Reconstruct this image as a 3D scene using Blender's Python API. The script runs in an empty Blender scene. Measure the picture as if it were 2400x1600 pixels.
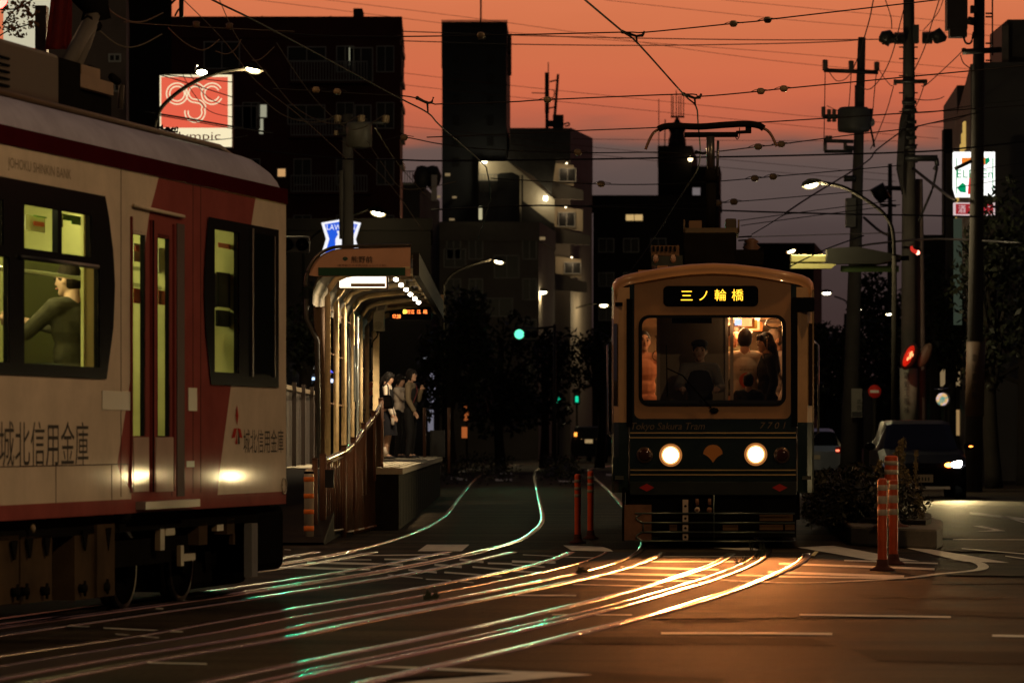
import bpy, bmesh, math, random
from mathutils import Vector, Matrix
R = math.radians
sc = bpy.context.scene
COL = sc.collection

# ------------------------------------------------------------------ camera
F, HY, CX, EYE = 9000.0, 1024.0, 1200.0, 1.2      # focal length and horizon of the 2400 px wide frame, eye height
cam = bpy.data.cameras.new('camera')
cam.sensor_width = 36.0
cam.lens = 36.0 * F / 2400.0
cam.shift_y = (HY - 800.0) / 2400.0
cam.clip_start, cam.clip_end = 0.5, 3000.0
cam.dof.use_dof = True
cam.dof.focus_distance = 42.0
cam.dof.aperture_fstop = 5.0
camo = bpy.data.objects.new('camera', cam)
camo.location = (0, 0, EYE)
camo.rotation_euler = (R(90), 0, 0)
COL.objects.link(camo)
sc.camera = camo

# ------------------------------------------------------------------ sky (after sunset, sun just under the horizon straight ahead)
def lin(r, g, b):
    f = lambda c: (c / 255 / 12.92) if c / 255 <= 0.04045 else ((c / 255 + 0.055) / 1.055) ** 2.4
    return (f(r), f(g), f(b), 1.0)
wd = bpy.data.worlds.new('World')
sc.world = wd
wd.use_nodes = True
wn, wl = wd.node_tree.nodes, wd.node_tree.links
wn.clear()
out = wn.new('ShaderNodeOutputWorld')
bg = wn.new('ShaderNodeBackground')
bg2 = wn.new('ShaderNodeBackground')
add = wn.new('ShaderNodeAddShader')
sky = wn.new('ShaderNodeTexSky')
sky.sky_type = 'NISHITA'
sky.sun_disc = False
sky.sun_elevation = R(0.5)
sky.sun_rotation = R(0)
wl.new(sky.outputs[0], bg2.inputs[0])
bg2.inputs[1].default_value = 0.001
tc = wn.new('ShaderNodeTexCoord')
sep = wn.new('ShaderNodeSeparateXYZ')
wl.new(tc.outputs['Generated'], sep.inputs[0])
nz = wn.new('ShaderNodeTexNoise')
nz.inputs['Scale'].default_value = 26.0
nz.inputs['Detail'].default_value = 4.0
mp = wn.new('ShaderNodeMapping')
mp.inputs['Scale'].default_value = (1, 1, 5.0)
wl.new(tc.outputs['Generated'], mp.inputs[0])
wl.new(mp.outputs[0], nz.inputs['Vector'])
m1 = wn.new('ShaderNodeMath'); m1.operation = 'SUBTRACT'; m1.inputs[1].default_value = 0.5
wl.new(nz.outputs[0], m1.inputs[0])
m2 = wn.new('ShaderNodeMath'); m2.operation = 'MULTIPLY_ADD'; m2.inputs[1].default_value = 0.012
wl.new(m1.outputs[0], m2.inputs[0]); wl.new(sep.outputs[2], m2.inputs[2])
ramp = wn.new('ShaderNodeValToRGB')
stops = [(0.0, (34, 29, 32)), (0.045, (56, 49, 51)), (0.053, (69, 60, 61)), (0.060, (80, 69, 68)), (0.066, (86, 74, 72)), (0.072, (92, 77, 74)), (0.0762, (106, 83, 77)), (0.0785, (160, 91, 71)),
         (0.083, (190, 97, 71)), (0.092, (207, 106, 73)), (0.104, (207, 112, 74)), (0.118, (216, 120, 80)), (0.20, (128, 84, 72)),
         (0.36, (70, 58, 64)), (0.7, (58, 55, 74)), (1.0, (58, 56, 80))]
els = ramp.color_ramp.elements
els[0].position, els[0].color = stops[0][0], lin(*stops[0][1])
els[1].position, els[1].color = stops[-1][0], lin(*stops[-1][1])
for p, c in stops[1:-1]:
    e = els.new(p); e.color = lin(*c)
wl.new(m2.outputs[0], ramp.inputs[0])
az = wn.new('ShaderNodeMapRange'); az.interpolation_type = 'SMOOTHSTEP'
az.inputs[1].default_value = -0.1; az.inputs[2].default_value = 0.97; az.inputs[3].default_value = 0.0; az.inputs[4].default_value = 1.0
wl.new(sep.outputs[1], az.inputs[0])
mixc = wn.new('ShaderNodeMix'); mixc.data_type = 'RGBA'
mixc.inputs[6].default_value = lin(38, 34, 35)
wl.new(az.outputs[0], mixc.inputs[0]); wl.new(ramp.outputs[0], mixc.inputs[7])
wl.new(mixc.outputs[2], bg.inputs[0])
bg.inputs[1].default_value = 1.0
wl.new(bg.outputs[0], add.inputs[0]); wl.new(bg2.outputs[0], add.inputs[1]); wl.new(add.outputs[0], out.inputs[0])

sc.view_settings.view_transform = 'Standard'
sc.view_settings.look = 'None'
sc.view_settings.exposure = 0.0
sc.view_settings.gamma = 1.0
sc.cycles.use_denoising = True
sc.cycles.sample_clamp_indirect = 4.0
sc.cycles.max_bounces = 6
sc.cycles.transparent_max_bounces = 16
sc.cycles.caustics_reflective = False
sc.cycles.caustics_refractive = False

# ------------------------------------------------------------------ helpers
rnd = random.Random(7)
def P(px, py, Y):
    return Vector(((px - CX) / F * Y, Y, EYE + (HY - py) / F * Y))
def G(px, py, z=0.0):
    Y = (EYE - z) * F / (py - HY)
    return Vector(((px - CX) / F * Y, Y, z))
def ppm(Y):
    return F / Y

MATS = {}
def mat(name, col=(.5, .5, .5), rough=.5, metal=0.0, var=0.0, vscale=3.0, bump=0.0, bscale=40.0, emit=None, estr=0.0, coat=0.0, stretch=None, spec=.2, coatr=.06):
    if name in MATS: return MATS[name]
    m = bpy.data.materials.new(name); m.use_nodes = True
    n, l = m.node_tree.nodes, m.node_tree.links
    b = n['Principled BSDF']
    b.inputs['Base Color'].default_value = (*col, 1)
    b.inputs['Roughness'].default_value = rough
    b.inputs['Metallic'].default_value = metal
    b.inputs['Specular IOR Level'].default_value = spec
    if coat: b.inputs['Coat Weight'].default_value = coat; b.inputs['Coat Roughness'].default_value = coatr
    if emit:
        b.inputs['Emission Color'].default_value = (*emit, 1); b.inputs['Emission Strength'].default_value = estr
    if var or bump:
        t = n.new('ShaderNodeTexCoord')
        src = t.outputs['Object']
        if stretch:
            mpn = n.new('ShaderNodeMapping'); mpn.inputs['Scale'].default_value = stretch
            l.new(src, mpn.inputs[0]); src = mpn.outputs[0]
    if var:
        a = n.new('ShaderNodeTexNoise'); a.inputs['Scale'].default_value = vscale; a.inputs['Detail'].default_value = 6; a.inputs['Roughness'].default_value = .65
        l.new(src, a.inputs['Vector'])
        mr = n.new('ShaderNodeMapRange'); mr.inputs[1].default_value = .3 if var < .7 else .40; mr.inputs[2].default_value = .7 if var < .7 else .60
        mr.inputs[3].default_value = 1 - var; mr.inputs[4].default_value = 1 + var * .5
        l.new(a.outputs[0], mr.inputs[0])
        mx = n.new('ShaderNodeMix'); mx.data_type = 'RGBA'; mx.blend_type = 'MULTIPLY'; mx.inputs[0].default_value = 1
        mx.inputs[6].default_value = (*col, 1)
        l.new(mr.outputs[0], mx.inputs[7]); l.new(mx.outputs[2], b.inputs['Base Color'])
        rr = n.new('ShaderNodeMapRange'); rr.inputs[3].default_value = max(.02, rough * .8); rr.inputs[4].default_value = min(1, rough * 1.25)
        l.new(a.outputs[0], rr.inputs[0]); l.new(rr.outputs[0], b.inputs['Roughness'])
    if var >= .7:      # fine aggregate over the large stains
        a3 = n.new('ShaderNodeTexNoise'); a3.inputs['Scale'].default_value = 22; a3.inputs['Detail'].default_value = 10; a3.inputs['Roughness'].default_value = .8
        l.new(t.outputs['Object'], a3.inputs['Vector'])
        m3 = n.new('ShaderNodeMapRange'); m3.inputs[1].default_value = .38; m3.inputs[2].default_value = .62; m3.inputs[3].default_value = .45; m3.inputs[4].default_value = 1.6
        l.new(a3.outputs[0], m3.inputs[0])
        mx3 = n.new('ShaderNodeMix'); mx3.data_type = 'RGBA'; mx3.blend_type = 'MULTIPLY'; mx3.inputs[0].default_value = 1
        l.new(mx.outputs[2], mx3.inputs[6]); l.new(m3.outputs[0], mx3.inputs[7]); l.new(mx3.outputs[2], b.inputs['Base Color'])
    if bump:
        a2 = n.new('ShaderNodeTexNoise'); a2.inputs['Scale'].default_value = bscale; a2.inputs['Detail'].default_value = 5
        l.new(src, a2.inputs['Vector'])
        bp = n.new('ShaderNodeBump'); bp.inputs['Strength'].default_value = bump; bp.inputs['Distance'].default_value = .02
        l.new(a2.outputs[0], bp.inputs['Height']); l.new(bp.outputs[0], b.inputs['Normal'])
    MATS[name] = m
    return m
def glow(name, col, strength):
    if name in MATS: return MATS[name]
    m = bpy.data.materials.new(name); m.use_nodes = True
    n, l = m.node_tree.nodes, m.node_tree.links
    n.clear()
    e = n.new('ShaderNodeEmission'); o = n.new('ShaderNodeOutputMaterial')
    e.inputs[0].default_value = (*col, 1); e.inputs[1].default_value = strength
    l.new(e.outputs[0], o.inputs[0])
    MATS[name] = m
    return m
def glassmat(name, tint=(.9, .9, .9), refl=.12):
    if name in MATS: return MATS[name]
    m = bpy.data.materials.new(name); m.use_nodes = True
    n, l = m.node_tree.nodes, m.node_tree.links
    n.clear()
    o = n.new('ShaderNodeOutputMaterial'); t = n.new('ShaderNodeBsdfTransparent'); g = n.new('ShaderNodeBsdfGlossy'); mx = n.new('ShaderNodeMixShader')
    lw = n.new('ShaderNodeLayerWeight'); lw.inputs[0].default_value = .5
    pw = n.new('ShaderNodeMath'); pw.operation = 'POWER'; pw.inputs[1].default_value = 4.0
    ma = n.new('ShaderNodeMath'); ma.operation = 'MULTIPLY_ADD'; ma.inputs[1].default_value = .6; ma.inputs[2].default_value = refl
    l.new(lw.outputs['Facing'], pw.inputs[0]); l.new(pw.outputs[0], ma.inputs[0])
    t.inputs[0].default_value = (*tint, 1); g.inputs['Roughness'].default_value = .02; g.inputs[0].default_value = (.8, .8, .8, 1)
    l.new(ma.outputs[0], mx.inputs[0]); l.new(t.outputs[0], mx.inputs[1]); l.new(g.outputs[0], mx.inputs[2]); l.new(mx.outputs[0], o.inputs[0])
    MATS[name] = m
    return m

class MB:
    """collects shapes in world (or local) coordinates; build() links them as one mesh object"""
    def __init__(s): s.v, s.f, s.m, s.sm, s.mats = [], [], [], [], []
    def slot(s, m):
        if m not in s.mats: s.mats.append(m)
        return s.mats.index(m)
    def add(s, vs, fs, m, smooth=False):
        o = len(s.v); k = s.slot(m)
        s.v += [Vector(a) for a in vs]
        for f in fs: s.f.append([i + o for i in f]); s.m.append(k); s.sm.append(smooth)
        return s
    def box(s, a, b, m, M=None):
        x0, y0, z0 = a; x1, y1, z1 = b
        vs = [Vector(p) for p in ((x0,y0,z0),(x1,y0,z0),(x1,y1,z0),(x0,y1,z0),(x0,y0,z1),(x1,y0,z1),(x1,y1,z1),(x0,y1,z1))]
        if M is not None: vs = [M @ p for p in vs]
        return s.add(vs, [(0,3,2,1),(4,5,6,7),(0,1,5,4),(1,2,6,5),(2,3,7,6),(3,0,4,7)], m)
    def cbox(s, c, d, m, M=None):
        return s.box((c[0]-d[0]/2, c[1]-d[1]/2, c[2]-d[2]/2), (c[0]+d[0]/2, c[1]+d[1]/2, c[2]+d[2]/2), m, M)
    def quad(s, a, b, c, d, m): return s.add([a, b, c, d], [(0,1,2,3)], m)
    def prism(s, poly, vec, m, M=None):
        """poly: 3D points of a planar outline, extruded by vec"""
        n = len(poly); vec = Vector(vec)
        vs = [Vector(p) for p in poly] + [Vector(p) + vec for p in poly]
        if M is not None: vs = [M @ p for p in vs]
        return s.add(vs, [tuple(range(n - 1, -1, -1)), tuple(range(n, 2 * n))] + [(i, (i+1) % n, n + (i+1) % n, n + i) for i in range(n)], m)
    def tube(s, pts, r, m, n=8, caps=True, M=None, flat=1.0):
        pts = [Vector(p) for p in pts]
        if M is not None: pts = [M @ p for p in pts]
        rs = r if isinstance(r, (list, tuple)) else [r] * len(pts)
        vs, fs = [], []
        up = Vector((0, 0, 1))
        for i, p in enumerate(pts):
            t = (pts[min(i+1, len(pts)-1)] - pts[max(i-1, 0)])
            t = t.normalized() if t.length > 1e-9 else Vector((0,0,1))
            ref = up if abs(t.z) < .95 else Vector((1, 0, 0))
            a = t.cross(ref).normalized(); b = a.cross(t).normalized()
            for k in range(n):
                q = 2 * math.pi * k / n
                vs.append(p + a * math.cos(q) * rs[i] + b * math.sin(q) * rs[i] * flat)
        for i in range(len(pts) - 1):
            for k in range(n):
                fs.append((i*n+k, i*n+(k+1) % n, (i+1)*n+(k+1) % n, (i+1)*n+k))
        if caps:
            fs.append(tuple(range(n-1, -1, -1))); fs.append(tuple(range((len(pts)-1)*n, len(pts)*n)))
        return s.add(vs, fs, m, True)
    def lathe(s, prof, m, c=(0,0,0), n=20, M=None):
        """prof: (radius, z)"""
        vs, fs = [], []
        for r, z in prof:
            for k in range(n):
                q = 2 * math.pi * k / n
                vs.append(Vector((c[0] + r*math.cos(q), c[1] + r*math.sin(q), c[2] + z)))
        if M is not None: vs = [M @ p for p in vs]
        for i in range(len(prof)-1):
            for k in range(n): fs.append((i*n+k, i*n+(k+1) % n, (i+1)*n+(k+1) % n, (i+1)*n+k))
        fs.append(tuple(range(n-1, -1, -1))); fs.append(tuple(range((len(prof)-1)*n, len(prof)*n)))
        return s.add(vs, fs, m, True)
    def ball(s, c, r, m, n=12, M=None):
        rx, ry, rz = r if isinstance(r, (tuple, list)) else (r, r, r)
        vs, fs = [], []
        h = n // 2
        for i in range(h + 1):
            a = math.pi * i / h
            for k in range(n):
                q = 2 * math.pi * k / n
                vs.append(Vector((c[0] + rx*max(math.sin(a), .004)*math.cos(q), c[1] + ry*max(math.sin(a), .004)*math.sin(q), c[2] - rz*math.cos(a))))
        if M is not None: vs = [M @ p for p in vs]
        for i in range(h):
            for k in range(n): fs.append((i*n+k, i*n+(k+1) % n, (i+1)*n+(k+1) % n, (i+1)*n+k))
        return s.add(vs, fs, m, True)
    def disc(s, c, nrm, r, m, n=24, thick=.01):
        c = Vector(c); nrm = Vector(nrm).normalized()
        return s.tube([c, c + nrm * thick], r, m, n)
    def mesh(s, name, inv=None):
        me = bpy.data.meshes.new(name)
        vs = [inv @ p for p in s.v] if inv is not None else s.v
        me.from_pydata([tuple(p) for p in vs], [], s.f)
        for m in s.mats: me.materials.append(m)
        me.polygons.foreach_set('material_index', s.m)
        me.polygons.foreach_set('use_smooth', s.sm)
        me.update()
        return me
    def build(s, name, parent=None, local=False, bevel=0.0):
        if not s.v: return None
        inv = None
        if parent is not None and not local: inv = WM[parent.name].inverted()
        o = bpy.data.objects.new(name, s.mesh(name, inv))
        COL.objects.link(o)
        if parent is not None: o.parent = parent
        WM[o.name] = WM[parent.name] if parent is not None else Matrix.Identity(4)
        if bevel:
            bv = o.modifiers.new('bevel', 'BEVEL'); bv.width = bevel; bv.segments = 2; bv.limit_method = 'ANGLE'
        return o
WM = {}
def tag(o, label, cat, group=None):
    o['label'] = label; o['category'] = cat
    if group: o['group'] = group
    return o
def kind(o, k): o['kind'] = k; return o
def thing(name, label, cat, loc=(0, 0, 0), rz=0.0, group=None, M=None):
    o = bpy.data.objects.new(name, None)
    o.empty_display_size = .2
    COL.objects.link(o)
    if M is None: M = Matrix.Translation(Vector(loc)) @ Matrix.Rotation(rz, 4, 'Z')
    o.matrix_world = M
    WM[o.name] = M.copy()
    return tag(o, label, cat, group)
def solo(mb, name, label, cat, group=None, base=None):
    """a thing that is one mesh; its origin goes to the base of the mesh"""
    if base is None:
        zs = min(p.z for p in mb.v)
        cx = sum(p.x for p in mb.v) / len(mb.v); cy = sum(p.y for p in mb.v) / len(mb.v)
        base = Vector((cx, cy, zs))
    o = bpy.data.objects.new(name, mb.mesh(name, Matrix.Translation(-Vector(base))))
    o.location = base
    COL.objects.link(o)
    WM[o.name] = Matrix.Translation(Vector(base))
    return tag(o, label, cat, group)
def dup(root, loc, rz, label, group=None):
    r = root.copy(); COL.objects.link(r); r.location = loc; r.rotation_euler = (0, 0, rz); r['label'] = label
    if group: r['group'] = group
    for ch in list(root.children):
        c = ch.copy(); COL.objects.link(c); c.parent = r
        for g in list(ch.children):
            d = g.copy(); COL.objects.link(d); d.parent = c
    return r
def lamp(name, loc, power, col, radius=.1, typ='POINT', aim=None, angle=90, blend=.5, size=None, parent=None):
    l = bpy.data.lights.new(name, typ); l.energy = power; l.color = col
    if typ in ('POINT', 'SPOT'): l.shadow_soft_size = radius
    if typ == 'SPOT': l.spot_size = R(angle); l.spot_blend = blend
    if typ == 'AREA': l.shape = 'RECTANGLE'; l.size, l.size_y = size
    o = bpy.data.objects.new(name, l); COL.objects.link(o); 
    M = Matrix.Translation(Vector(loc))
    if aim is not None: M = M @ (Vector(aim) - Vector(loc)).to_track_quat('-Z', 'Y').to_matrix().to_4x4()
    if parent is not None:
        o.parent = parent; o.matrix_local = WM[parent.name].inverted() @ M
    else: o.matrix_world = M
    return o
def text(s, org, ex, ey, w, h, m, name, parent, shear=0.0, ext=.002, spacing=1.0, fit=True):
    """lettering with its lower left corner at org, baseline along ex, up along ey"""
    cu = bpy.data.curves.new('lettering', 'FONT'); cu.body = s; cu.size = 1; cu.extrude = 0; cu.shear = shear; cu.space_character = spacing; cu.resolution_u = 3
    to = bpy.data.objects.new('lettering_tmp', cu); COL.objects.link(to)
    dg = bpy.context.evaluated_depsgraph_get()
    me = bpy.data.meshes.new_from_object(to.evaluated_get(dg))
    bpy.data.objects.remove(to); bpy.data.curves.remove(cu)
    vs = [v.co.copy() for v in me.vertices]; fs = [tuple(p.vertices) for p in me.polygons]
    bpy.data.meshes.remove(me)
    if not vs: return None
    x0, x1 = min(v.x for v in vs), max(v.x for v in vs); y0, y1 = min(v.y for v in vs), max(v.y for v in vs)
    sx, sy = w / (x1 - x0), h / (y1 - y0)
    if not fit: sx = sy = min(sx, sy)
    ex, ey = Vector(ex).normalized(), Vector(ey).normalized(); nn = ex.cross(ey)
    mb = MB()
    mb.add([Vector(org) + ex * (v.x - x0) * sx + ey * (v.y - y0) * sy + nn * ext for v in vs], fs, m)
    return mb.build(name, parent)

def rrect(x0, x1, z0, z1, r, n=5):
    """rounded rectangle outline, counter clockwise, as (x, z)"""
    o = []
    for cx, cz, a in ((x1-r, z0+r, -90), (x1-r, z1-r, 0), (x0+r, z1-r, 90), (x0+r, z0+r, 180)):
        for k in range(n + 1):
            q = R(a + 90 * k / n); o.append((cx + r*math.cos(q), cz + r*math.sin(q)))
    return o
def ring(mb, outer, inner, y, d, m, M):
    """frame between two outlines of equal length (x, z), at depth y, thickness d"""
    n = len(outer)
    vs = [M @ Vector((x, y, z)) for x, z in outer] + [M @ Vector((x, y, z)) for x, z in inner]
    vs += [M @ Vector((x, y + d, z)) for x, z in outer] + [M @ Vector((x, y + d, z)) for x, z in inner]
    fs = []
    for i in range(n):
        j = (i + 1) % n
        fs += [(i, j, n + j, n + i), (i, 2*n + i, 2*n + j, j), (n + i, n + j, 3*n + j, 3*n + i), (2*n + i, 3*n + i, 3*n + j, 2*n + j)]
    mb.add(vs, fs, m)
def smoothpath(pts, n=6):
    """Catmull-Rom through the points"""
    pts = [Vector(p) for p in pts]
    if len(pts) < 3: return pts
    o = []
    for i in range(len(pts) - 1):
        p0, p1, p2, p3 = pts[max(i-1, 0)], pts[i], pts[i+1], pts[min(i+2, len(pts)-1)]
        for k in range(n):
            t = k / n
            o.append(.5 * ((2*p1) + (p2-p0)*t + (2*p0-5*p1+4*p2-p3)*t*t + (3*p1-p0-3*p2+p3)*t**3))
    o.append(pts[-1])
    return o
def lerp(a, b, t): return a + (b - a) * t
def blobs(parts, m, name, parent, voxel=.014, smooth=3):
    """one continuous surface grown from overlapping tapered limbs; parts: (p0, r0, p1, r1) or ('e', centre, radii)"""
    mb = MB()
    for p in parts:
        if p[0] == 'e':
            mb.ball(p[1], p[2], m, 14)
        else:
            a, ra, b, rb = p; a, b = Vector(a), Vector(b)
            mb.tube([a, b], [ra, rb], m, 12); mb.ball(a, ra, m, 12); mb.ball(b, rb, m, 12)
    o = bpy.data.objects.new(name, mb.mesh(name)); COL.objects.link(o)
    rm = o.modifiers.new('join', 'REMESH'); rm.mode = 'VOXEL'; rm.voxel_size = voxel; rm.use_smooth_shade = True
    sm = o.modifiers.new('soften', 'SMOOTH'); sm.factor = .5; sm.iterations = smooth
    dg = bpy.context.evaluated_depsgraph_get()
    me = bpy.data.meshes.new_from_object(o.evaluated_get(dg))
    bpy.data.objects.remove(o)
    o = bpy.data.objects.new(name, me); COL.objects.link(o)
    if not me.materials: me.materials.append(m)
    for p in me.polygons: p.use_smooth = True
    if parent is not None: o.parent = parent; WM[o.name] = WM[parent.name]
    return o

# ------------------------------------------------------------------ materials
asphalt = mat('asphalt', (.030, .0225, .0145), .70, var=.75, vscale=.7, bump=.7, bscale=45, stretch=(.12, 1.5, 1), spec=.02)
paint = mat('road paint', (.50, .47, .41), .6, var=.35, vscale=6, bump=.2, bscale=60)
steel = mat('rail steel', (.20, .16, .115), .15, 1.0)
edgesteel = mat('worn edge steel', (.13, .105, .072), .24, 1.0)
groove = mat('groove dirt', (.008, .007, .006), .9)
slab = mat('track paving', (.030, .023, .016), .70, var=.4, vscale=1.5, bump=.4, bscale=40, spec=.02)
conc = mat('concrete', (.13, .115, .095), .85, var=.35, vscale=2.0, bump=.3, bscale=25)
polec = mat('pole concrete', (.045, .040, .035), .85, var=.3, vscale=2, bump=.2)
black = mat('black rubber', (.008, .008, .008), .7, var=.3, spec=.0)
blackgloss = mat('black gloss', (.005, .005, .006), .12, spec=.16)
wirem = mat('wire', (.012, .010, .010), .6)
wiremetal = mat('bright wire', (.008, .006, .005), .8, spec=.1)
insm = mat('insulator', (.17, .12, .07), .4)
darkmetal = mat('dark metal', (.03, .03, .03), .45, .5, var=.3)
grey = mat('grey paint', (.16, .155, .15), .7, var=.25, spec=.05)
chrome = mat('chrome', (.6, .6, .6), .12, 1.0)
skin = mat('skin', (.42, .25, .17), .55)
hairm = mat('black hair', (.010, .008, .007), .6, spec=.12)
leafdark = mat('dark leaves', (.015, .018, .009), .55, var=.5, vscale=2)
leafbrown = mat('autumn leaves', (.15, .09, .03), .6, var=.4)
bark = mat('bark', (.014, .011, .008), .9, var=.4, bump=.4)
# ------------------------------------------------------------------ ground
mb = MB()
mb.quad((-400, -60, 0), (400, -60, 0), (400, 1500, 0), (-400, 1500, 0), asphalt)
kind(mb.build('ground'), 'structure')

# ------------------------------------------------------------------ tram tracks, sunk into the road
def offset(pts, d):
    o = []
    for i, p in enumerate(pts):
        t = pts[min(i+1, len(pts)-1)] - pts[max(i-1, 0)]
        t = Vector((t.x, t.y, 0)).normalized()
        o.append(p + Vector((t.y, -t.x, 0)) * d)
    return o
def strip(mb, pts, a, b, z, m, crown=0.0, drop=.0):
    A, B = offset(pts, a), offset(pts, b); n = len(pts)
    if crown:
        C = offset(pts, lerp(a, b, .25)); D = offset(pts, lerp(a, b, .75))
        rows = [[Vector((p.x, p.y, z - .02)) for p in A], [Vector((p.x, p.y, z - crown)) for p in A], [Vector((p.x, p.y, z)) for p in C],
                [Vector((p.x, p.y, z)) for p in D], [Vector((p.x, p.y, z - crown)) for p in B], [Vector((p.x, p.y, z - .02)) for p in B]]
    else:
        rows = [[Vector((p.x, p.y, z)) for p in A], [Vector((p.x, p.y, z)) for p in B]]
    vs = [p for r in rows for p in r]; fs = []
    for k in range(len(rows) - 1):
        for i in range(n - 1):
            fs.append((k*n+i, k*n+i+1, (k+1)*n+i+1, (k+1)*n+i))
    mb.add(vs, fs, m, bool(crown))
R1 = [G(-260, 1640), G(0, 1593), G(255, 1544), G(600, 1493), G(705, 1468), G(906, 1431), G(1034, 1409), G(1200, 1378), G(1361, 1343), G(1445, 1321), G(1516, 1292),
      Vector((1.62, 48, 0)), Vector((2.1, 78, 0)), Vector((2.4, 111, 0)), Vector((2.64, 140, 0)), Vector((3.6, 158, 0)), Vector((7, 180, 0))]
R2 = [G(200, 1706), G(600, 1615), G(750, 1580), G(1034, 1522), G(1200, 1485), G(1506, 1414), G(1700, 1352), G(1833, 1300),
      Vector((3.0, 48, 0)), Vector((3.5, 78, 0)), Vector((3.8, 111, 0)), Vector((4.05, 140, 0)), Vector((5.0, 158, 0)), Vector((8.4, 180, 0))]
R3 = [Vector((-6.05, 18.4, 0)), Vector((-3.78, 28.4, 0)), Vector((-3.0, 32, 0)), G(664, 1322), G(804, 1296), G(893, 1275), G(957, 1255), G(1008, 1233), G(1039, 1213), G(1054, 1198), G(1085, 1155), G(1130, 1102),
      G(1200, 1088.5), G(1430, 1066)]
R4 = [Vector((-4.6, 18.3, 0)), G(428, 1409), G(600, 1384), G(855, 1347), G(1021, 1315), G(1200, 1276), G(1238, 1256), G(1266, 1232), G(1273, 1215), G(1268, 1198), G(1256, 1139), G(1246, 1103),
      G(1290, 1087), G(1430, 1063)]
def bspline(pts, n=10):
    q = [pts[0]] * 2 + list(pts) + [pts[-1]] * 2; o = []
    for i in range(len(q) - 3):
        for k in range(n):
            t = k / n
            o.append((q[i] * (1 - t) ** 3 + q[i+1] * (3 * t ** 3 - 6 * t * t + 4) + q[i+2] * (-3 * t ** 3 + 3 * t * t + 3 * t + 1) + q[i+3] * t ** 3) / 6)
    return o
def track(label, rails, offs):
    t = thing('tram_track', label, 'tram track', rails[0][3])
    for raw, (ea, eb, ck) in zip(rails, offs):
        pts = bspline(raw); near = [p for p in pts if p.y < 40.2]
        mb = MB(); strip(mb, near, ea, eb + .05, .004, slab); mb.build('paving', t)
        mb = MB(); strip(mb, near, min(ck, .03), max(ck, .03), .007, groove); mb.build('flange_groove', t)
        mb = MB(); strip(mb, pts, -.036, .036, .016, steel, .005); mb.build('rail', t)
        mb = MB(); strip(mb, near, ck - .018, ck + .018, .014, steel, .004); mb.build('check_rail', t)
        for a in (ea, eb):
            mb = MB(); strip(mb, near, a - .03, a + .07, .011, edgesteel, .003); mb.build('edge_strip', t)
    return t
track('pair of steel rails curving left from under the green and cream tram', (R1, R2), ((-.72, .22, -.33), (-.40, .38, -.12)))
track('pair of steel rails from under the red and cream tram bending away past the platform', (R3, R4), ((-.33, .27, .10), (-.32, .36, .10)))

# weeds in the flange way
wm = mat('weed leaves', (.03, .035, .015), .7)
mb = MB()
pts = bspline(R2)
for _ in range(260):
    i = rnd.randrange(50, 100); p = pts[i].lerp(pts[i+1], rnd.random())
    if p.y < 36 or p.y > 43.5: continue
    p = p + Vector((rnd.uniform(-.2, -.02), 0, .008)); h = rnd.uniform(.02, .11); a = rnd.uniform(-.05, .05)
    mb.add([p + Vector((-.008, 0, 0)), p + Vector((.008, 0, 0)), p + Vector((a, rnd.uniform(-.03, .03), h))], [(0, 1, 2)], wm)
for q in ((705+660, 1341), (1010, 1402)):
    c = G(*q, .01)
    for _ in range(30):
        p = c + Vector((rnd.uniform(-.05, .05), rnd.uniform(-.2, .2), 0)); h = rnd.uniform(.03, .08)
        mb.add([p + Vector((-.008, 0, 0)), p + Vector((.008, 0, 0)), p + Vector((rnd.uniform(-.04, .04), 0, h))], [(0, 1, 2)], wm)
kind(mb.build('weeds'), 'stuff')

# ------------------------------------------------------------------ painted markings
mk = MB()
def C(n, x, y):     # position read in one of the enlargements of the frame
    ox, oy = {5: (0, 1200), 6: (600, 1200), 7: (1200, 1200), 8: (1800, 1200), 3: (1200, 800), 2: (600, 800)}[n]
    return ox + x / 3.92, oy + y / 3.92
def line(n, x0, y0, x1, y1, t, z=.005):
    a0, b0 = C(n, x0, y0 - t/2); a1, b1 = C(n, x1, y1 - t/2); c0, d0 = C(n, x0, y0 + t/2); c1, d1 = C(n, x1, y1 + t/2)
    mk.quad(G(c0, d0, z), G(c1, d1, z), G(a1, b1, z), G(a0, b0, z), paint)
def patch(n, pts, z=.005):
    mk.add([G(*C(n, x, y), z) for x, y in pts][::-1], [tuple(range(len(pts)))], paint)
patch(6, [(1570,295),(1960,295),(1890,355),(1485,355)])
patch(7, [(470,302),(830,315),(900,338),(930,358),(550,350)])
patch(7, [(1840,325),(2200,325),(2310,347),(2100,345)])
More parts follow.
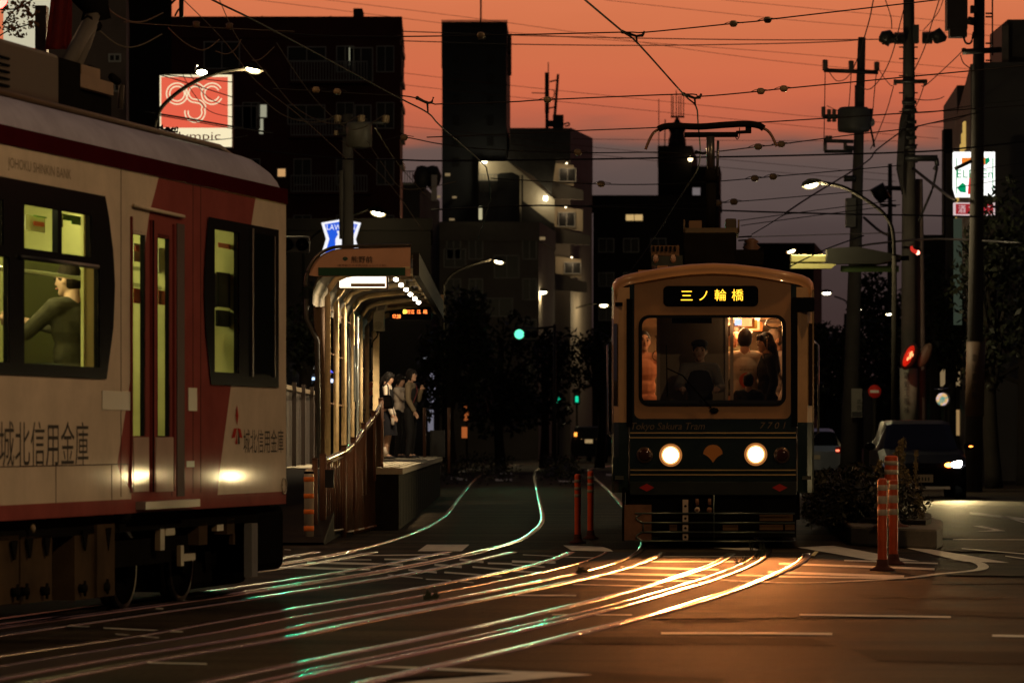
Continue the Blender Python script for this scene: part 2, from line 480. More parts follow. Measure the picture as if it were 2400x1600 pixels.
for a in ((6,200,502,1050,525,18),(6,470,458,1350,480,18),(6,640,433,1060,435,7),(6,860,396,1780,386,9),(6,1180,430,1580,433,13),
          (6,1870,432,2090,455,20),(6,1640,480,1890,500,20),(6,1400,525,1660,550,18),(6,2130,466,2352,472,14),(6,1990,500,2352,530,14),(6,1730,550,2260,588,14),
          (6,1210,572,1530,604,8),(6,260,402,400,405,10),(6,260,340,320,345,6),(6,640,562,820,565,8),
          (7,0,450,400,460,20),(7,0,480,300,502,12),(7,0,535,110,542,20),(7,120,545,400,552,10),(7,1280,452,2080,452,11),(7,1000,502,1900,526,18),
          (7,850,562,1780,580,18),(7,720,608,1680,632,14),(7,560,660,1380,680,8),(7,2060,575,2352,582,12),(7,2000,630,2352,640,10),(7,100,388,460,405,5),(7,1390,405,2200,405,5),(7,480,410,880,418,6),
          (7,30,760,590,762,12),(7,370,938,1100,940,7),(6,1560,612,1790,622,8),(6,1700,620,2000,645,6),
          (8,100,470,1530,520,18),(8,0,547,1250,590,22),(8,100,588,1280,605,14),(8,700,440,1560,468,12),
          (8,290,938,1680,960,14),(8,0,1108,590,1115,18),(7,1370,1108,2352,1108,18),(8,2060,1130,2360,1135,18),
          (8,1850,5,2360,64,20),(8,2150,36,2360,92,12),(8,1700,247,2360,250,7),(8,1780,332,2360,380,9),(8,2180,400,2360,425,8),
          (5,950,1060,1680,1095,10),(5,1060,1115,1460,1150,8),(5,1360,1378,1900,1390,10),(5,500,1040,820,1048,8),(5,1430,880,1500,885,14)):
    line(*a)
patch(8, [(1880,125),(1960,122),(2185,170),(1900,176),(2080,160)])
patch(8, [(270,320),(600,305),(1390,448),(960,440)])
patch(8, [(1200,310),(1340,310),(2220,462),(1800,452)])
patch(6, [(950,1405),(1500,1418),(2352,1452),(2352,1476),(1500,1440)])
patch(6, [(1040,1600),(1500,1545),(2352,1462+18),(2352,1545),(1600,1600)])
patch(7, [(0,1455),(400,1465),(740,1490),(400,1510),(0,1548)])
patch(3, [(420,1275),(580,1280),(580,1292),(440,1288)])
for a in ((2,1790,1255,1940,1265,22),(2,2200,1270,2352,1270,20),(2,1760,1195,1960,1195,8),(2,2230,1212,2352,1212,12),(3,865,1222,1000,1222,16)):
    line(*a)
kind(mk.build('road_markings'), 'structure')
ym = MB()
a = [C(8, 390, 395), C(8, 430, 357), C(8, 466, 358), C(8, 428, 400)]
ym.add([G(x, y, .018) for x, y in a][::-1], [(0, 1, 2, 3)], mat('yellow paint', (.6, .5, .22), .6))
kind(ym.build('yellow_road_marking'), 'structure')
crv = [C(8, *p) for p in ((-700,610),(0,650),(500,652),(1250,612),(1550,575),(1800,552),(1950,530),(1975,498),(1900,462),(1700,440))]
cm = MB(); strip(cm, smoothpath([G(x, y) for x, y in crv], 5), -.05, .05, .009, paint)
kind(cm.build('curved_road_line'), 'structure')
# long tar seams and wheel-worn bands across the carriageway
tar = mat('tar seam', (.008, .007, .006), .9, spec=.0)
sm_ = MB()
for a in ((8,1600,360,2360,372,14),(8,1640,580,2360,590,12),(8,1500,660,2360,655,5),(7,1290,980,2352,975,9),(8,1560,240,2360,247,6),(8,0,968,1500,968,6),(6,1200,1535,2352,1480,20),(7,360,1205,1500,1215,5)):
    n, x0, y0, x1, y1, t = a
    p0, q0 = C(n, x0, y0 - t/2); p1, q1 = C(n, x1, y1 - t/2); r0, s0 = C(n, x0, y0 + t/2); r1, s1 = C(n, x1, y1 + t/2)
    sm_.quad(G(r0, s0, .0035), G(r1, s1, .0035), G(p1, q1, .0035), G(p0, q0, .0035), tar)
kind(sm_.build('road_seams'), 'structure')
patchm = mat('patched asphalt', (.017, .013, .009), .8, var=.75, vscale=1.2, bump=.6, bscale=40, stretch=(.2, 1.2, 1), spec=.02)
pm_ = MB()
for poly in ([(1330, 1490), (1900, 1494), (1960, 1512), (1380, 1506)], [(1540, 1450), (1700, 1447), (1760, 1455), (1560, 1459)], [(1990, 1520), (2500, 1528), (2600, 1560), (2060, 1548)], [(2080, 1424), (2440, 1436), (2440, 1450), (2160, 1436)],
             [(1100, 1556), (1700, 1590), (1640, 1640), (900, 1600)], [(760, 1545), (1120, 1520), (1190, 1528), (820, 1560)], [(2000, 1392), (2350, 1398), (2350, 1404), (2040, 1400)]):
    pm_.add([G(x, y, .0025) for x, y in poly][::-1], [(0, 1, 2, 3)], patchm)
kind(pm_.build('road_patches'), 'structure')

# ------------------------------------------------------------------ median island with kerb, bush and delineator posts on the right
isl = thing('kerb_island', 'low concrete kerb island under the bush right of the green tram', 'kerb', G(2120, 1284))
kz = .22
front = [G(2000, 1279), G(2080, 1281), G(2190, 1286), G(2207, 1284)]
top_back = [G(2207, 1270, 0), G(2207, 1270, 0)]
A, B, C_, D = G(1995, 1278), G(2196, 1288), G(2209, 1282), G(2209, 1262)
E_ = Vector((G(2140, 1200).x + .3, 80, 0)); F_ = Vector((5.6, 80, 0))
base = [A, B, C_, D, E_, F_]
mb = MB(); mb.prism([p + Vector((0, 0, .0)) for p in base], (0, 0, kz), conc); mb.build('kerb', isl, bevel=.03)
# kerb joints and the yellow reflective blocks on the lit corner
mb = MB()
for k in range(4):
    t0, t1 = .04 + k * .035, .04 + k * .035 + .028
    p, q = D.lerp(E_, t0), D.lerp(E_, t1); w = Vector((-.16, 0, 0)); z = Vector((0, 0, kz + .004))
    mb.quad(p + w + z, p + z + Vector((-.02, 0, 0)), q + z + Vector((-.02, 0, 0)), q + w + z, mat('pale kerb paint', (.5, .47, .38), .5, var=.3))
mb.build('painted_block', isl)
mb = MB(); mb.prism([p.lerp(sum(base, Vector()) / 6, .12) + Vector((0, 0, kz + .003)) for p in base], (0, 0, .05), mat('soil', (.03, .022, .015), .95, var=.4, bump=.5)); mb.build('planting_soil', isl)

def leafcloud(mb, pos, spread, n, size, m, rng, squash=1.0):
    for _ in range(n):
        while True:
            d = Vector((rng.uniform(-1, 1), rng.uniform(-1, 1), rng.uniform(-1, 1)))
            if .2 < d.length < 1: break
        c = Vector(pos) + Vector((d.x * spread[0], d.y * spread[1], d.z * spread[2]))
        a = Vector((rng.uniform(-1, 1), rng.uniform(-1, 1), rng.uniform(-1, 1))).normalized() * size * rng.uniform(.5, 1.2)
        b = a.cross(Vector((rng.uniform(-1, 1), rng.uniform(-1, 1), rng.uniform(-1, 1)))).normalized() * a.length * .45
        mb.add([c - a, c + b, c + a, c - b], [(0, 1, 2, 3)], m)
bushm = mat('bush leaves', (.020, .019, .009), .5, var=.5, vscale=3)
bush = thing('roadside_bush', 'dark clipped bush with pale wild flower spikes on the kerb island', 'bush', Vector((5.0, 46, kz)))
mb = MB()
for _ in range(260):
    t = rnd.random(); y = lerp(44, 66, t ** 1.3); x = rnd.uniform(P(1925, 0, y).x, P(2118, 0, y).x)
    zt = EYE + (HY - lerp(1085, 1130, abs(x - P(2010, 0, y).x) / 1.0)) / F * y
    leafcloud(mb, (x, y, rnd.uniform(.25, max(.4, zt - .15))), (.3, .4, .2), 70, .05, bushm, rnd)
for _ in range(20):
    y = rnd.uniform(42, 45); x = P(rnd.uniform(2070, 2150), 0, y).x
    leafcloud(mb, (x, y, rnd.uniform(.2, .5)), (.22, .3, .18), 60, .04, bushm, rnd)
mb.build('foliage', bush)
mb = MB()
for _ in range(60):
    y = rnd.uniform(44, 62); x = rnd.uniform(P(1930, 0, y).x, P(2110, 0, y).x)
    mb.tube([(x, y, kz), (x + rnd.uniform(-.15, .15), y, .45), (x + rnd.uniform(-.3, .3), y + rnd.uniform(-.2, .2), .7)], [.012, .008, .003], bark, 5)
kind(mb.build('stems', bush), 'stuff')
spk = mat('dry flower spikes', (.16, .13, .06), .7, var=.4)
def spike(pts, label, dens=130, w=.045, Y=46.5):
    s = thing('wild_flower_spike', label, 'weed plant', P(pts[0][0], pts[0][1], Y), group='pale weed stalks rising beside the bollards')
    pp = smoothpath([P(x, y, Y) for x, y in pts], 5)
    mb = MB(); mb.tube(pp, .008, spk, 5); mb.build('stalk', s)
    mb = MB()
    for _ in range(dens):
        t = rnd.random(); i = min(int(t * (len(pp) - 1)), len(pp) - 2)
        c = pp[i].lerp(pp[i+1], rnd.random())
        leafcloud(mb, c, (w, w, w), 6, .018, spk, rnd)
    mb.build('flower_head', s)
spike([(2108, 1200), (2112, 1110), (2116, 1030)], 'tallest pale flower spike just right of the striped posts', 170, .055)
spike([(2150, 1230), (2146, 1120), (2148, 1055)], 'thin lone flower stalk in front of the black minivan grille', 70, .03)
spike([(2085, 1190), (2094, 1090), (2110, 1050)], 'bushy flower spike leaning behind the striped posts', 110, .05)
spike([(2120, 1250), (2140, 1180), (2120, 1105)], 'low ragged weed spreading over the kerb corner', 150, .06)
spike([(2165, 1260), (2160, 1200), (2150, 1165)], 'short seedy weed at the lit end of the kerb', 110, .06, 43.5)
spike([(2060, 1150), (2058, 1100), (2063, 1080)], 'sprig with pale tips left of the tall striped post', 50, .04)

# delineator posts
orange = mat('orange post plastic', (.50, .072, .018), .42, var=.25, vscale=6)
reflw = mat('white reflective tape', (.42, .34, .25), .4, var=.2)
def post(name, loc, h, r, bands, label, cat='bollard', m=orange, group=None, base=True):
    t = thing(name, label, cat, loc, group=group)
    mb = MB(); mb.lathe([(r*1.02, .02), (r, .05), (r, h - .03), (r * .9, h - .008), (r * .5, h)], m, loc, 18); mb.build('shaft', t)
    for z0, z1 in bands:
        mb = MB(); mb.lathe([(r + .001, z0), (r + .003, z0 + .002), (r + .003, z1 - .002), (r + .001, z1)], reflw, loc, 18); mb.build('reflective_band', t)
    if base:
        mb = MB(); mb.lathe([(r * 2.7, .0), (r * 2.6, .012), (r * 1.5, .035), (r * 1.25, .06), (r * 1.2, .10)], mat('post base rubber', (.07, .02, .012), .8), loc, 18); mb.build('base', t)
    return t
g = 'orange posts beside the tram lanes'
post('traffic_post', G(2068, 1336), .83, .043, [(.72, .77), (.60, .67), (.496, .55)], 'orange post with white bands, nearer one of the pair by the right kerb', group=g)
post('traffic_post', G(2094, 1322), .80, .043, [(.706, .755), (.58, .653), (.468, .524)], 'orange post with white bands, farther one of the pair by the right kerb', group=g)
post('traffic_post', Vector((P(2089, 0, 42).x, 42, kz)), .78, .074, [(.675, .72), (.573, .624), (.47, .51)], 'thicker striped post rising behind the pair by the right kerb', group=g)
post('traffic_post', G(1354, 1272), .785, .036, [(.685, .72), (.60, .635), (.52, .555)], 'slim red orange post with white bands left of the tram, left of the two', group=g, m=mat('bright red orange plastic', (.88, .11, .03), .4, var=.2))
post('traffic_post', G(1384, 1262), .80, .036, [(.705, .74), (.625, .66), (.545, .58)], 'slim red orange post with white bands left of the tram, nearer the tram', group=g, m=MATS['bright red orange plastic'])

# ------------------------------------------------------------------ platform
PZ = .80
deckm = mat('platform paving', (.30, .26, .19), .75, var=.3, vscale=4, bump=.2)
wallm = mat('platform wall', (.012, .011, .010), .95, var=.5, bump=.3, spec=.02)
pf = thing('tram_platform', 'raised concrete tram platform with ribbed warning strip along its edge', 'platform', (-2.4, 50, 0))
mb = MB()
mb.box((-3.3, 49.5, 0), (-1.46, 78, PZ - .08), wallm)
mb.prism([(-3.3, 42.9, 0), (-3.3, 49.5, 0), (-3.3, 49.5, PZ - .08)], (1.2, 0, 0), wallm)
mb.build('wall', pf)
mb = MB(); mb.box((-3.3, 49.5, PZ - .078), (-1.41, 78, PZ), deckm); mb.build('deck', pf)
mb = MB()
for k in range(9):
    x = -1.50 - k * .10
    mb.box((x - .07, 49.6, PZ + .002), (x, 77.9, PZ + .012), deckm)
mb.build('ribbed_strip', pf)
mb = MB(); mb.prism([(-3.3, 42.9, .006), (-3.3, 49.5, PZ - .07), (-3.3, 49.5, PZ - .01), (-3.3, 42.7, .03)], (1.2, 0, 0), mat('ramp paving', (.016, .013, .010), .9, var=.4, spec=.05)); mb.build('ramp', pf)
mb = MB()
for k in range(20):
    mb.box((-1.462, 50 + k * 1.4, .05), (-1.455, 51.3 + k * 1.4, .62), wallm)
mb.build('wall_panel', pf)
# front ramp fence (steel tube and bars)
fst = mat('bronze fence steel', (.13, .062, .036), .55, .25, var=.3)
fence = thing('ramp_fence', 'brown metal fence with bright tubular rail climbing beside the platform ramp', 'fence', (-2.24, 44.4, 0))
n0 = Vector((-2.26, 44.4, 0))
tops = [(738, 1088), (757, 1078), (805, 1057), (828, 1038), (852, 1004), (875, 976), (893, 946)]
ys = [44.2, 44.6, 46.0, 46.8, 48.0, 49.2, 50.2]
tp = [P(x, y, Y) for (x, y), Y in zip(tops, ys)]
mb = MB(); mb.tube(smoothpath(tp[1:], 5), .022, mat('handrail steel', (.5, .44, .36), .22, 1.0), 10); mb.build('handrail', fence)
for i, p in enumerate(tp):
    g0 = max(0, min(PZ, (p.y - 43.5) / 6 * PZ - .1)) if i > 2 else 0
    mb = MB(); mb.tube([(p.x, p.y, g0 - .02), p + Vector((0, 0, .06))], .034 if i != 1 else .04, fst, 12)
    mb.tube([p + Vector((0, 0, .06)), p + Vector((0, 0, .075))], [.04, .036], fst, 12); mb.build('fence_post', fence)
barb = MB(); pan = MB()
for i in range(1, len(tp) - 1):
    a, b = tp[i], tp[i+1]
    g0 = .10 if i < 2 else .06; 
    for k in range(1, 12):
        t = k / 12; p = a.lerp(b, t)
        if i < 4: barb.tube([(p.x, p.y, g0), (p.x, p.y, p.z - .05)], .009, fst, 6)
    barb.tube([(a.x, a.y, g0), (b.x, b.y, g0)], .014, fst, 6)
    barb.tube([a + Vector((0, 0, -.06)), b + Vector((0, 0, -.06))], .012, fst, 6)
barb.build('bars', fence)
for i in range(3, len(tp) - 1):
    a, b = tp[i], tp[i+1]
    pan.prism([(a.x, a.y + .03, .02), (b.x, b.y + .03, .02), (b.x, b.y + .03, b.z - .07), (a.x, a.y + .03, a.z - .07)], (-.012, .01, 0), mat('dark fence panel', (.035, .022, .014), .95, var=.3, spec=.0))
pan.build('panel', fence)
mb = MB(); a, b = tp[1], tp[2]
pa = P(762, 1094, 44.25); mb.box((pa.x, 44.2, .62), (P(783, 0, 44.25).x, 44.22, pa.z - .03), darkmetal); mb.build('notice_plate', fence)
# back fence
bf = thing('back_fence', 'brown slatted fence along the back of the platform behind the red tram', 'fence', (-3.05, 47, 0))
slat = mat('brown fence slats', (.013, .007, .004), .7, 0, var=.35, vscale=2)
mb = MB()
for k in range(70):
    y = 45.5 + k * .24
    mb.box((-3.06, y, .18), (-3.03, y + .19, 1.84), slat)
mb.build('slats', bf)
mb = MB(); mb.box((-3.08, 45.4, 1.84), (-3.0, 62.4, 1.90), mat('fence cap', (.06, .042, .024), .6)); mb.build('cap_rail', bf)
mb = MB(); mb.box((-3.08, 45.4, .12), (-3.0, 62.4, .18), slat); mb.build('bottom_rail', bf)
for k in range(8):
    mb = MB(); mb.box((-3.01, 45.6 + k * 2.3, .0), (-2.95, 45.66 + k * 2.3, 1.95), slat); mb.build('fence_post', bf)
# steel bollard with orange tape
bl = G(724, 1274)
ssteel = mat('brushed stainless', (.66, .56, .42), .38, .35)
t = thing('steel_bollard', 'stainless bollard with five orange bands at the foot of the ramp', 'bollard', bl)
mb = MB(); mb.lathe([(.054, 0), (.054, .78), (.050, .815), (.036, .84), (.012, .852)], ssteel, bl, 20); mb.build('tube', t)
mb = MB(); mb.lathe([(.0555, .79), (.0565, .80), (.052, .816)], black, bl, 20); mb.build('cap_ring', t)
ob = mat('orange tape', (.85, .20, .03), .5)
for y0, y1 in ((1117, 1128), (1156, 1167), (1193, 1204), (1232, 1244)):
    z0, z1 = (1274 - y1) / ppm(bl.y), (1274 - y0) / ppm(bl.y)
    mb = MB(); mb.lathe([(.055, z0), (.058, z0 + .003), (.058, z1 - .003), (.055, z1)], ob, bl, 20); mb.build('orange_band', t)

# ------------------------------------------------------------------ shelter
cream = mat('cream painted steel', (.70, .54, .31), .85, var=.3, vscale=5, bump=.05, spec=.02)
SY0, SY1, XB, XR = 50.0, 68.0, -2.40, -1.31
sh = thing('tram_shelter', 'platform shelter with cream bent posts, curved roof and lit ceiling spots', 'shelter', (-2.0, 50, PZ))
def ribpath(y):
    return [(XB, y, PZ), (XB, y, 3.02), (XB + .03, y, 3.14), (XB + .11, y, 3.25), (XB + .24, y, 3.31), (XB + .45, y, 3.34), (XR - .02, y, 3.40)]
for px in (768, 788, 806, 825, 845, 860, 876):
    y = XB * F / (px - CX)
    mb = MB(); mb.tube(ribpath(y), .038, cream, 12, M=None); mb.build('bent_post', sh)
mb = MB(); mb.tube([(XB - .10, 50.2, PZ), (XB - .10, 50.2, 2.2), (XB - .12, 50.2, 2.9)], .075, mat('brown steel post', (.11, .07, .045), .8, spec=.05), 12); mb.build('end_post', sh)
mb = MB()
for z in (1.65, 2.32, 2.9):
    mb.tube([(XB - .03, 50.5, z), (XB - .03, SY1, z)], .011, MATS['brown steel post'], 8)
mb.build('cross_rail', sh)
# drain pipes and conduit between posts
mb = MB(); mb.tube([(XB - .28, 50.1, 3.0), (XB - .28, 50.1, 2.75), (XB - .14, 50.1, 2.45), (XB - .12, 50.1, PZ)], .03, mat('drain pipe', (.06, .055, .05), .4), 8); mb.build('drain_pipe', sh)
mb = MB()
for px, z0, z1 in ((818, .8, 2.6), (832, 1.7, 2.5), (838, .8, 2.9)):
    y = 54.2; x = (px - CX) / F * y; mb.tube([(x, y, z0), (x, y, z1)], .022, mat('clear tube', (.25, .27, .26), .15, .6), 8)
mb.build('conduit', sh)
roofm = mat('shelter roof', (.10, .085, .065), .6, var=.3)
prof = [(XB - .20, 2.93), (XB - .19, 3.08), (XB - .12, 3.24), (XB + .02, 3.37), (XB + .18, 3.43), (XB + .45, 3.46), (XR + .02, 3.52)]
mb = MB()
mb.prism([(x, SY0, z) for x, z in prof] + [(x, SY0, z + .05) for x, z in prof[::-1]], (0, SY1 - SY0, 0), roofm); mb.build('roof', sh)
mb = MB(); mb.box((XR + .02, SY0, 3.30), (XR + .10, SY1, 3.60), mat('roof fascia', (.02, .017, .014), .8, spec=.1)); mb.build('roof_fascia', sh)
mb = MB()
for k in range(10):
    mb.box((XR - .06, SY0 + 1 + k * 1.75, 3.36), (XR + .015, SY0 + 1.55 + k * 1.75, 3.44), cream)
mb.build('rib_end', sh)
y = SY1 - .1
mb = MB(); mb.prism([(P(1012, 690, y).x, y, P(0, 690, y).z), (P(1040, 690, y).x, y, P(0, 690, y).z), (P(1040, 730, y).x, y, P(0, 730, y).z), (P(1030, 733, y).x, y, P(0, 733, y).z), (P(1005, 722, y).x, y, P(0, 722, y).z)], (0, .06, 0), cream); mb.build('end_plate', sh)
# gable board with the station name
sg = SY0 - .03
salmon = mat('salmon sign board', (.50, .27, .17), .5, var=.12)
mb = MB()
pts = [(722, 660), (726, 640), (738, 616), (755, 597), (775, 587), (800, 583), (880, 582), (962, 580), (962, 622), (957, 648), (748, 646), (724, 640)]
pts = [(724, 645), (728, 630), (740, 610), (757, 595), (778, 586), (800, 582), (962, 579), (962, 648), (748, 648)]
mb.prism([P(x, y, sg) for x, y in pts], (0, .05, 0), salmon); mb.build('name_board', sh)
mb = MB(); mb.tube(smoothpath([P(x, y, sg - .02) for x, y in ((716, 672), (718, 648), (728, 622), (746, 598), (772, 583), (800, 578), (880, 576), (964, 574))], 4), .022, mat('gable trim', (.09, .075, .055), .3, .6), 8); mb.build('gable_trim', sh)
mb = MB(); mb.box((P(746, 0, sg).x, sg - .02, P(0, 646, sg).z), (P(950, 0, sg).x, sg - .012, P(0, 627, sg).z), mat('dark green stripe', (.012, .05, .025), .4)); mb.build('green_stripe', sh)
kan = mat('sign lettering', (.03, .022, .018), .6)
EX, EZ = (1, 0, 0), (0, 0, 1)
def wtext(s, x0, y0, x1, y1, Y, m, name, parent, **k):
    """lettering in the vertical plane at depth Y, filling a box of the frame"""
    return text(s, P(x0, y1, Y), EX, EZ, (x1 - x0) / F * Y, (y1 - y0) / F * Y, m, name, parent, **k)
wtext('熊野前', 823, 600, 873, 616, sg - .01, kan, 'station_name', sh)
wtext('(東京都立大学荒川キャンパス前)', 790, 619, 905, 625.5, sg - .01, mat('faint lettering', (.13, .065, .045), .6), 'sub_lettering', sh)
mb = MB(); c = P(809, 607, sg - .008)
fan = [(0, -.028)] + [(.034 * math.cos(R(a)), .004 + .026 * math.sin(R(a))) for a in range(-20, 201, 20)]
mb.prism([c + Vector((x, 0, z)) for x, z in fan], (0, -.004, 0), mat('emblem green', (.03, .06, .04), .5)); mb.build('emblem', sh)
# light box under the gable
lb = MB(); y = SY0 + .12
a, b = P(796, 674, y), P(905, 645, y)
lb.box((a.x - .03, y, a.z - .02), (b.x + .03, y + .12, b.z + .02), mat('light box frame', (.12, .08, .05), .4)); lb.build('light_box', sh)
mb = MB(); mb.box((a.x, y - .006, a.z), (b.x, y - .002, b.z), glow('light box face', (1, .86, .62), 3.0)); mb.build('light_box_face', sh)
mb = MB(); mb.box((P(822, 0, y).x, y - .012, P(0, 672, y).z), (P(903, 0, y).x, y - .008, P(0, 664, y).z), mat('brown strip', (.20, .10, .05), .5)); mb.build('light_box_strip', sh)
warm = (1, .78, .48)
lens = glow('spot lens', (1, .90, .72), 26)
for k, (px, py) in enumerate(((928, 652), (940, 665), (952, 676), (962, 687), (972, 697), (981, 706))):
    Y = 50.9 + k * 1.72
    zc = 3.30; x = (px - CX) / F * Y
    mb = MB(); mb.lathe([(.028, .0), (.05, -.02), (.062, -.09)], mat('spot housing', (.5, .42, .3), .4), (x, Y, zc + .1), 14); o = mb.build('ceiling_spot', sh)
    mb = MB(); mb.ball((x, Y, P(0, py + 3, Y).z), (.034, .034, .026), lens, 12); o2 = mb.build('lens', o)
    lamp('spot_light', (x, Y - .1, P(0, py + 3, Y).z - .08), 430, warm, .05, 'SPOT', (x - 1.6, Y + .1, 1.3), 112, .6, parent=sh)
for x in (-1.55, -1.95):  # two added lamps, unseen behind the display, lighting the figures
    mb = MB(); mb.ball((x, 67.7, 3.3), (.05, .05, .038), lens, 12); mb.build('ceiling_spot', sh)
    lamp('spot_light', (x, 67.7, 3.2), 135, warm, .05, 'SPOT', (x - .35, 71, .9), 110, .7, parent=sh)
# loudspeaker and lamp box on the post
sp = thing('loudspeaker_box', 'pale rectangular loudspeaker box with floodlight on the shelter post', 'loudspeaker', P(888, 780, 61))
y = 61.0
mb = MB(); a, b = P(874, 776, y), P(901, 727, y); mb.box((a.x, y, a.z), (b.x, y + .18, b.z), mat('pale enclosure', (.40, .36, .25), .5, var=.15)); mb.build('case', sp, bevel=.015)
mb = MB(); c = P(886, 762, y - .004)
for r in range(7):
    z = c.z + (r - 3) * .018; w = math.sqrt(max(0, .065 ** 2 - (z - c.z) ** 2)); mb.box((c.x - w, y - .006, z - .004), (c.x + w, y - .001, z + .004), mat('speaker grille', (.20, .18, .12), .6))
mb.build('grille', sp)
mb = MB(); mb.prism([P(880, 732, y - .1), P(904, 728, y - .1), P(910, 710, y - .1), P(906, 706, y - .1), P(886, 704, y - .1), P(882, 710, y - .1)], (0, .09, 0), MATS['pale enclosure']); mb.build('floodlight', sp)
mb = MB(); mb.prism([P(885, 728, y - .105), P(900, 726, y - .105), P(905, 712, y - .105), P(888, 709, y - .105)], (0, .004, 0), mat('flood glass', (.16, .14, .11), .3)); mb.build('floodlight_glass', sp)
mb = MB(); mb.tube(smoothpath([P(886, 776, y), P(884, 788, y), P(874, 800, y), P(872, 815, y)], 4), .012, black, 6); mb.build('cable', sp)
mb = MB(); a, b = P(874, 818, y), P(893, 780, y); mb.box((a.x, y + .02, a.z - 1.0), (b.x - .03, y + .12, b.z), cream); mb.build('mounting_post', sp)
# departure display
dd = thing('departure_display', 'dark hanging departure board with glowing orange and red characters', 'display board', P(960, 752, 66.5))
y = 66.5
mb = MB(); a, b = P(913, 750, y), P(1012, 716, y); mb.box((a.x, y, a.z), (b.x, y + .15, b.z), mat('display case', (.010, .009, .008), .3)); mb.build('case', dd)
mb = MB()
for px in (930, 995): mb.tube([P(px, 716, y + .06), P(px, 690, y + .06)], .015, darkmetal, 6)
mb.build('hanger', dd)
led = glow('red led', (1, .20, .04), 5); ledy = glow('yellow led', (1, .72, .08), 5)
wtext('17:38', 921, 737, 939, 745.5, y - .01, led, 'clock_digits', dd)
wtext('回', 945, 726, 952, 735, y - .01, ledy, 'first_character', dd)
wtext('町江  江  班', 953, 726, 1001, 735, y - .01, led, 'message_characters', dd)
wtext('接近情報案内', 916, 726, 943, 731.5, y - .01, mat('dim display lettering', (.09, .07, .05), .6), 'header_lettering', dd)
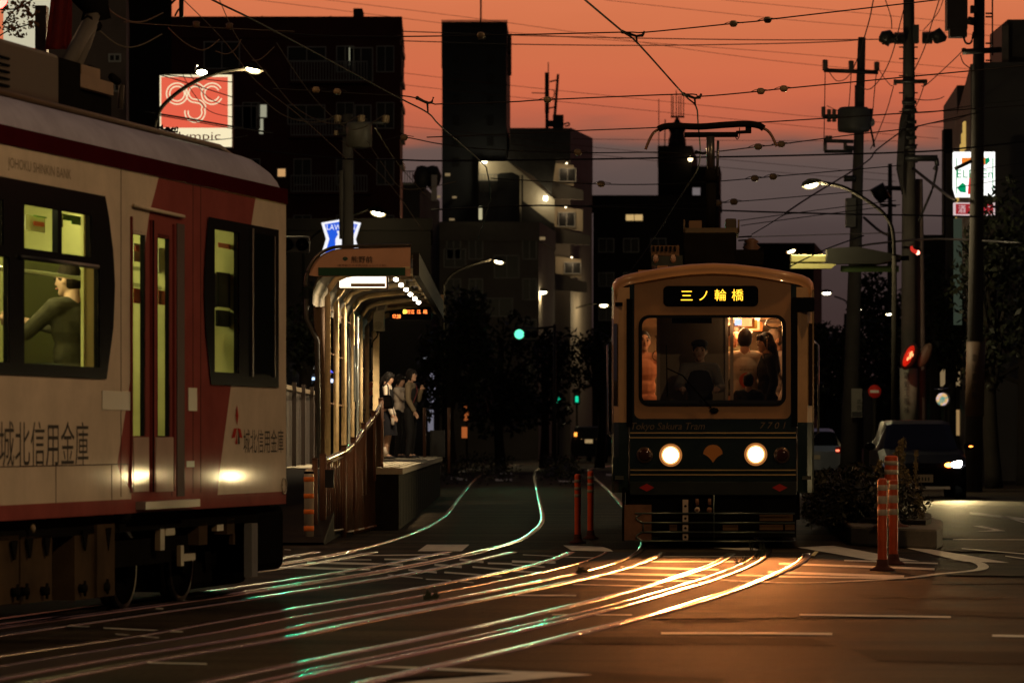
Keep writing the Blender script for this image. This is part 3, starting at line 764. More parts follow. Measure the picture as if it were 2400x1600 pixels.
# ------------------------------------------------------------------ people
eyem = mat('eye', (.02, .015, .012), .2)
lipm = mat('lips', (.30, .11, .09), .5)
def person(label, M, h=1.6, pose=None, top=None, bottom=None, hair='short', haircol=None, shoes=None, skirt=None, glasses=False, group=None, legs=True, sk=None, sleeves='long', face=True, arms=True, voxel=.012):
    """standing or sitting figure; local x right, y forward, z up, feet at the origin, given for a height of 1.7"""
    s = h / 1.7
    sk = sk or skin
    pz = dict(hip=.90, lk=(-.09, .02, .47), rk=(.09, .02, .47), la=(-.09, -.02, .08), ra=(.09, -.02, .08),
              le=(-.23, -.02, 1.10), re=(.23, -.02, 1.10), lw=(-.22, .06, .87), rw=(.22, .06, .87), head=(0, .02, 1.575), nod=0, turn=0, lean=0)
    pz.update(pose or {})
    t = thing('person', label, 'person', M=M @ Matrix.Scale(s, 4), group=group)
    dz = pz['hip'] - .90
    hc = Vector(pz['head']) + Vector((0, 0, dz))
    HM = Matrix.Translation(hc) @ Matrix.Rotation(R(pz['turn']), 4, 'Z') @ Matrix.Rotation(R(-pz['nod']), 4, 'X')
    def hp(x, y, z): return HM @ Vector((x, y, z))
    def Z(v): return Vector(v) + Vector((0, 0, dz))
    ls, rs = Z((-.165, 0, 1.375)), Z((.165, 0, 1.375))
    parts = [('e', Z((0, 0, 1.24)), (.15, .10, .17)), ('e', Z((0, 0, 1.04)), (.125, .09, .16)), ('e', Z((0, -.01, .90)), (.15, .11, .12)),
             (Z((0, -.01, 1.36)), .065, hp(0, -.03, -.08), .052), (ls, .058, Z((0, 0, 1.38)), .07), (rs, .058, Z((0, 0, 1.38)), .07),
             ('e', hc, (.074, .09, .11)), (hp(0, .03, -.06), .05, hp(0, .055, -.085), .032), (hp(0, .080, .012), .010, hp(0, .093, -.022), .012),
             ('e', hp(-.076, -.01, -.01), (.012, .02, .03)), ('e', hp(.076, -.01, -.01), (.012, .02, .03))]
    limbs = []
    if arms:
        for sh_, e, w in ((ls, pz['le'], pz['lw']), (rs, pz['re'], pz['rw'])):
            e, w = Z(e), Z(w)
            limbs += [(sh_, .052, e, .040), (e, .040, w, .028)]
            d = (w - e).normalized(); side = Vector((1, 0, 0)) if abs(d.x) < .8 else Vector((0, 1, 0)); n = d.cross(side).normalized(); side = n.cross(d).normalized()
            pc = w + d * .05
            limbs += [(w, .026, pc + d * .02, .032), (pc + side * .02, .024, pc - side * .02 + d * .02, .022)]
            for k, (o, ln) in enumerate(((.028, .062), (.010, .075), (-.009, .07), (-.027, .055))):
                b = pc + d * .035 + n * o; m_ = b + d * ln * .55 + side * .008; limbs += [(b, .0095, m_, .0088), (m_, .0088, m_ + d * ln * .4 + side * .018, .0075)]
            limbs += [(pc + n * .03 - d * .02, .011, pc + n * .055 + d * .03, .009)]
    if legs:
        for hx, k_, a_ in ((-.085, pz['lk'], pz['la']), (.085, pz['rk'], pz['ra'])):
            hipp = Vector((hx, -.005, pz['hip'])); k_, a_ = Vector(k_), Vector(a_)
            limbs += [(hipp, .085, k_, .052), (k_, .052, k_.lerp(a_, .35) + Vector((0, -.015, 0)), .055), (k_.lerp(a_, .35) + Vector((0, -.015, 0)), .055, a_, .034),
                      (a_, .034, a_ + Vector((0, .11, -.05)), .028)]
    blobs(parts + limbs, sk, 'body', t, voxel, 2)
    if face:
        for x in (-.032, .032):
            mb = MB(); mb.ball(hp(x, .082, .012), (.013, .008, .007), eyem, 8); mb.build('eye', t, local=True)
            mb = MB(); mb.tube([hp(x - .018, .083, .032), hp(x, .088, .037), hp(x + .018, .082, .033)], .0045, hairm, 5); mb.build('eyebrow', t, local=True)
        mb = MB(); mb.ball(hp(0, .088, -.052), (.022, .009, .007), lipm, 8); mb.build('mouth', t, local=True)
    if glasses:
        mb = MB()
        for x in (-.034, .034):
            c = [hp(x + .024 * math.cos(q), .098, .010 + .019 * math.sin(q)) for q in [2 * math.pi * k / 14 for k in range(15)]]
            mb.tube(c, .0028, mat('glasses frame', (.4, .4, .4), .2, .8), 5, caps=False)
        mb.tube([hp(-.012, .099, .014), hp(.012, .099, .014)], .0025, MATS['glasses frame'], 5)
        for x in (-.06, .06): mb.tube([hp(x, .094, .012), hp(x * 1.28, 0, .01)], .0025, MATS['glasses frame'], 5)
        mb.build('glasses', t, local=True)
    hm = haircol or hairm
    if hair:
        hb = [('e', hp(0, -.016, .022), (.084, .094, .108)), ('e', hp(0, -.035, -.01), (.08, .075, .09))]
        if hair in ('bob', 'long', 'tied'):
            hb += [(hp(-.07, .01, .03), .026, hp(-.082, -.005, -.09), .022), (hp(.07, .01, .03), .026, hp(.082, -.005, -.09), .022), (hp(0, -.06, 0), .06, hp(0, -.06, -.09), .05),
                   (hp(-.045, .06, .08), .024, hp(-.05, .074, .045), .015), (hp(.045, .06, .08), .024, hp(.05, .074, .045), .015), (hp(0, .065, .085), .024, hp(0, .08, .05), .013)]
        if hair == 'long':
            hb += [(hp(-.03, -.07, -.05), .06, hp(-.04, -.10, -.34), .045), (hp(.03, -.07, -.05), .06, hp(.04, -.10, -.34), .045)]
        if hair == 'tied':
            hb += [(hp(0, -.09, .02), .03, hp(0, -.13, -.06), .028), (hp(0, -.13, -.06), .028, hp(0, -.12, -.2), .014)]
        blobs(hb, hm, 'hair', t, .012, 2)
    if top:
        tb = [('e', Z((0, 0, 1.24)), (.168, .118, .185)), ('e', Z((0, 0, 1.05)), (.147, .108, .175)), ('e', Z((0, -.01, .93)), (.162, .118, .09)),
              (ls, .07, Z((0, 0, 1.385)), .075), (rs, .07, Z((0, 0, 1.385)), .075)]
        if arms:
            for sh_, e, w in ((ls, pz['le'], pz['lw']), (rs, pz['re'], pz['rw'])):
                e, w = Z(e), Z(w)
                if sleeves == 'long': tb += [(sh_, .066, e, .054), (e, .054, e.lerp(w, .95), .042)]
                elif sleeves == 'short': tb += [(sh_, .068, sh_.lerp(e, .75), .060)]
        blobs(tb, top, 'shirt', t, voxel, 2)
    if bottom and legs:
        bb = [('e', Vector((0, -.01, pz['hip'])), (.165, .122, .12))]
        for hx, k_, a_ in ((-.085, pz['lk'], pz['la']), (.085, pz['rk'], pz['ra'])):
            hipp = Vector((hx, -.005, pz['hip'])); k_, a_ = Vector(k_), Vector(a_)
            bb += [(hipp, .10, k_, .072), (k_, .072, a_ + Vector((0, 0, .01)), .058)]
        blobs(bb, bottom, 'trousers', t, .014, 2)
    if skirt:
        mb = MB(); n = 28; zs = ((.98, .135, .105), (.90, .175, .135), (.70, .20, .165), (skirt[1], .225, .19))
        vs = []; fs = []
        for z, a, b in zs:
            for k in range(n):
                q = 2 * math.pi * k / n; pl = 1 + (.05 if k % 2 else -.02) * (1 if z < .85 else 0); vs.append((a * math.cos(q) * pl, b * math.sin(q) * pl, z + dz))
        for i in range(3):
            for k in range(n): fs.append((i*n+k, i*n+(k+1) % n, (i+1)*n+(k+1) % n, (i+1)*n+k))
        mb.add(vs, fs, skirt[0], True); mb.build('skirt', t, local=True)
    if shoes and legs:
        for a_ in (pz['la'], pz['ra']):
            a_ = Vector(a_); o = blobs([(a_ + Vector((0, -.02, -.045)), .042, a_ + Vector((0, .10, -.05)), .038), (a_ + Vector((0, .10, -.05)), .038, a_ + Vector((0, .15, -.058)), .026)], shoes, 'shoe', t, .012, 2)
    return t
def face_dir(loc, dx, dy):
    """placement of a figure standing at loc and facing (dx, dy)"""
    return Matrix.Translation(Vector(loc)) @ Matrix.Rotation(math.atan2(-dx, dy), 4, 'Z')

white_cloth = mat('white shirt', (.60, .50, .40), .8, var=.12)
black_cloth = mat('black cloth', (.010, .009, .009), .85)
navy = mat('dark skirt cloth', (.010, .009, .012), .85)
tan = mat('tan cloth', (.16, .12, .075), .85, var=.1)
salm = mat('salmon cloth', (.42, .13, .075), .85)
shoe = mat('shoe leather', (.010, .009, .009), .3)
deck = lambda px, Y: Vector(((px - CX) / F * Y, Y, PZ + .004))
# schoolgirl in profile, looking down
g1 = person('schoolgirl with white blouse and dark waistcoat looking down, bottle in hand', face_dir(deck(908, 69), 1, -.12), 1.58,
            dict(nod=22, head=(0, .035, 1.565), le=(-.22, .0, 1.10), re=(.225, .03, 1.10), lw=(-.20, .10, .86), rw=(.205, .12, .87)), top=white_cloth, hair='tied', shoes=shoe, skirt=(navy, .46))
blobs([('e', (0, 0, 1.22), (.174, .126, .20)), ('e', (0, 0, 1.04), (.155, .116, .17)), ((-.10, 0, 1.37), .072, (-.10, .0, 1.2), .08), ((.10, 0, 1.37), .072, (.10, 0, 1.2), .08)], black_cloth, 'waistcoat', g1, .012, 2)
for a_ in ((-.09, -.02, .08), (.09, -.02, .08)):
    mb = MB(); mb.tube([(a_[0], a_[1], .05), (a_[0], a_[1], .14), (a_[0], a_[1] - .008, .24)], [.040, .042, .05], white_cloth, 14); mb.build('sock', g1, local=True)
# bottle and bags are things of their own
def gpos(g, x, y, z): return WM[g.name] @ Vector((x, y, z))
mb = MB(); c = gpos(g1, .20, .135, .66); mb.lathe([(.025, 0), (.032, .01), (.032, .12), (.016, .15), (.014, .17)], mat('bottle plastic', (.40, .33, .27), .2), c, 12)
solo(mb, 'drink_bottle', 'small pale drink bottle in the hand of the schoolgirl', 'bottle')
def bag(name, label, c, d, w, hgt, th, m, strap=None, sm_=None):
    t = thing(name, label, 'bag', c)
    d = Vector(d).normalized(); n = Vector((-d.y, d.x, 0))
    mb = MB(); c = Vector(c)
    pts = [c - d * w * .5, c + d * w * .5, c + d * w * .42 + Vector((0, 0, hgt)), c - d * w * .42 + Vector((0, 0, hgt))]
    mb.prism([p - n * th / 2 for p in pts], n * th, m); o = mb.build('bag_body', t, bevel=.03)
    if strap:
        mb = MB()
        for k in (-1, 1): mb.tube(smoothpath([c + d * w * .3 + Vector((0, 0, hgt - .02)) + n * k * th * .3, Vector(strap) + d * .03, c - d * w * .3 + Vector((0, 0, hgt - .02)) + n * k * th * .3], 6), .010, sm_ or m, 6)
        mb.build('strap', t)
    return t
bag('shoulder_bag', 'black leather shoulder bag hanging behind the schoolgirl', P(893, 958, 65.0), (1, .2, 0), .42, .24, .13, mat('bag leather', (.012, .012, .016), .35), P(902, 900, 65.4))
g2 = person('woman with long loose black hair in a sleeveless salmon top, turned away to the left', face_dir(deck(871, 65.6), .80, .55), 1.56, dict(nod=25, head=(0, .05, 1.56), turn=-30), top=salm, hair='long', skirt=(black_cloth, .3), sleeves='none', shoes=shoe)
bag('tote_bag', 'pale canvas tote bag on the shoulder of the woman in salmon', P(868, 968, 65.2), (1, -.3, 0), .34, .30, .08, mat('canvas', (.42, .37, .26), .85), P(873, 906, 65.5), mat('pale strap', (.35, .28, .2), .8))
g4 = person('person in a crumpled white shirt holding a hand to the face', face_dir(deck(936, 72.5), .9, -.3), 1.58, dict(re=(.24, .16, 1.22), rw=(.08, .22, 1.46), nod=12), top=white_cloth, bottom=black_cloth, hair='bob', shoes=shoe)
g3 = person('woman with glasses and bobbed hair in tan sleeves and dark long trousers', face_dir(deck(962, 71), 1, -.25), 1.66,
            dict(re=(.235, .02, 1.11), rw=(.20, .13, .90), le=(-.22, .10, 1.12), lw=(-.05, .20, 1.30), nod=-3), top=tan, hair='bob', bottom=black_cloth, shoes=shoe, glasses=True)
blobs([('e', (0, .01, 1.20), (.172, .128, .20)), ('e', (0, 0, 1.02), (.158, .12, .17))], black_cloth, 'dark_vest', g3, .012, 2)
mb = MB(); mb.tube([(-.14, .06, 1.42), (0, .135, 1.28), (.15, .10, 1.05)], .012, mat('bag strap', (.10, .02, .02), .6), 6); mb.build('strap', g3, local=True)

# ------------------------------------------------------------------ red and cream tram (left)
TH = math.atan(.225)
LE = Vector(((673 - CX) / F * 29.5, 29.5, 0))
LD = Vector((math.sin(TH), math.cos(TH), 0)); LN = Vector((-math.cos(TH), math.sin(TH), 0))
LMX = Matrix(((LD.x, LN.x, 0, LE.x), (LD.y, LN.y, 0, LE.y), (0, 0, 1, 0), (0, 0, 0, 1)))
def L(d, w, z): return LMX @ Vector((-d, w, z))
def side(px, py, w=0.0):
    """where the ray of a frame position meets the plane w metres inside the tram's right side"""
    o = LE + LN * w; r = Vector(((px - CX) / F, 1, (HY - py) / F))
    k = (o.x * LN.x + o.y * LN.y) / (r.x * LN.x + r.y * LN.y)
    p = r * k
    return -((p - o).dot(LD)), p.z + EYE
def lbox(mb, d0, d1, w0, w1, z0, z1, m): mb.box((-d1, w0, z0), (-d0, w1, z1), m, LMX)
LEN = 12.5
creamp = mat('cream tram paint', (.60, .49, .36), .6, var=.18, vscale=2.2, coat=.045, spec=.0)
redp = mat('rose red tram paint', (.26, .066, .055), .6, var=.2, vscale=2.2, coat=.045, spec=.0)
maroon = mat('maroon band paint', (.05, .004, .006), .6, var=.2, coat=.03, spec=.0)
roofg = mat('tram roof grey', (.36, .34, .42), .8, var=.22, vscale=3)
tr = thing('red_cream_tram', 'red and cream tram seen from its side with lit yellow green interior', 'tram', M=LMX)
def interp(tbl, z):
    """tbl: (z, d) sorted by rising z"""
    if z <= tbl[0][0]: return tbl[0][1]
    for (a, x), (b, y) in zip(tbl, tbl[1:]):
        if z <= b: return lerp(x, y, (z - a) / max(b - a, 1e-6))
    return tbl[-1][1]
def hole(x0, x1, yt, yb, xr=None):
    """opening from frame columns x0..x1; yt, yb read at column xr"""
    xr = x0 if xr is None else xr
    d1 = side(x0, yt)[0]; d0 = side(x1, yt)[0]
    return (d0, d1, side(xr, yb)[1], side(xr, yt)[1])
HOLES = dict(mu=hole(53, 210, 477, 581), ml=hole(53, 230, 607, 851), pu=(5.98, 7.4) + hole(53, 210, 477, 581)[2:], pl=(5.72, 7.4) + hole(53, 230, 607, 851)[2:],
             dl=hole(312, 338, 547, 1021), dr=hole(370, 396, 556, 1021), cb=hole(500, 557, 535, 871))
hz = side(4, 495)[0]; HOLES['pu'] = (hz, 7.6, HOLES['mu'][2], HOLES['mu'][3])
hz = side(18, 600)[0]; HOLES['pl'] = (hz, 7.6, HOLES['ml'][2], HOLES['ml'][3])
def fill(mb, z0, z1, lo, hi, m, w=0.0, step=.06, holes=True):
    """panel of the side between two boundaries lo(z) < hi(z) (metres from the tram's far end), leaving the windows open"""
    zs = set([z0, z1]); k = int((z1 - z0) / step) + 1
    for i in range(k + 1): zs.add(z0 + (z1 - z0) * i / k)
    for h in HOLES.values():
        for z in h[2:]:
            if z0 < z < z1: zs.add(z)
    zs = sorted(zs)
    for a, b in zip(zs, zs[1:]):
        if b - a < 1e-4: continue
        mid = (a + b) / 2
        segs = [((lo(a), lo(b)), (hi(a), hi(b)))]
        if holes:
            for h in HOLES.values():
                if h[2] < mid < h[3]:
                    ns = []
                    for l_, r_ in segs:
                        lm, rm_ = sum(l_) / 2, sum(r_) / 2
                        if h[1] <= lm or h[0] >= rm_: ns.append((l_, r_)); continue
                        if h[0] > lm: ns.append((l_, (h[0], h[0])))
                        if h[1] < rm_: ns.append(((h[1], h[1]), r_))
                    segs = ns
        for l_, r_ in segs:
            mb.quad(L(l_[0], w, a), L(r_[0], w, a), L(r_[1], w, b), L(l_[1], w, b), m)
def tbl(pts): return sorted([(side(x, y)[1], side(x, y)[0]) for x, y in pts])
redL = tbl([(374, 405), (366, 440), (350, 500), (338, 590), (325, 740), (308, 870), (295, 960), (282, 1040), (274, 1090), (285, 1120), (300, 1135), (308, 1153)])
redR = tbl([(604, 440), (598, 470), (590, 520), (575, 640), (560, 780), (542, 900), (530, 990), (518, 1080), (510, 1152)])
Z0, ZR, ZM, ZG = .690, .785, 2.985, 3.10
wall = MB()
fill(wall, ZR, ZM, lambda z: .03, lambda z: interp(redR, z), creamp)
fill(wall, ZR, ZM, lambda z: interp(redR, z), lambda z: interp(redL, z), redp)
fill(wall, ZR, ZM, lambda z: interp(redL, z), lambda z: LEN, creamp)
fill(wall, Z0, ZR, lambda z: .03, lambda z: LEN, redp)
# far end and left side of the shell
arc = [(.03, 0), (.0, .05), (-.03, .3), (-.05, 1.1), (-.03, 1.9), (.03, 2.2)]
for (d0, w0), (d1, w1) in zip(arc, arc[1:]):
    wall.quad(L(d0, w0, Z0), L(d1, w1, Z0), L(d1, w1, ZG), L(d0, w0, ZG), creamp)
wall.quad(L(0, 2.2, Z0), L(LEN, 2.2, Z0), L(LEN, 2.2, ZG), L(0, 2.2, ZG), creamp)
wall.quad(L(LEN, 0, Z0), L(LEN, 2.2, Z0), L(LEN, 2.2, ZG), L(LEN, 0, ZG), creamp)
wall.build('body', tr)
mb = MB(); fill(mb, ZM, ZG, lambda z: .02, lambda z: LEN, maroon, -.012, holes=False)
mb.quad(L(.02, -.012, ZG), L(LEN, -.012, ZG), L(LEN, .02, ZG), L(.02, .02, ZG), maroon); mb.build('roof_band', tr)
mb = MB()
prof = [(0, 3.10), (.015, 3.15), (.07, 3.235), (.18, 3.315), (.30, 3.35), (.7, 3.39), (1.1, 3.40), (1.5, 3.39), (1.9, 3.35), (2.02, 3.315), (2.13, 3.235), (2.185, 3.15), (2.2, 3.10)]
secs = [(-.02, .0, .08), (.02, .36, .05), (.08, .62, .03), (.18, .82, .01), (.34, .95, .0), (.6, 1, 0), (LEN, 1, 0)]
vs, fs = [], []
for d, k, ins in secs:
    for w, z in prof: vs.append(L(d, 1.1 + (w - 1.1) * (1 - ins), 3.10 + (z - 3.10) * k))
n = len(prof)
for i in range(len(secs) - 1):
    for j in range(n - 1): fs.append((i*n+j, i*n+j+1, (i+1)*n+j+1, (i+1)*n+j))
mb.add(vs, fs, roofg, True); mb.build('roof', tr)
mb = MB(); mb.tube([L(d, .27, z) for d, z in ((.55, 3.315), (.9, 3.365), (LEN, 3.365))], .022, mat('roof rim brown', (.10, .06, .035), .5, var=.3), 8); mb.build('roof_rim', tr)
# black window surrounds
und = mat('underframe black', (.010, .009, .008), .7, var=.3, spec=.0)
surr = mat('black window surround', (.010, .010, .011), .12, coat=.5)
mR = tbl([(243, 460), (252, 510), (262, 590), (266, 670), (262, 770), (246, 888)])
zt, zb = side(243, 460)[1], side(246, 888)[1]
mb = MB(); fill(mb, zb, zt, lambda z: interp(mR, z), lambda z: 7.75, surr, -.012); mb.build('window_surround', tr)
cL = tbl([(485, 508), (478, 600), (475, 690), (480, 790), (492, 903)])
zt2, zb2 = side(485, 508)[1], side(492, 901)[1]
mb = MB(); fill(mb, zb2, zt2, lambda z: side(650, 700)[0], lambda z: interp(cL, z), surr, -.012); mb.build('cab_window_surround', tr)
d1, z1 = side(585, 545); d0, z0_ = side(636, 885)
mb = MB(); lbox(mb, d0, d1, -.022, -.013, z0_ + .02, z1, mat('dark glass', (.004, .006, .006), .03, coat=1)); mb.build('cab_sliding_glass', tr)
mb = MB(); lbox(mb, d1 - .02, d1 + .02, -.028, -.013, z0_, z1 + .03, darkmetal); lbox(mb, d0 - .02, d0, -.028, -.013, z0_, z1, darkmetal); mb.build('cab_sliding_frame', tr)
gl = glassmat('tram window glass', (.92, .95, .85), .03)
for h in HOLES.values():
    frames = MB()
    d0, d1, z0, z1 = h; f = .025
    lbox(frames, d0 - f, d0, .0, .03, z0 - f, z1 + f, und); lbox(frames, d1, d1 + f, .0, .03, z0 - f, z1 + f, und)
    lbox(frames, d0, d1, .0, .03, z0 - f, z0, und); lbox(frames, d0, d1, .0, .03, z1, z1 + f, und)
    frames.build('window_frame', tr)
for k, h in HOLES.items():
    mb = MB(); mb.quad(L(h[0], .01, h[2]), L(h[1], .01, h[2]), L(h[1], .01, h[3]), L(h[0], .01, h[3]), gl); mb.build('door_glass' if k in ('dl', 'dr') else 'window_pane', tr)
mb = MB()
d = side(134, 520)[0]; lbox(mb, d - .04, d + .04, -.018, .02, HOLES['mu'][2], HOLES['mu'][3], surr)
mb.tube([L(HOLES['mu'][0] - .1, -.022, HOLES['mu'][2] - .06), L(HOLES['mu'][1] + .1, -.022, HOLES['mu'][2] - .06)], .016, darkmetal, 6)
mb.build('window_bar', tr)
# doors: leaf edges, painted recess shade, arch, step, gutter
dm = mat('door leaf red', (.15, .030, .024), .6, var=.2, coat=.06, spec=.0)
mb = MB()
dz0, dz1 = side(330, 1153)[1], side(350, 505)[1]
for px in (306, 352, 356, 405):
    d = side(px, 800)[0]; lbox(mb, d - .012, d + .012, -.014, 0, dz0, dz1 - .03, dm)
mb.build('door_edge', tr)
mb = MB(); d0, d1 = side(431, 800)[0], side(413, 800)[0]; lbox(mb, d0, d1, -.006, -.002, dz0 - .04, dz1 - .02, mat('painted door shadow', (.03, .006, .006), .6)); mb.build('door_shade_strip', tr)  # dark strip painted for the shade in the door recess
mb = MB(); d = side(354, 800)[0]; lbox(mb, d - .008, d + .008, -.02, -.003, dz0, dz1 - .03, black); mb.build('door_seal', tr)
dlow = mat('door lower panel', (.42, .30, .23), .6, var=.15, coat=.06, spec=.0)
for x0, x1 in ((311, 346), (363, 404)):
    da, db = side(x1, 1080)[0], side(x0, 1080)[0]; mb = MB(); lbox(mb, da, db, -.010, -.002, side(x0, 1152)[1], side(x0, 1024)[1], dlow); mb.build('door_lower_panel', tr)
mb = MB(); mb.tube(smoothpath([L(side(x, y)[0], -.02, side(x, y)[1]) for x, y in ((308, 481), (330, 487), (370, 496), (424, 508))], 4), .014, creamp, 8); mb.build('door_gutter', tr)
mb = MB(); lbox(mb, side(447, 1175)[0], side(318, 1175)[0], -.07, .02, side(380, 1190)[1], side(380, 1172)[1], mat('step steel', (.30, .26, .22), .45, .5)); mb.build('door_step', tr)
# side plates and notices
pl = mat('notice plate', (.42, .36, .27), .4, var=.1)
def sidepanel(x0, y0, x1, y1, m, name, w=-.006):
    mb = MB(); lbox(mb, side(x1, y0)[0], side(x0, y0)[0], w, w + .004, side(x0, y1)[1], side(x0, y0)[1], m); return mb.build(name, tr)
sidepanel(238, 915, 304, 960, pl, 'notice_plate'); sidepanel(440, 908, 460, 962, pl, 'notice_plate'); sidepanel(436, 1080, 454, 1094, pl, 'notice_plate')
# lettering
letg = mat('grey side lettering', (.07, .062, .052), .8, spec=.02); letf = mat('faint side lettering', (.22, .17, .11), .8, spec=.02); letr = mat('red emblem', (.40, .03, .02), .8, spec=.02)
def ltext(s, x0, y0, x1, y1, m, name, **k):
    da, za = side(x0, y1); db, zb_ = side(x1, y1); zt_ = side(x0, y0)[1]
    return text(s, L(da, -.0010, za), LD, (0, 0, 1), da - db, zt_ - za, m, name, tr, ext=.0006, **k)
ltext('城北信用金庫', -2, 985, 207, 1094, letg, 'bank_lettering')
ltext('城北信用金庫', 570, 1005, 664, 1062, letg, 'bank_lettering')
ltext('JOHOKU SHINKIN BANK', 18, 368, 166, 400, letf, 'upper_lettering')
mb = MB()
for dx, dy, a in ((0, -.11, 90), (-.07, .02, 210), (.07, .02, 330)):
    c = side(554, 1008); q = [(.0, -.075), (.035, 0), (0, .075), (-.035, 0)]
    mb.add([L(c[0] - dx - (x * math.cos(R(a - 90)) - z * math.sin(R(a - 90))), -.006, c[1] - dy + (x * math.sin(R(a - 90)) + z * math.cos(R(a - 90)))) for x, z in q], [(0, 1, 2, 3)], letr)
c = side(556, 1040); mb.add([L(c[0] + .06, -.006, c[1]), L(c[0] + .02, -.006, c[1] - .0), L(c[0] + .03, -.006, c[1] + .10)], [(0, 1, 2)], letr)
mb.add([L(c[0] - .0, -.006, c[1]), L(c[0] - .05, -.006, c[1]), L(c[0] - .02, -.006, c[1] + .10)], [(0, 1, 2)], letg)
mb.build('flower_emblem', tr)
mb = MB(); c = side(664, 1138)
mb.tube([L(c[0] + .06 * math.cos(q), -.008, c[1] + .06 * math.sin(q)) for q in [2 * math.pi * k / 16 for k in range(17)]], .006, pl, 5); mb.build('round_cover', tr)
mb = MB()
for px in (283, 452, 470): d = side(px, 900)[0]; lbox(mb, d - .003, d + .003, -.003, -.001, ZR + .02, ZM, mat('panel seam', (.05, .03, .025), .8, spec=.05))
for z in (1.02,): lbox(mb, side(300, 900)[0], LEN, -.003, -.001, z - .003, z + .003, MATS['panel seam'])
for d in (2.9, 4.2, 5.3): lbox(mb, d - .003, d + .003, -.003, -.001, ZR, 1.02, MATS['panel seam'])
mb.build('panel_seam', tr)
# interior
inn = mat('interior panel', (.58, .56, .25), .6, var=.1)
mb = MB()
def iq(d0, d1, w0, w1, z0, z1): lbox(mb, d0, d1, w0, w1, z0, z1, inn)
lbox(mb, .1, LEN - .1, .05, 2.12, .74, .78, mat('tram floor', (.08, .08, .06), .7))
lbox(mb, .1, LEN - .1, .05, 2.12, 2.93, 2.97, inn)
# opposite wall with its window band open to the dark
ow = [(.1, 1.0), (1.5, 2.0), (4.35, 4.85), (6.2, 6.5), (8.2, 8.5), (11.8, 12.4)]
for a, b in ow: lbox(mb, a, b, 2.10, 2.14, .78, 2.93, inn)
lbox(mb, .1, LEN - .1, 2.10, 2.13, .78, 1.35, inn); lbox(mb, .1, LEN - .1, 2.10, 2.13, 2.45, 2.93, inn)
mb.build('interior_lining', tr)
mb = MB(); lbox(mb, .1, LEN - .1, 2.12, 2.135, 1.35, 2.45, mat('far side glass', (.012, .014, .008), .05)); mb.build('far_window', tr)
# cab partition, screen behind the passenger, rails, posters
mb = MB(); lbox(mb, 1.18, 1.24, .05, 2.1, .78, 2.93, inn); mb.build('cab_partition', tr)
mb = MB(); da_ = side(196, 740, 1.25)[0]; db2 = side(30, 740, 1.25)[0]; lbox(mb, da_, db2, 1.25, 1.28, .8, side(120, 597, 1.25)[1], mat('dark seat screen', (.05, .05, .012), .4, var=.2)); mb.build('seat_screen', tr)
mb = MB(); lbox(mb, side(240, 740, .40)[0], side(196, 740, .40)[0], .40, .42, .8, 2.9, inn); mb.build('end_screen', tr)
mb = MB()
for z in (2.42, 2.30): mb.tube([L(1.3, .6, z), L(9, .6, z)], .016, chrome, 8)
mb.build('hand_rail', tr)
dk = mat('dark fitting', (.010, .012, .008), .7, spec=.1)
for x0, y0, x1, y1 in ((512, 637, 545, 722), (511, 726, 552, 768), (504, 640, 509, 720)):
    dd_, zz = side(x0, y0, .08); de, ze = side(x1, y1, .08)
    mb = MB(); lbox(mb, de, dd_, .08, .10, ze, zz, dk); mb.build('cab_screen', tr)
mb = MB(); dd_, zz = side(512, 568, .08); de, ze = side(545, 585, .08); lbox(mb, de, dd_, .08, .085, ze, zz, mat('orange notice', (.55, .22, .10), .6)); mb.build('cab_notice', tr)
lamp('interior_light', L(.9, .45, 2.75), 7, (1, .93, .46), .08, parent=tr)
pm = [mat('poster green', (.10, .22, .04), .6), mat('poster white', (.5, .5, .35), .6), mat('poster red', (.4, .08, .04), .6)]
for x0, y0, x1, y1, k, w in ((60, 502, 106, 546, 1, .9), (80, 504, 110, 512, 0, .88), (80, 518, 104, 532, 2, .88), (142, 500, 190, 522, 0, .9), (142, 500, 148, 532, 1, .88), (168, 515, 200, 530, 0, .88),
                         (314, 570, 332, 615, 1, .5), (318, 575, 326, 590, 2, .48), (372, 580, 392, 640, 1, .5), (314, 675, 334, 712, 2, .5), (372, 680, 388, 715, 2, .5)):
    da, za = side(x0, y0, w); db, zb_ = side(x1, y1, w)
    mb = MB(); lbox(mb, min(da, db), max(da, db), w, w + .005, zb_, za, pm[k]); mb.build('interior_poster', tr)
for k in range(4):
    d0 = .5 + k * 2.6
    mb = MB(); lbox(mb, d0, d0 + 1.9, .95, 1.25, 2.90, 2.928, glow('tram tube light', (1, .93, .42), 5.0)); mb.build('ceiling_light', tr)
for d_ in (.8, 3.2, 5.0, 7.0): lamp('interior_light', L(d_, 1.0, 2.7), 40, (1, .93, .46), .12, parent=tr)
mb = MB()
for k in range(5): lbox(mb, 4.2 + k * .42, 4.5 + k * .42, 1.29, 1.36, 1.0 , 1.5, mat('seat cloth', (.03, .05, .02), .9))
mb.build('seat', tr)
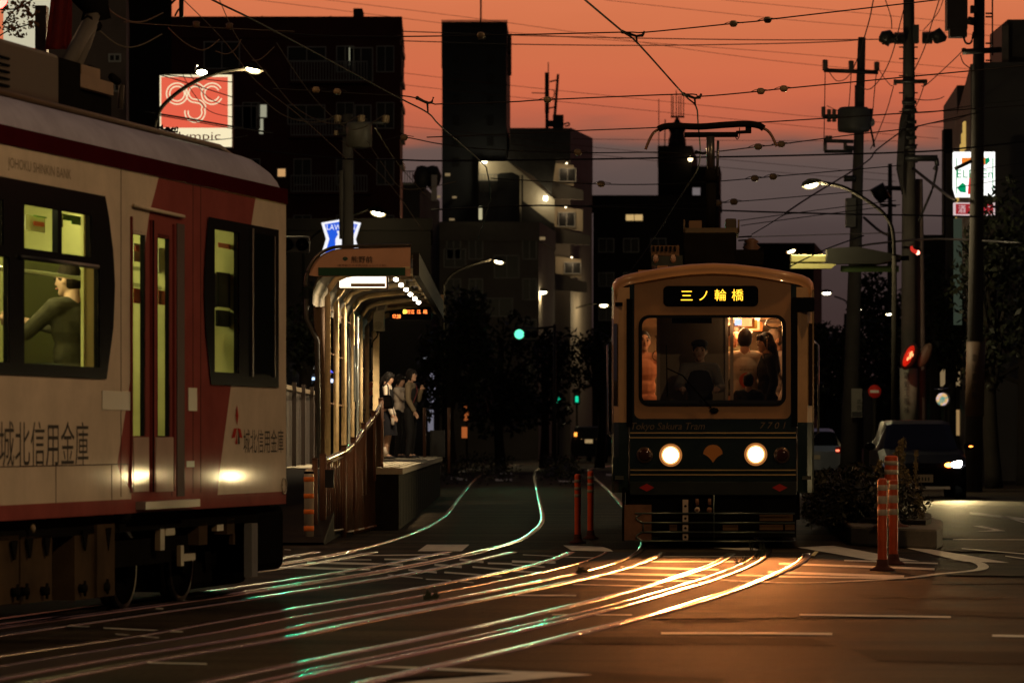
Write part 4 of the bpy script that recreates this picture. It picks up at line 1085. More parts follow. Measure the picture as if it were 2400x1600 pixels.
# underframe
ubox = mat('underfloor box', (.065, .042, .023), .8, spec=.02, var=.45, vscale=3, bump=.1)
mb = MB(); lbox(mb, .15, LEN, .10, 2.1, .56, .74, und); mb.build('underframe', tr)
def ub(x0, x1, yt, yb, name, m, w0=.12, w1=.6, bev=.0):
    da, zt_ = side(x0, yt, w0); db, zb_ = side(x1, yb, w0)
    mb = MB(); lbox(mb, db, da, w0, w1, min(zb_, zt_ - .05), zt_, m); return mb.build(name, tr, bevel=bev)
ub(-120, 44, 1265, 1412, 'equipment_box', ubox, .10, .7); ub(48, 122, 1258, 1406, 'equipment_box', ubox, .10, .7); ub(175, 225, 1234, 1400, 'equipment_box', ubox, .10, .7)
ub(228, 269, 1229, 1394, 'equipment_box', ubox, .08, .7)
ub(118, 178, 1225, 1390, 'dark_locker', und, .25, .7)
for x, yt, yb in ((30, 1266, 1310), (66, 1262, 1305), (107, 1258, 1302), (196, 1240, 1290), (250, 1236, 1290)):
    mb = MB(); d_, z_ = side(x, yt, .09); d2, z2 = side(x, yb, .09)
    mb.prism([L(d_ - .06, .075, z_), L(d_ + .06, .075, z_), L(d_ + .015, .075, z_ - .12), L(d_, .075, z2), L(d_ - .015, .075, z_ - .12)], LN * .01, und); mb.build('box_latch', tr)
for x, y in ((38, 1387), (60, 1385), (107, 1384), (196, 1378), (249, 1374)):
    mb = MB(); d_, z_ = side(x, y, .07); mb.tube([L(d_, .05, z_), L(d_, .1, z_)], .028, und, 8); mb.tube([L(d_ - .0, .06, z_ - .05), L(d_, .06, z_ + .05)], .01, und, 6); mb.build('box_latch', tr)
# bogie with two wheels
bg_ = thing  # (wheels are parts of the tram)
for x, yb in ((287, 1424), (422, 1411)):
    wd_ = .36
    d_, z_ = side(x, yb, wd_); c = L(d_, wd_, .29)
    mb = MB(); ax = LN
    mb.tube([c - ax * .0, c + ax * .025], .30, und, 28); mb.tube([c + ax * .025, c + ax * .10], .28, mat('wheel tread', (.16, .14, .12), .35, .9), 28); mb.tube([c - ax * .05, c], .10, und, 14)
    mb.build('wheel', tr)
    mb = MB(); mb.tube([c - ax * .012, c - ax * .002], [.285, .285], MATS['wheel tread'], 28); mb.tube([c - ax * .016, c - ax * .003], [.25, .25], und, 28); mb.build('wheel_rim', tr)
ub(258, 460, 1268, 1310, 'bogie_frame', und, .18, .30); ub(376, 386, 1222, 1288, 'damper', mat('light damper', (.20, .15, .095), .45), .10, .14); ub(466, 486, 1224, 1275, 'spring', ubox, .10, .2)
ub(388, 410, 1238, 1244, 'brake_rod', MATS['light damper'], .1, .14); ub(430, 458, 1298, 1306, 'brake_rod', MATS['light damper'], .1, .14); ub(424, 431, 1278, 1325, 'brake_rod', MATS['light damper'], .1, .13)
ub(508, 524, 1228, 1236, 'brake_rod', MATS['light damper'], .1, .14); ub(532, 550, 1214, 1250, 'junction_box', ubox, .1, .2); ub(546, 551, 1250, 1275, 'pipe', ubox, .1, .13)
ub(262, 380, 1225, 1375, 'brake_unit', und, .45, .9); ub(400, 500, 1290, 1375, 'traction_motor', und, .40, 1.0, .05); ub(480, 580, 1230, 1365, 'traction_motor', und, .45, 1.0, .05)
ub(590, 604, 1226, 1350, 'end_bracket', grey, .06, .12); ub(604, 668, 1185, 1333, 'end_guard', black, .08, .8, .06)
mb = MB(); d_, z_ = side(80, 1238, .05); mb.ball(L(d_, .06, z_), (.02, .02, .03), MATS['light damper'], 8); mb.build('side_knob', tr); mb = MB(); d_, z_ = side(288, 1210, .05); mb.ball(L(d_, .06, z_), (.07, .04, .05), und, 10); mb.build('side_knob', tr)
# roof gear
acm = mat('roof unit', (.055, .042, .028), .55, var=.3)
mb = MB(); da, zt_ = side(140, 128, .55); lbox(mb, da, da + 2.6, .55, 1.7, 3.36, zt_, acm)
mb.build('air_conditioner', tr, bevel=.03)
mb = MB(); 
for k in range(7):
    z_ = zt_ - .12 - k * .045; lbox(mb, side(22, 150, .54)[0], side(22, 150, .54)[0] + .8, .535, .55, z_ - .014, z_, black)
mb.build('vent_grille', tr)
pg = MB()
da, za = side(163, 218, .7); db, zb_ = side(266, 195, .7); lbox(pg, db, da, .7, 1.5, zb_ - .09, zb_, mat('beige roof box', (.20, .13, .07), .5, var=.3)); 
dc, zc = side(222, 175, .7); lbox(pg, db, dc, .8, 1.3, zb_, zb_ + .10, MATS['beige roof box']); pg.build('pantograph_base', tr)
mb = MB(); lbox(mb, db - .1, da + .1, .75, 1.5, 3.40, zb_ - .09, und); da2 = side(145, 190, .6)[0]; lbox(mb, da, da2 + .15, .62, 1.0, 3.38, zb_ + .05, und); mb.build('roof_frame', tr)
mb = MB()
def lt(pts, r, m, w=1.0): mb.tube([L(side(x, y, w)[0], w, side(x, y, w)[1]) for x, y in pts], r, m, 8)
lt([(150, 165), (185, 100), (222, 32), (226, 0)], .055, mat('pantograph arm', (.12, .10, .08), .7)); lt([(176, 170), (205, 100), (218, 60)], .035, MATS['pantograph arm'])
lt([(166, 178), (210, 168), (218, 196)], .05, und)
mb.build('pantograph_arm', tr)
mb = MB(); lt([(195, -20), (222, 8), (225, 45)], .11, und, 1.0); lt([(205, 48), (228, 62)], .04, und, 1.0); mb.build('pantograph_head', tr)
mb = MB(); lt([(262, 180), (276, 192)], .03, und, .9); mb.build('roof_stay', tr); mb = MB(); lt([(285, 200), (282, 255)], .022, acm, .9); mb.build('roof_stay', tr); mb = MB(); lt([(170, 222), (172, 256)], .022, MATS['beige roof box'], .7); mb.build('roof_stay', tr)
# passenger in the left tram
def lface(d, w, z, fd, fw): 
    v = LD * (-fd) + LN * fw; return face_dir(L(d, w, z), v.x, v.y)
dh, zh = side(168, 655, .75)
pas = person('passenger in an olive jacket sitting inside the red and cream tram, arm stretched forward', face_dir(L(dh + .02, .75, zh - 1.575), -.80, .62), 1.70,
             dict(le=(-.22, .22, 1.20), lw=(-.16, .45, 1.29), re=(.22, .22, 1.22), rw=(.14, .46, 1.27), lk=(-.1, .42, .92), rk=(.1, .42, .92), la=(-.1, .44, .5), ra=(.1, .44, .5), nod=8, turn=18, head=(0, .03, 1.575)),
             top=mat('olive jacket', (.055, .048, .030), .9, spec=.05, var=.35, vscale=7, bump=.6, bscale=9), bottom=mat('dark trousers', (.03, .03, .02), .9), hair='short', face=True, haircol=mat('dark hair', (.016, .011, .007), .8, spec=.05), sleeves='long')
# ------------------------------------------------------------------ green and cream tram (right)
TY = 41.5; TK = F / TY
TO = Vector(((1671 - CX) / F * TY, TY, 0)); a_ = Vector((.046, 1, 0)).normalized(); r_ = Vector((a_.y, -a_.x, 0))
TM = Matrix(((r_.x, a_.x, 0, TO.x), (r_.y, a_.y, 0, TO.y), (0, 0, 1, 0), (0, 0, 0, 1)))
def T(x, y, z): return TM @ Vector((x, y, z))
def fr(px, py): return ((px - 1671) / TK, EYE + (HY - py) / TK)
def fb(px, py, y):
    """position on the plane y metres behind the tram's front"""
    k = F / (TY + y); return ((px - CX) / F * (TY + y) - TO.x - .046 * y, EYE + (HY - py) / k)
def tbox(mb, x0, x1, y0, y1, z0, z1, m): mb.box((x0, y0, z0), (x1, y1, z1), m, TM)
greenp = mat('dark green tram paint', (.012, .022, .016), .16, var=.2, coat=1.0)
creamt = mat('tram cream beige paint', (.42, .21, .085), .35, var=.15, vscale=2, coat=.4)
gold = mat('gold line', (.55, .36, .14), .35, .6)
t7 = thing('green_cream_tram', 'dark green and cream retro tram facing the camera with two bright headlights', 'tram', M=TM)
TLEN = 12.0
plan = [(-1.10, TLEN), (-1.10, .34), (-1.075, .20), (-1.02, .10), (-.95, .035), (-.90, .0)]
planR = [(-x, y) for x, y in plan[::-1]]
swin = (.55, 1.45, 1.62, 2.47)      # cab side window: y0, y1, z0, z1
body = MB()
def wallseg(mb, P_, z0, z1, m):
    for (xa, ya), (xb, yb) in zip(P_, P_[1:]):
        mb.add([T(xa, ya, z0), T(xb, yb, z0), T(xb, yb, z1), T(xa, ya, z1)], [(0, 1, 2, 3)], m, True)
ZB, ZC, ZT = .60, 2.66, 2.82
for P_ in ([p for p in plan[1:]], planR[:-1]):
    wallseg(body, P_, ZB, 1.36, greenp)
    wallseg(body, P_, 1.36, ZT, mat('glossy corner beige', (.50, .30, .14), .22, var=.3, vscale=1.5, coat=1.0))
# side walls with window openings
wins = [(.62, .98, 1.53, 2.47)] + [(1.5 + k * 1.35, 2.6 + k * 1.35, 1.62, 2.45) for k in range(7)]
for sx in (-1, 1):
    ys = [.34] + [v for w in wins for v in w[:2]] + [TLEN]
    for k in range(0, len(ys), 2):
        body.quad(T(sx * 1.1, ys[k], ZB), T(sx * 1.1, ys[k+1], ZB), T(sx * 1.1, ys[k+1], ZC), T(sx * 1.1, ys[k], ZC), greenp)
    for y0, y1, z0, z1 in wins:
        body.quad(T(sx * 1.1, y0, ZB), T(sx * 1.1, y1, ZB), T(sx * 1.1, y1, z0), T(sx * 1.1, y0, z0), greenp)
        body.quad(T(sx * 1.1, y0, z1), T(sx * 1.1, y1, z1), T(sx * 1.1, y1, ZC), T(sx * 1.1, y0, ZC), greenp)
    body.quad(T(sx * 1.1, .34, ZC), T(sx * 1.1, TLEN, ZC), T(sx * 1.1, TLEN, ZT), T(sx * 1.1, .34, ZT), creamt)
body.quad(T(-1.1, TLEN, ZB), T(1.1, TLEN, ZB), T(1.1, TLEN, ZT), T(-1.1, TLEN, ZT), greenp)
# flat front with the windscreen opening
x0, z1 = fr(1497, 738); x1, z0 = fr(1842, 952)
gask = rrect(x0, x1, z0, z1, .11, 6)
ring(body, rrect(-.90, .90, ZB, 2.90, .001, 6), gask, 0.0, .03, greenp, TM)
body.build('body', t7)
px0, pz1 = fr(1487, 652); px1, pz0 = fr(1853, 981)
mb = MB(); ring(mb, rrect(px0, px1, pz0, pz1 + .05, .07, 6), gask, -.010, .012, creamt, TM); mb.build('front_panel', t7)
gx0, gz1 = fr(1505, 745); gx1, gz0 = fr(1833, 945)
glo = rrect(gx0, gx1, gz0, gz1, .085, 6)
mb = MB(); ring(mb, gask, glo, -.022, .035, mat('windscreen rubber', (.010, .010, .010), .22), TM); mb.build('windscreen_rubber', t7)
gl2 = glassmat('windscreen glass', (.92, .92, .92), .04)
mb = MB(); mb.add([T(x, .0, z) for x, z in glo], [tuple(range(len(glo)))], gl2); mb.build('windscreen', t7)
# roof with its rounded front lip
arcx = [1.10, 1.09, 1.05, .98, .88, .72, .5, .25, 0]
arcz = [2.80, 2.875, 2.925, 2.955, 2.975, 3.005, 3.04, 3.068, 3.08]
top = [(-x, z) for x, z in zip(arcx, arcz)] + [(x, z) for x, z in list(zip(arcx, arcz))[::-1][1:]]
mb = MB(); secs = [(-.075, .955, -.115), (-.085, .965, -.07), (-.06, .975, -.02), (.02, .985, .0), (.30, 1.0, .0), (TLEN, 1.0, .0)]
vs, fs = [], []
for y, k, dz in secs:
    for x, z in top:
        xx = x * k
        yy = y + (.0 if abs(x) < .8 else (abs(x) - .8) ** 1.6 * 1.5 if y < .25 else 0)
        vs.append(T(xx, yy, z + dz))
n = len(top)
for i in range(len(secs) - 1):
    for j in range(n - 1): fs.append((i*n+j, i*n+j+1, (i+1)*n+j+1, (i+1)*n+j))
# underside of the lip
for x, z in top: vs.append(T(x * .955, .0 + (.0 if abs(x) < .8 else (abs(x) - .8) ** 1.6 * 1.5), z - .14))
b = len(secs) * n
for j in range(n - 1): fs.append((j, j+1, b+j+1, b+j))
mb.add(vs, fs, creamt, True); mb.build('roof', t7)
mb = MB()
for x0_, x1_, z_ in ((1540, 1565, 622), (1495, 1545, 632)):
    xa, za = fr(x0_, z_); xb, _ = fr(x1_, z_); tbox(mb, xa, xb, .3, .8, za - .03, za + .012, creamt)
mb.build('roof_strip', t7)
# destination box
x0, z0 = fr(1555, 718); x1, z1 = fr(1777, 670)
mb = MB(); mb.prism([(x, -.012, z) for x, z in rrect(x0, x1, z0, z1, .05, 5)], (0, -.012, 0), mat('destination glass', (.004, .003, .003), .10), TM); mb.build('destination_sign', t7)
ds = t7.children[-1]
amber = glow('amber led', (1, .50, .03), 2.6)
for ch, xa, xb, ya, yb in (('三', 1596, 1623, 682, 704), ('ノ', 1639, 1658, 682, 704), ('輪', 1675, 1702, 678, 705), ('橋', 1715, 1742, 678, 705)):
    xl, zl = fr(xa, yb); xr, zh_ = fr(xb, ya)
    text(ch, T(xl, -.027, zl), r_, (0, 0, 1), xr - xl, zh_ - zl, amber, 'destination_character', ds)
# gold lines
mb = MB()
for y in (1014, 1025, 1101, 1112):
    x, z = fr(0, y); tbox(mb, -.895, .895, -.006, .0005, z - .006, z + .006, gold)
mb.build('gold_line', t7)
bl_ = mat('beige lettering', (.15, .095, .05), .6)
xl, zl = fr(1480, 1011); xr, zh_ = fr(1652, 990); text('Tokyo Sakura Tram', T(xl, -.004, zl), r_, (0, 0, 1), xr - xl, zh_ - zl, bl_, 'name_lettering', t7, shear=.25)
xl, zl = fr(1781, 1004); xr, zh_ = fr(1841, 989); text('7701', T(xl, -.004, zl), r_, (0, 0, 1), xr - xl, zh_ - zl, bl_, 'number_lettering', t7, shear=.25, spacing=1.5)
# lamps
hl = glow('headlight lens', (1, .78, .42), 12); hglow = glow('headlight glow ring', (1, .42, .12), 1.6)
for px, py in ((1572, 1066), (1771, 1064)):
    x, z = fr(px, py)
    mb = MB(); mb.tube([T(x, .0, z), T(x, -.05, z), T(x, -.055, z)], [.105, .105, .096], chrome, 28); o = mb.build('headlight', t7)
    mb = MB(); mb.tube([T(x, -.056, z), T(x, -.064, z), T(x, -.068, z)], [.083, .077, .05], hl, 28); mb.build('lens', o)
    mb = MB(); mb.tube([T(x, -.0552, z), T(x, -.0562, z)], [.100, .090], hglow, 28); mb.tube([T(x, -.048, z), T(x, -.053, z)], [.124, .118], glow('headlight outer glow', (1, .36, .09), .35), 28); mb.build('glow_ring', o)  # glowing rings painted as a halo around the lens
    lamp('headlight_beam', T(x, -.10, z), 2000, (1, .31, .075), .09, 'SPOT', T(x + .7, -16, -.1), 30, 1.0, parent=t7)
for px in (1511, 1832):
    x, z = fr(px, 1066)
    mb = MB(); mb.tube([T(x, .0, z), T(x, -.045, z), T(x, -.05, z)], [.088, .085, .075], mat('lamp bezel', (.10, .06, .04), .3, .6), 24); o = mb.build('fog_lamp', t7)
    mb = MB(); mb.tube([T(x, -.0505, z), T(x, -.058, z)], [.066, .05], mat('dark red lens', (.035, .010, .007), .10), 24); mb.build('lens', o)
# fan emblem
x, z = fr(1671, 1065)
fanp = [(0, -.085), (-.030, -.045), (-.055, -.02), (-.09, -.0), (-.105, .01), (-.098, .045), (-.075, .078), (-.045, .100), (0, .110), (.045, .100), (.075, .078), (.098, .045), (.105, .01), (.09, -.0), (.055, -.02), (.030, -.045)]
mb = MB(); mb.prism([(x + a, -.0035, z + b) for a, b in fanp[::-1]], (0, -.004, 0), mat('emblem orange', (.55, .20, .045), .4), TM); mb.build('fan_emblem', t7)
for px in (1516, 1827):
    x, z = fr(px, 1142); mb = MB(); mb.prism([(x - .082, -.024, z), (x, -.024, z - .042), (x + .082, -.024, z), (x, -.024, z + .042)], (0, -.006, 0), mat('red retroreflector', (.42, .025, .015), .3), TM); mb.build('diamond_reflector', t7)
x, z = fr(1671, 1128); _, zq = fr(0, 1160)
mb = MB(); tbox(mb, -.90, .90, -.022, .2, zq, z, mat('bumper green', (.014, .018, .014), .4, var=.3)); mb.build('bumper', t7, bevel=.008)
# edge strips of the front and handrails
mb = MB()
for s in (-1, 1): mb.tube([T(s * .905, -.012, .62), T(s * .905, -.012, 2.2)], .009, chrome, 6)
mb.build('corner_trim', t7)
mb = MB()
for px in (1476,): 
    x, z = fr(px, 700); _, zb_ = fr(px, 1000); tbox(mb, x - .035, x + .03, -.05, -.02, zb_, z, black)
mb.build('black_pillar_strip', t7); mb = MB()
x, z = fr(1862, 700); tbox(mb, x - .03, x + .03, -.05, -.02, fr(0, 1000)[1], z, black)
mb.build('black_pillar_strip', t7)
for s in (-1, 1):
    mb = MB(); mb.tube([T(s * 1.10, .45, 1.2), T(s * 1.15, .45, 1.25), T(s * 1.15, .45, 2.2), T(s * 1.10, .45, 2.25)], .013, chrome, 8); mb.build('grab_rail', t7)
mb = MB(); xa, za = fr(1858, 731); xb, zb_ = fr(1908, 697); tbox(mb, xa, xb, -.02, .14, za, zb_, blackgloss); mb.build('mirror', t7, bevel=.01)
mb = MB(); mb.tube([T(xb - .06, .05, zb_ - .05), T(1.06, .3, zb_)], .012, black, 6); mb.build('mirror_arm', t7)
# side window glass and frames
for sx in (-1, 1):
    for k, (y0, y1, z0, z1) in enumerate(wins):
        mb = MB(); mb.quad(T(sx * 1.085, y0, z0), T(sx * 1.085, y1, z0), T(sx * 1.085, y1, z1), T(sx * 1.085, y0, z1), gl2); mb.build('side_window', t7)
    for px0_, px1_ in (((1441, 1457),) if sx < 0 else ((1880, 1893),)):
        # narrow pane in the rounded corner
        mb = MB(); xa = fr(px0_, 757)[0]; xb = fr(px1_, 0)[0]; ya = .16; 
        pts = [(sx * 1.075, .205), (sx * 1.035, .115)]
        mb.quad(T(pts[0][0] + sx * .004, pts[0][1] - .004, fr(0, 950)[1]), T(pts[1][0] + sx * .004, pts[1][1] - .006, fr(0, 950)[1]), T(pts[1][0] + sx * .004, pts[1][1] - .006, fr(0, 757)[1]), T(pts[0][0] + sx * .004, pts[0][1] - .004, fr(0, 757)[1]), mat('corner pane', (.02, .012, .010), .05, coat=1)); mb.build('corner_window', t7)
# step box on the left
mb = MB(); xa, za = fr(1436, 1126); xb, zb_ = fr(1471, 1071); tbox(mb, xa, xb, .1, .5, za, zb_, greenp); mb.build('side_step_box', t7)
# underframe, life guard
mb = MB(); tbox(mb, -.95, .95, .5, TLEN, .30, .62, und)
tbox(mb, -.85, .85, 1.2, 4.2, .10, .62, und); mb.build('underframe', t7)
for y in (1.6, 3.2):
    for s in (-1, 1):
        mb = MB(); mb.tube([T(s * .69, y, .30), T(s * .78, y, .30)], .30, und, 20); mb.build('wheel', t7)
mb = MB()
for py in (1202, 1224, 1246, 1267):
    x, z = fr(0, py); xs = -.78 if py in (1224, 1246) else -.84
    mb.tube([T(xs, -.10, z), T(.88, -.10, z)], .009, mat('guard bar', (.10, .12, .10), .3, .8), 8)
for (ya, yb) in ((1202, 1224), (1246, 1267)):
    za, zb_ = fr(0, ya)[1], fr(0, yb)[1]; x = -.80
    mb.tube(smoothpath([T(x + .04, -.10, za), T(x - .03, -.10, (za + zb_) / 2), T(x + .04, -.10, zb_)], 6), .009, MATS['guard bar'], 8)
x = fr(1673, 0)[0]; mb.tube([T(x, -.10, fr(0, 1160)[1]), T(x, -.10, fr(0, 1267)[1])], .007, MATS['guard bar'], 8)
x = fr(1508, 0)[0]; mb.tube([T(x, -.10, fr(0, 1224)[1]), T(x, -.10, fr(0, 1246)[1])], .007, MATS['guard bar'], 8)
mb.build('life_guard', t7)
rust = mat('rusty plate', (.22, .10, .05), .55, var=.4, vscale=6)
x0, z1 = fr(1461, 1182); x1, z0 = fr(1527, 1265)
mb = MB(); tbox(mb, x0, x1, -.07, -.05, z0, z1, rust); mb.build('guard_plate', t7)
mb = MB(); xa = fr(1461, 0)[0]; tbox(mb, xa - .012, xa + .012, -.08, .3, .08, .66, und); mb.build('guard_side', t7)
wb = mat('white bracket', (.55, .42, .30), .4, var=.2)
for k, (ya, yb) in enumerate(((1170, 1200), (1206, 1222), (1229, 1244), (1250, 1265))):
    x0, z1 = fr(1600, ya); x1, z0 = fr(1613, yb)
    mb = MB(); tbox(mb, x0, x1, -.05, -.03, z0, z1, wb); mb.tube([T((x0+x1)/2, -.0505, (z0+z1)/2), T((x0+x1)/2, -.054, (z0+z1)/2)], .014, und, 10); mb.build('coupler_bracket', t7)
for px in (1634, 1663):
    x, z = fr(px, 1194); mb = MB(); mb.tube([T(x, .05, z), T(x, -.04, z)], .03, wb if px < 1650 else rust, 14); mb.tube([T(x, -.041, z), T(x, -.045, z)], .018, rust, 12); mb.tube([T(x, .0, z + .05), T(x, .0, z + .12)], .02, rust, 8); mb.build('air_hose_cock', t7)
for x0_, x1_, ya, yb in ((1569, 1587, 1229, 1243), (1694, 1730, 1230, 1242), (1780, 1858, 1205, 1220), (1780, 1835, 1229, 1241), (1840, 1862, 1229, 1241)):
    xa, za = fr(x0_, yb); xb, zb_ = fr(x1_, ya); mb = MB(); tbox(mb, xa, xb, .02, .06, za, zb_, mat('brown plate', (.14, .075, .03), .6, var=.3)); mb.build('underfloor_plate', t7)
mb = MB(); tbox(mb, -.9, .9, .1, .5, .12, .60, und); mb.build('dark_back_plate', t7)
# roof gear
y = 3.6
def rb(name, x0_, y0_, x1_, y1_, m, dep=.5, yy=3.6, bev=.0):
    xa, za = fb(x0_, y1_, yy); xb, zb_ = fb(x1_, y0_, yy); mb = MB(); tbox(mb, xa, xb, yy, yy + dep, za, zb_, m); return mb.build(name, t7, bevel=bev)
rb('resistor_box', 1526, 575, 1592, 600, mat('beige roof resistor', (.12, .065, .032), .5, var=.3), .8, 3.0)
mb = MB()
for k in range(6): xa, za = fb(1532 + k * 10, 583, 2.99); tbox(mb, xa - .012, xa + .012, 2.985, 3.0, za - .03, za + .03, black)
mb.build('resistor_louvre', t7)
mb = MB()
for px in (1537, 1578): xa, za = fb(px, 606, 3.0); mb.ball(T(xa, 3.0, za), (.035, .035, .05), mat('porcelain', (.35, .22, .16), .3), 10)
mb.build('porcelain_insulator', t7)
rb('roof_cowl', 1602, 545, 1726, 622, und, 2.2, 3.4, .02)
rb('roof_hatch', 1527, 598, 1600, 622, mat('roof dark green', (.03, .035, .028), .5), .8, 3.0)
rb('roof_cabinet', 1722, 585, 1790, 620, und, 1.5, 3.8)
rb('pantograph_tray', 1604, 534, 1732, 546, mat('tray beige', (.10, .07, .04), .5), 1.2, 3.8)
rb('motor_box', 1615, 517, 1645, 545, mat('pantograph motor', (.15, .085, .045), .5), .4, 3.9)
rb('spring_box', 1700, 512, 1726, 540, mat('dark casting', (.06, .045, .03), .5, var=.5), .4, 3.9, .02)
mb = MB()
for px in (1604, 1731): xa, za = fb(px, 545, 3.8); _, zb_ = fb(px, 515, 3.8); mb.tube([T(xa, 3.8, za), T(xa, 3.8, zb_)], .012, MATS['tray beige'], 6)
mb.build('tray_post', t7)
mb = MB(); Yp = 4.2
def pt(px, py): x, z = fb(px, py, Yp); return T(x, Yp, z)
mb.tube([pt(1666, 545), pt(1667, 425)], .062, und, 12); mb.tube([pt(1666, 425), pt(1666, 405), pt(1665, 395)], [.09, .075, .05], und, 12); mb.build('pantograph_column', t7)
mb = MB(); mb.tube([pt(1666, 398), pt(1665, 320)], .05, mat('pantograph tube', (.12, .115, .11), .3, .8), 12); mb.tube([pt(1681, 412), pt(1683, 330)], .016, MATS['pantograph tube'], 8); mb.build('pantograph_mast', t7)
mb = MB(); mb.tube([pt(1604, 316), pt(1730, 316)], .032, und, 8); mb.tube([pt(1725, 311), pt(1760, 309)], .02, und, 8); a, b = pt(1748, 312), pt(1761, 298); mb.box((a.x, a.y, a.z), (b.x, b.y + .1, b.z), und)
mb.tube(smoothpath([pt(1733, 300), pt(1733, 318), pt(1728, 327), pt(1724, 322)], 5), .006, und, 6); mb.build('crossbar', t7)
mb = MB(); mb.tube(smoothpath([pt(1543, 303), pt(1556, 297), pt(1580, 295), pt(1640, 297), pt(1700, 293), pt(1750, 291), pt(1778, 295), pt(1790, 302)], 5), .04, und, 10)
mb.build('collector_strip', t7)
mb = MB(); hm_ = mat('horn brown', (.16, .08, .05), .4)
mb.tube(smoothpath([pt(1546, 302), pt(1532, 311), pt(1522, 328), pt(1513, 350)], 5), .017, hm_, 8); mb.tube(smoothpath([pt(1788, 301), pt(1800, 308), pt(1810, 322), pt(1820, 344)], 5), .017, hm_, 8); mb.build('horn', t7)
mb = MB(); xa, za = fb(1761, 600, 4.0)
mb.lathe([(.09, 0), (.12, .04), (.07, .07), (.11, .10), (.06, .14), (.09, .17), (.03, .21)], mat('arrester brown', (.13, .07, .045), .4), T(xa, 4.0, za), 14); mb.build('lightning_arrester', t7)
mb = MB()
for dy in (0, 8): mb.tube([pt(1730, 556 + dy), pt(1762, 554 + dy)], .010, und, 6)
mb.build('roof_cable', t7)
# interior
iw = mat('tram interior wall', (.55, .36, .20), .6)
mb = MB(); tbox(mb, -1.06, 1.06, .05, TLEN - .1, .74, .78, MATS['tram floor'])
tbox(mb, -1.06, 1.06, 1.35, TLEN - .1, 2.60, 2.64, iw)
tbox(mb, -1.06, 1.06, TLEN - .5, TLEN - .4, .78, 2.60, iw)
for s in (-1, 1):
    tbox(mb, s * 1.06 - .01, s * 1.06 + .01, 1.35, TLEN, .78, 1.60, iw); tbox(mb, s * 1.06 - .01, s * 1.06 + .01, 1.35, TLEN, 2.48, 2.62, iw)
mb.build('interior_lining', t7)
mb = MB(); tbox(mb, -1.06, 1.06, .06, 1.34, 2.62, 2.66, und); tbox(mb, -.9, .9, .04, .45, 1.0, 1.60, mat('driver desk', (.012, .011, .010), .6)); mb.build('cab_lining', t7)
part_m = mat('cab partition brown', (.20, .15, .10), .6, var=.15)
mb = MB(); xa, _ = fb(1546, 0, 1.3); xb, _ = fb(1700, 0, 1.3); tbox(mb, xa, xb, 1.30, 1.33, .8, 2.60, part_m); mb.build('cab_partition', t7)
mb = MB()
for px in (1543, 1703, 1715):
    xa, _ = fb(px, 0, 1.28); tbox(mb, xa - .018, xa + .018, 1.26, 1.30, .8, 2.6, mat('partition pole', (.30, .22, .15), .3, .6))
mb.build('partition_post', t7)
mb = MB(); xa, za = fb(1575, 757, .2); xb, zb_ = fb(1668, 742, .2); tbox(mb, xa, xb, .15, .25, za, zb_, black); mb.build('sun_visor', t7)
for k in range(6):
    for s in (-.5, .5):
        mb = MB(); tbox(mb, s - .07, s + .07, 1.7 + k * 1.65, 2.9 + k * 1.65, 2.575, 2.598, glow('warm tube light', (1, .58, .26), 5.0)); mb.build('ceiling_light', t7)
for y in (2.2, 4.0, 6.5): lamp('interior_light', T(.3, y, 2.45), 40, (1, .46, .17), .12, parent=t7)
mb = MB()
for s in (-.62, .62): mb.tube([T(s, 1.4, 2.32), T(s, TLEN - .5, 2.32)], .014, chrome, 8)
mb.build('hand_rail', t7)
for k in range(6):
    for s in (-.62, .62):
        y = 1.8 + k * .7; mb = MB(); mb.tube([T(s, y, 2.30), T(s, y, 2.18)], .008, mat('strap webbing', (.35, .2, .1), .7), 6)
        mb.tube([T(s + .05 * math.sin(q), y, 2.12 + .055 * math.cos(q)) for q in [2 * math.pi * j / 12 for j in range(13)]], .008, MATS['strap webbing'], 6); mb.build('hand_strap', t7)
pmm = [mat('hanging ad white', (.5, .42, .34), .6), mat('hanging ad orange', (.6, .2, .05), .6), mat('hanging ad yellow', (.6, .4, .08), .6)]
for k in range(5):
    xa, za = fb(1742 + k * 8, 775, 2.6); mb = MB(); tbox(mb, xa - .04, xa + .1, 2.6 + k * .5, 2.62 + k * .5, za + .05, 2.58, pmm[k % 3]); mb.build('hanging_advert', t7)
xa, za = fb(1722, 762, 2.2); xb, zb_ = fb(1738, 748, 2.2); mb = MB(); tbox(mb, xa, xb, 2.2, 2.23, za, zb_, glow('info screen', (.5, .6, 1), 1.6)); mb.build('info_screen', t7)
mb = MB(); xa, za = fb(1815, 757, 2.0); mb.tube([T(xa + .10 * math.cos(q), 2.0, za + .055 * math.sin(q)) for q in [2 * math.pi * j / 20 for j in range(21)]], .01, chrome, 6); mb.build('fan_guard', t7)
lamp('cab_fill_light', T(.25, 1.0, 2.45), .9, (1, .62, .32), .08, parent=t7)  # added dim lamp, lifts the partition behind the driver
# wiper
mb = MB(); mb.tube([T(*[fr(1672, 962)[0], -.05, fr(1672, 962)[1]]), T(fr(1600, 880)[0], -.04, fr(1600, 880)[1]), T(fr(1562, 862)[0], -.035, fr(1562, 862)[1])], .008, black, 6)
mb.tube([T(fr(1562, 808)[0], -.03, fr(1562, 808)[1]), T(fr(1564, 930)[0], -.03, fr(1564, 930)[1])], .007, black, 6)
mb.ball(T(fr(1674, 962)[0], -.05, fr(1674, 962)[1]), (.05, .04, .035), black, 8); mb.build('wiper', t7)
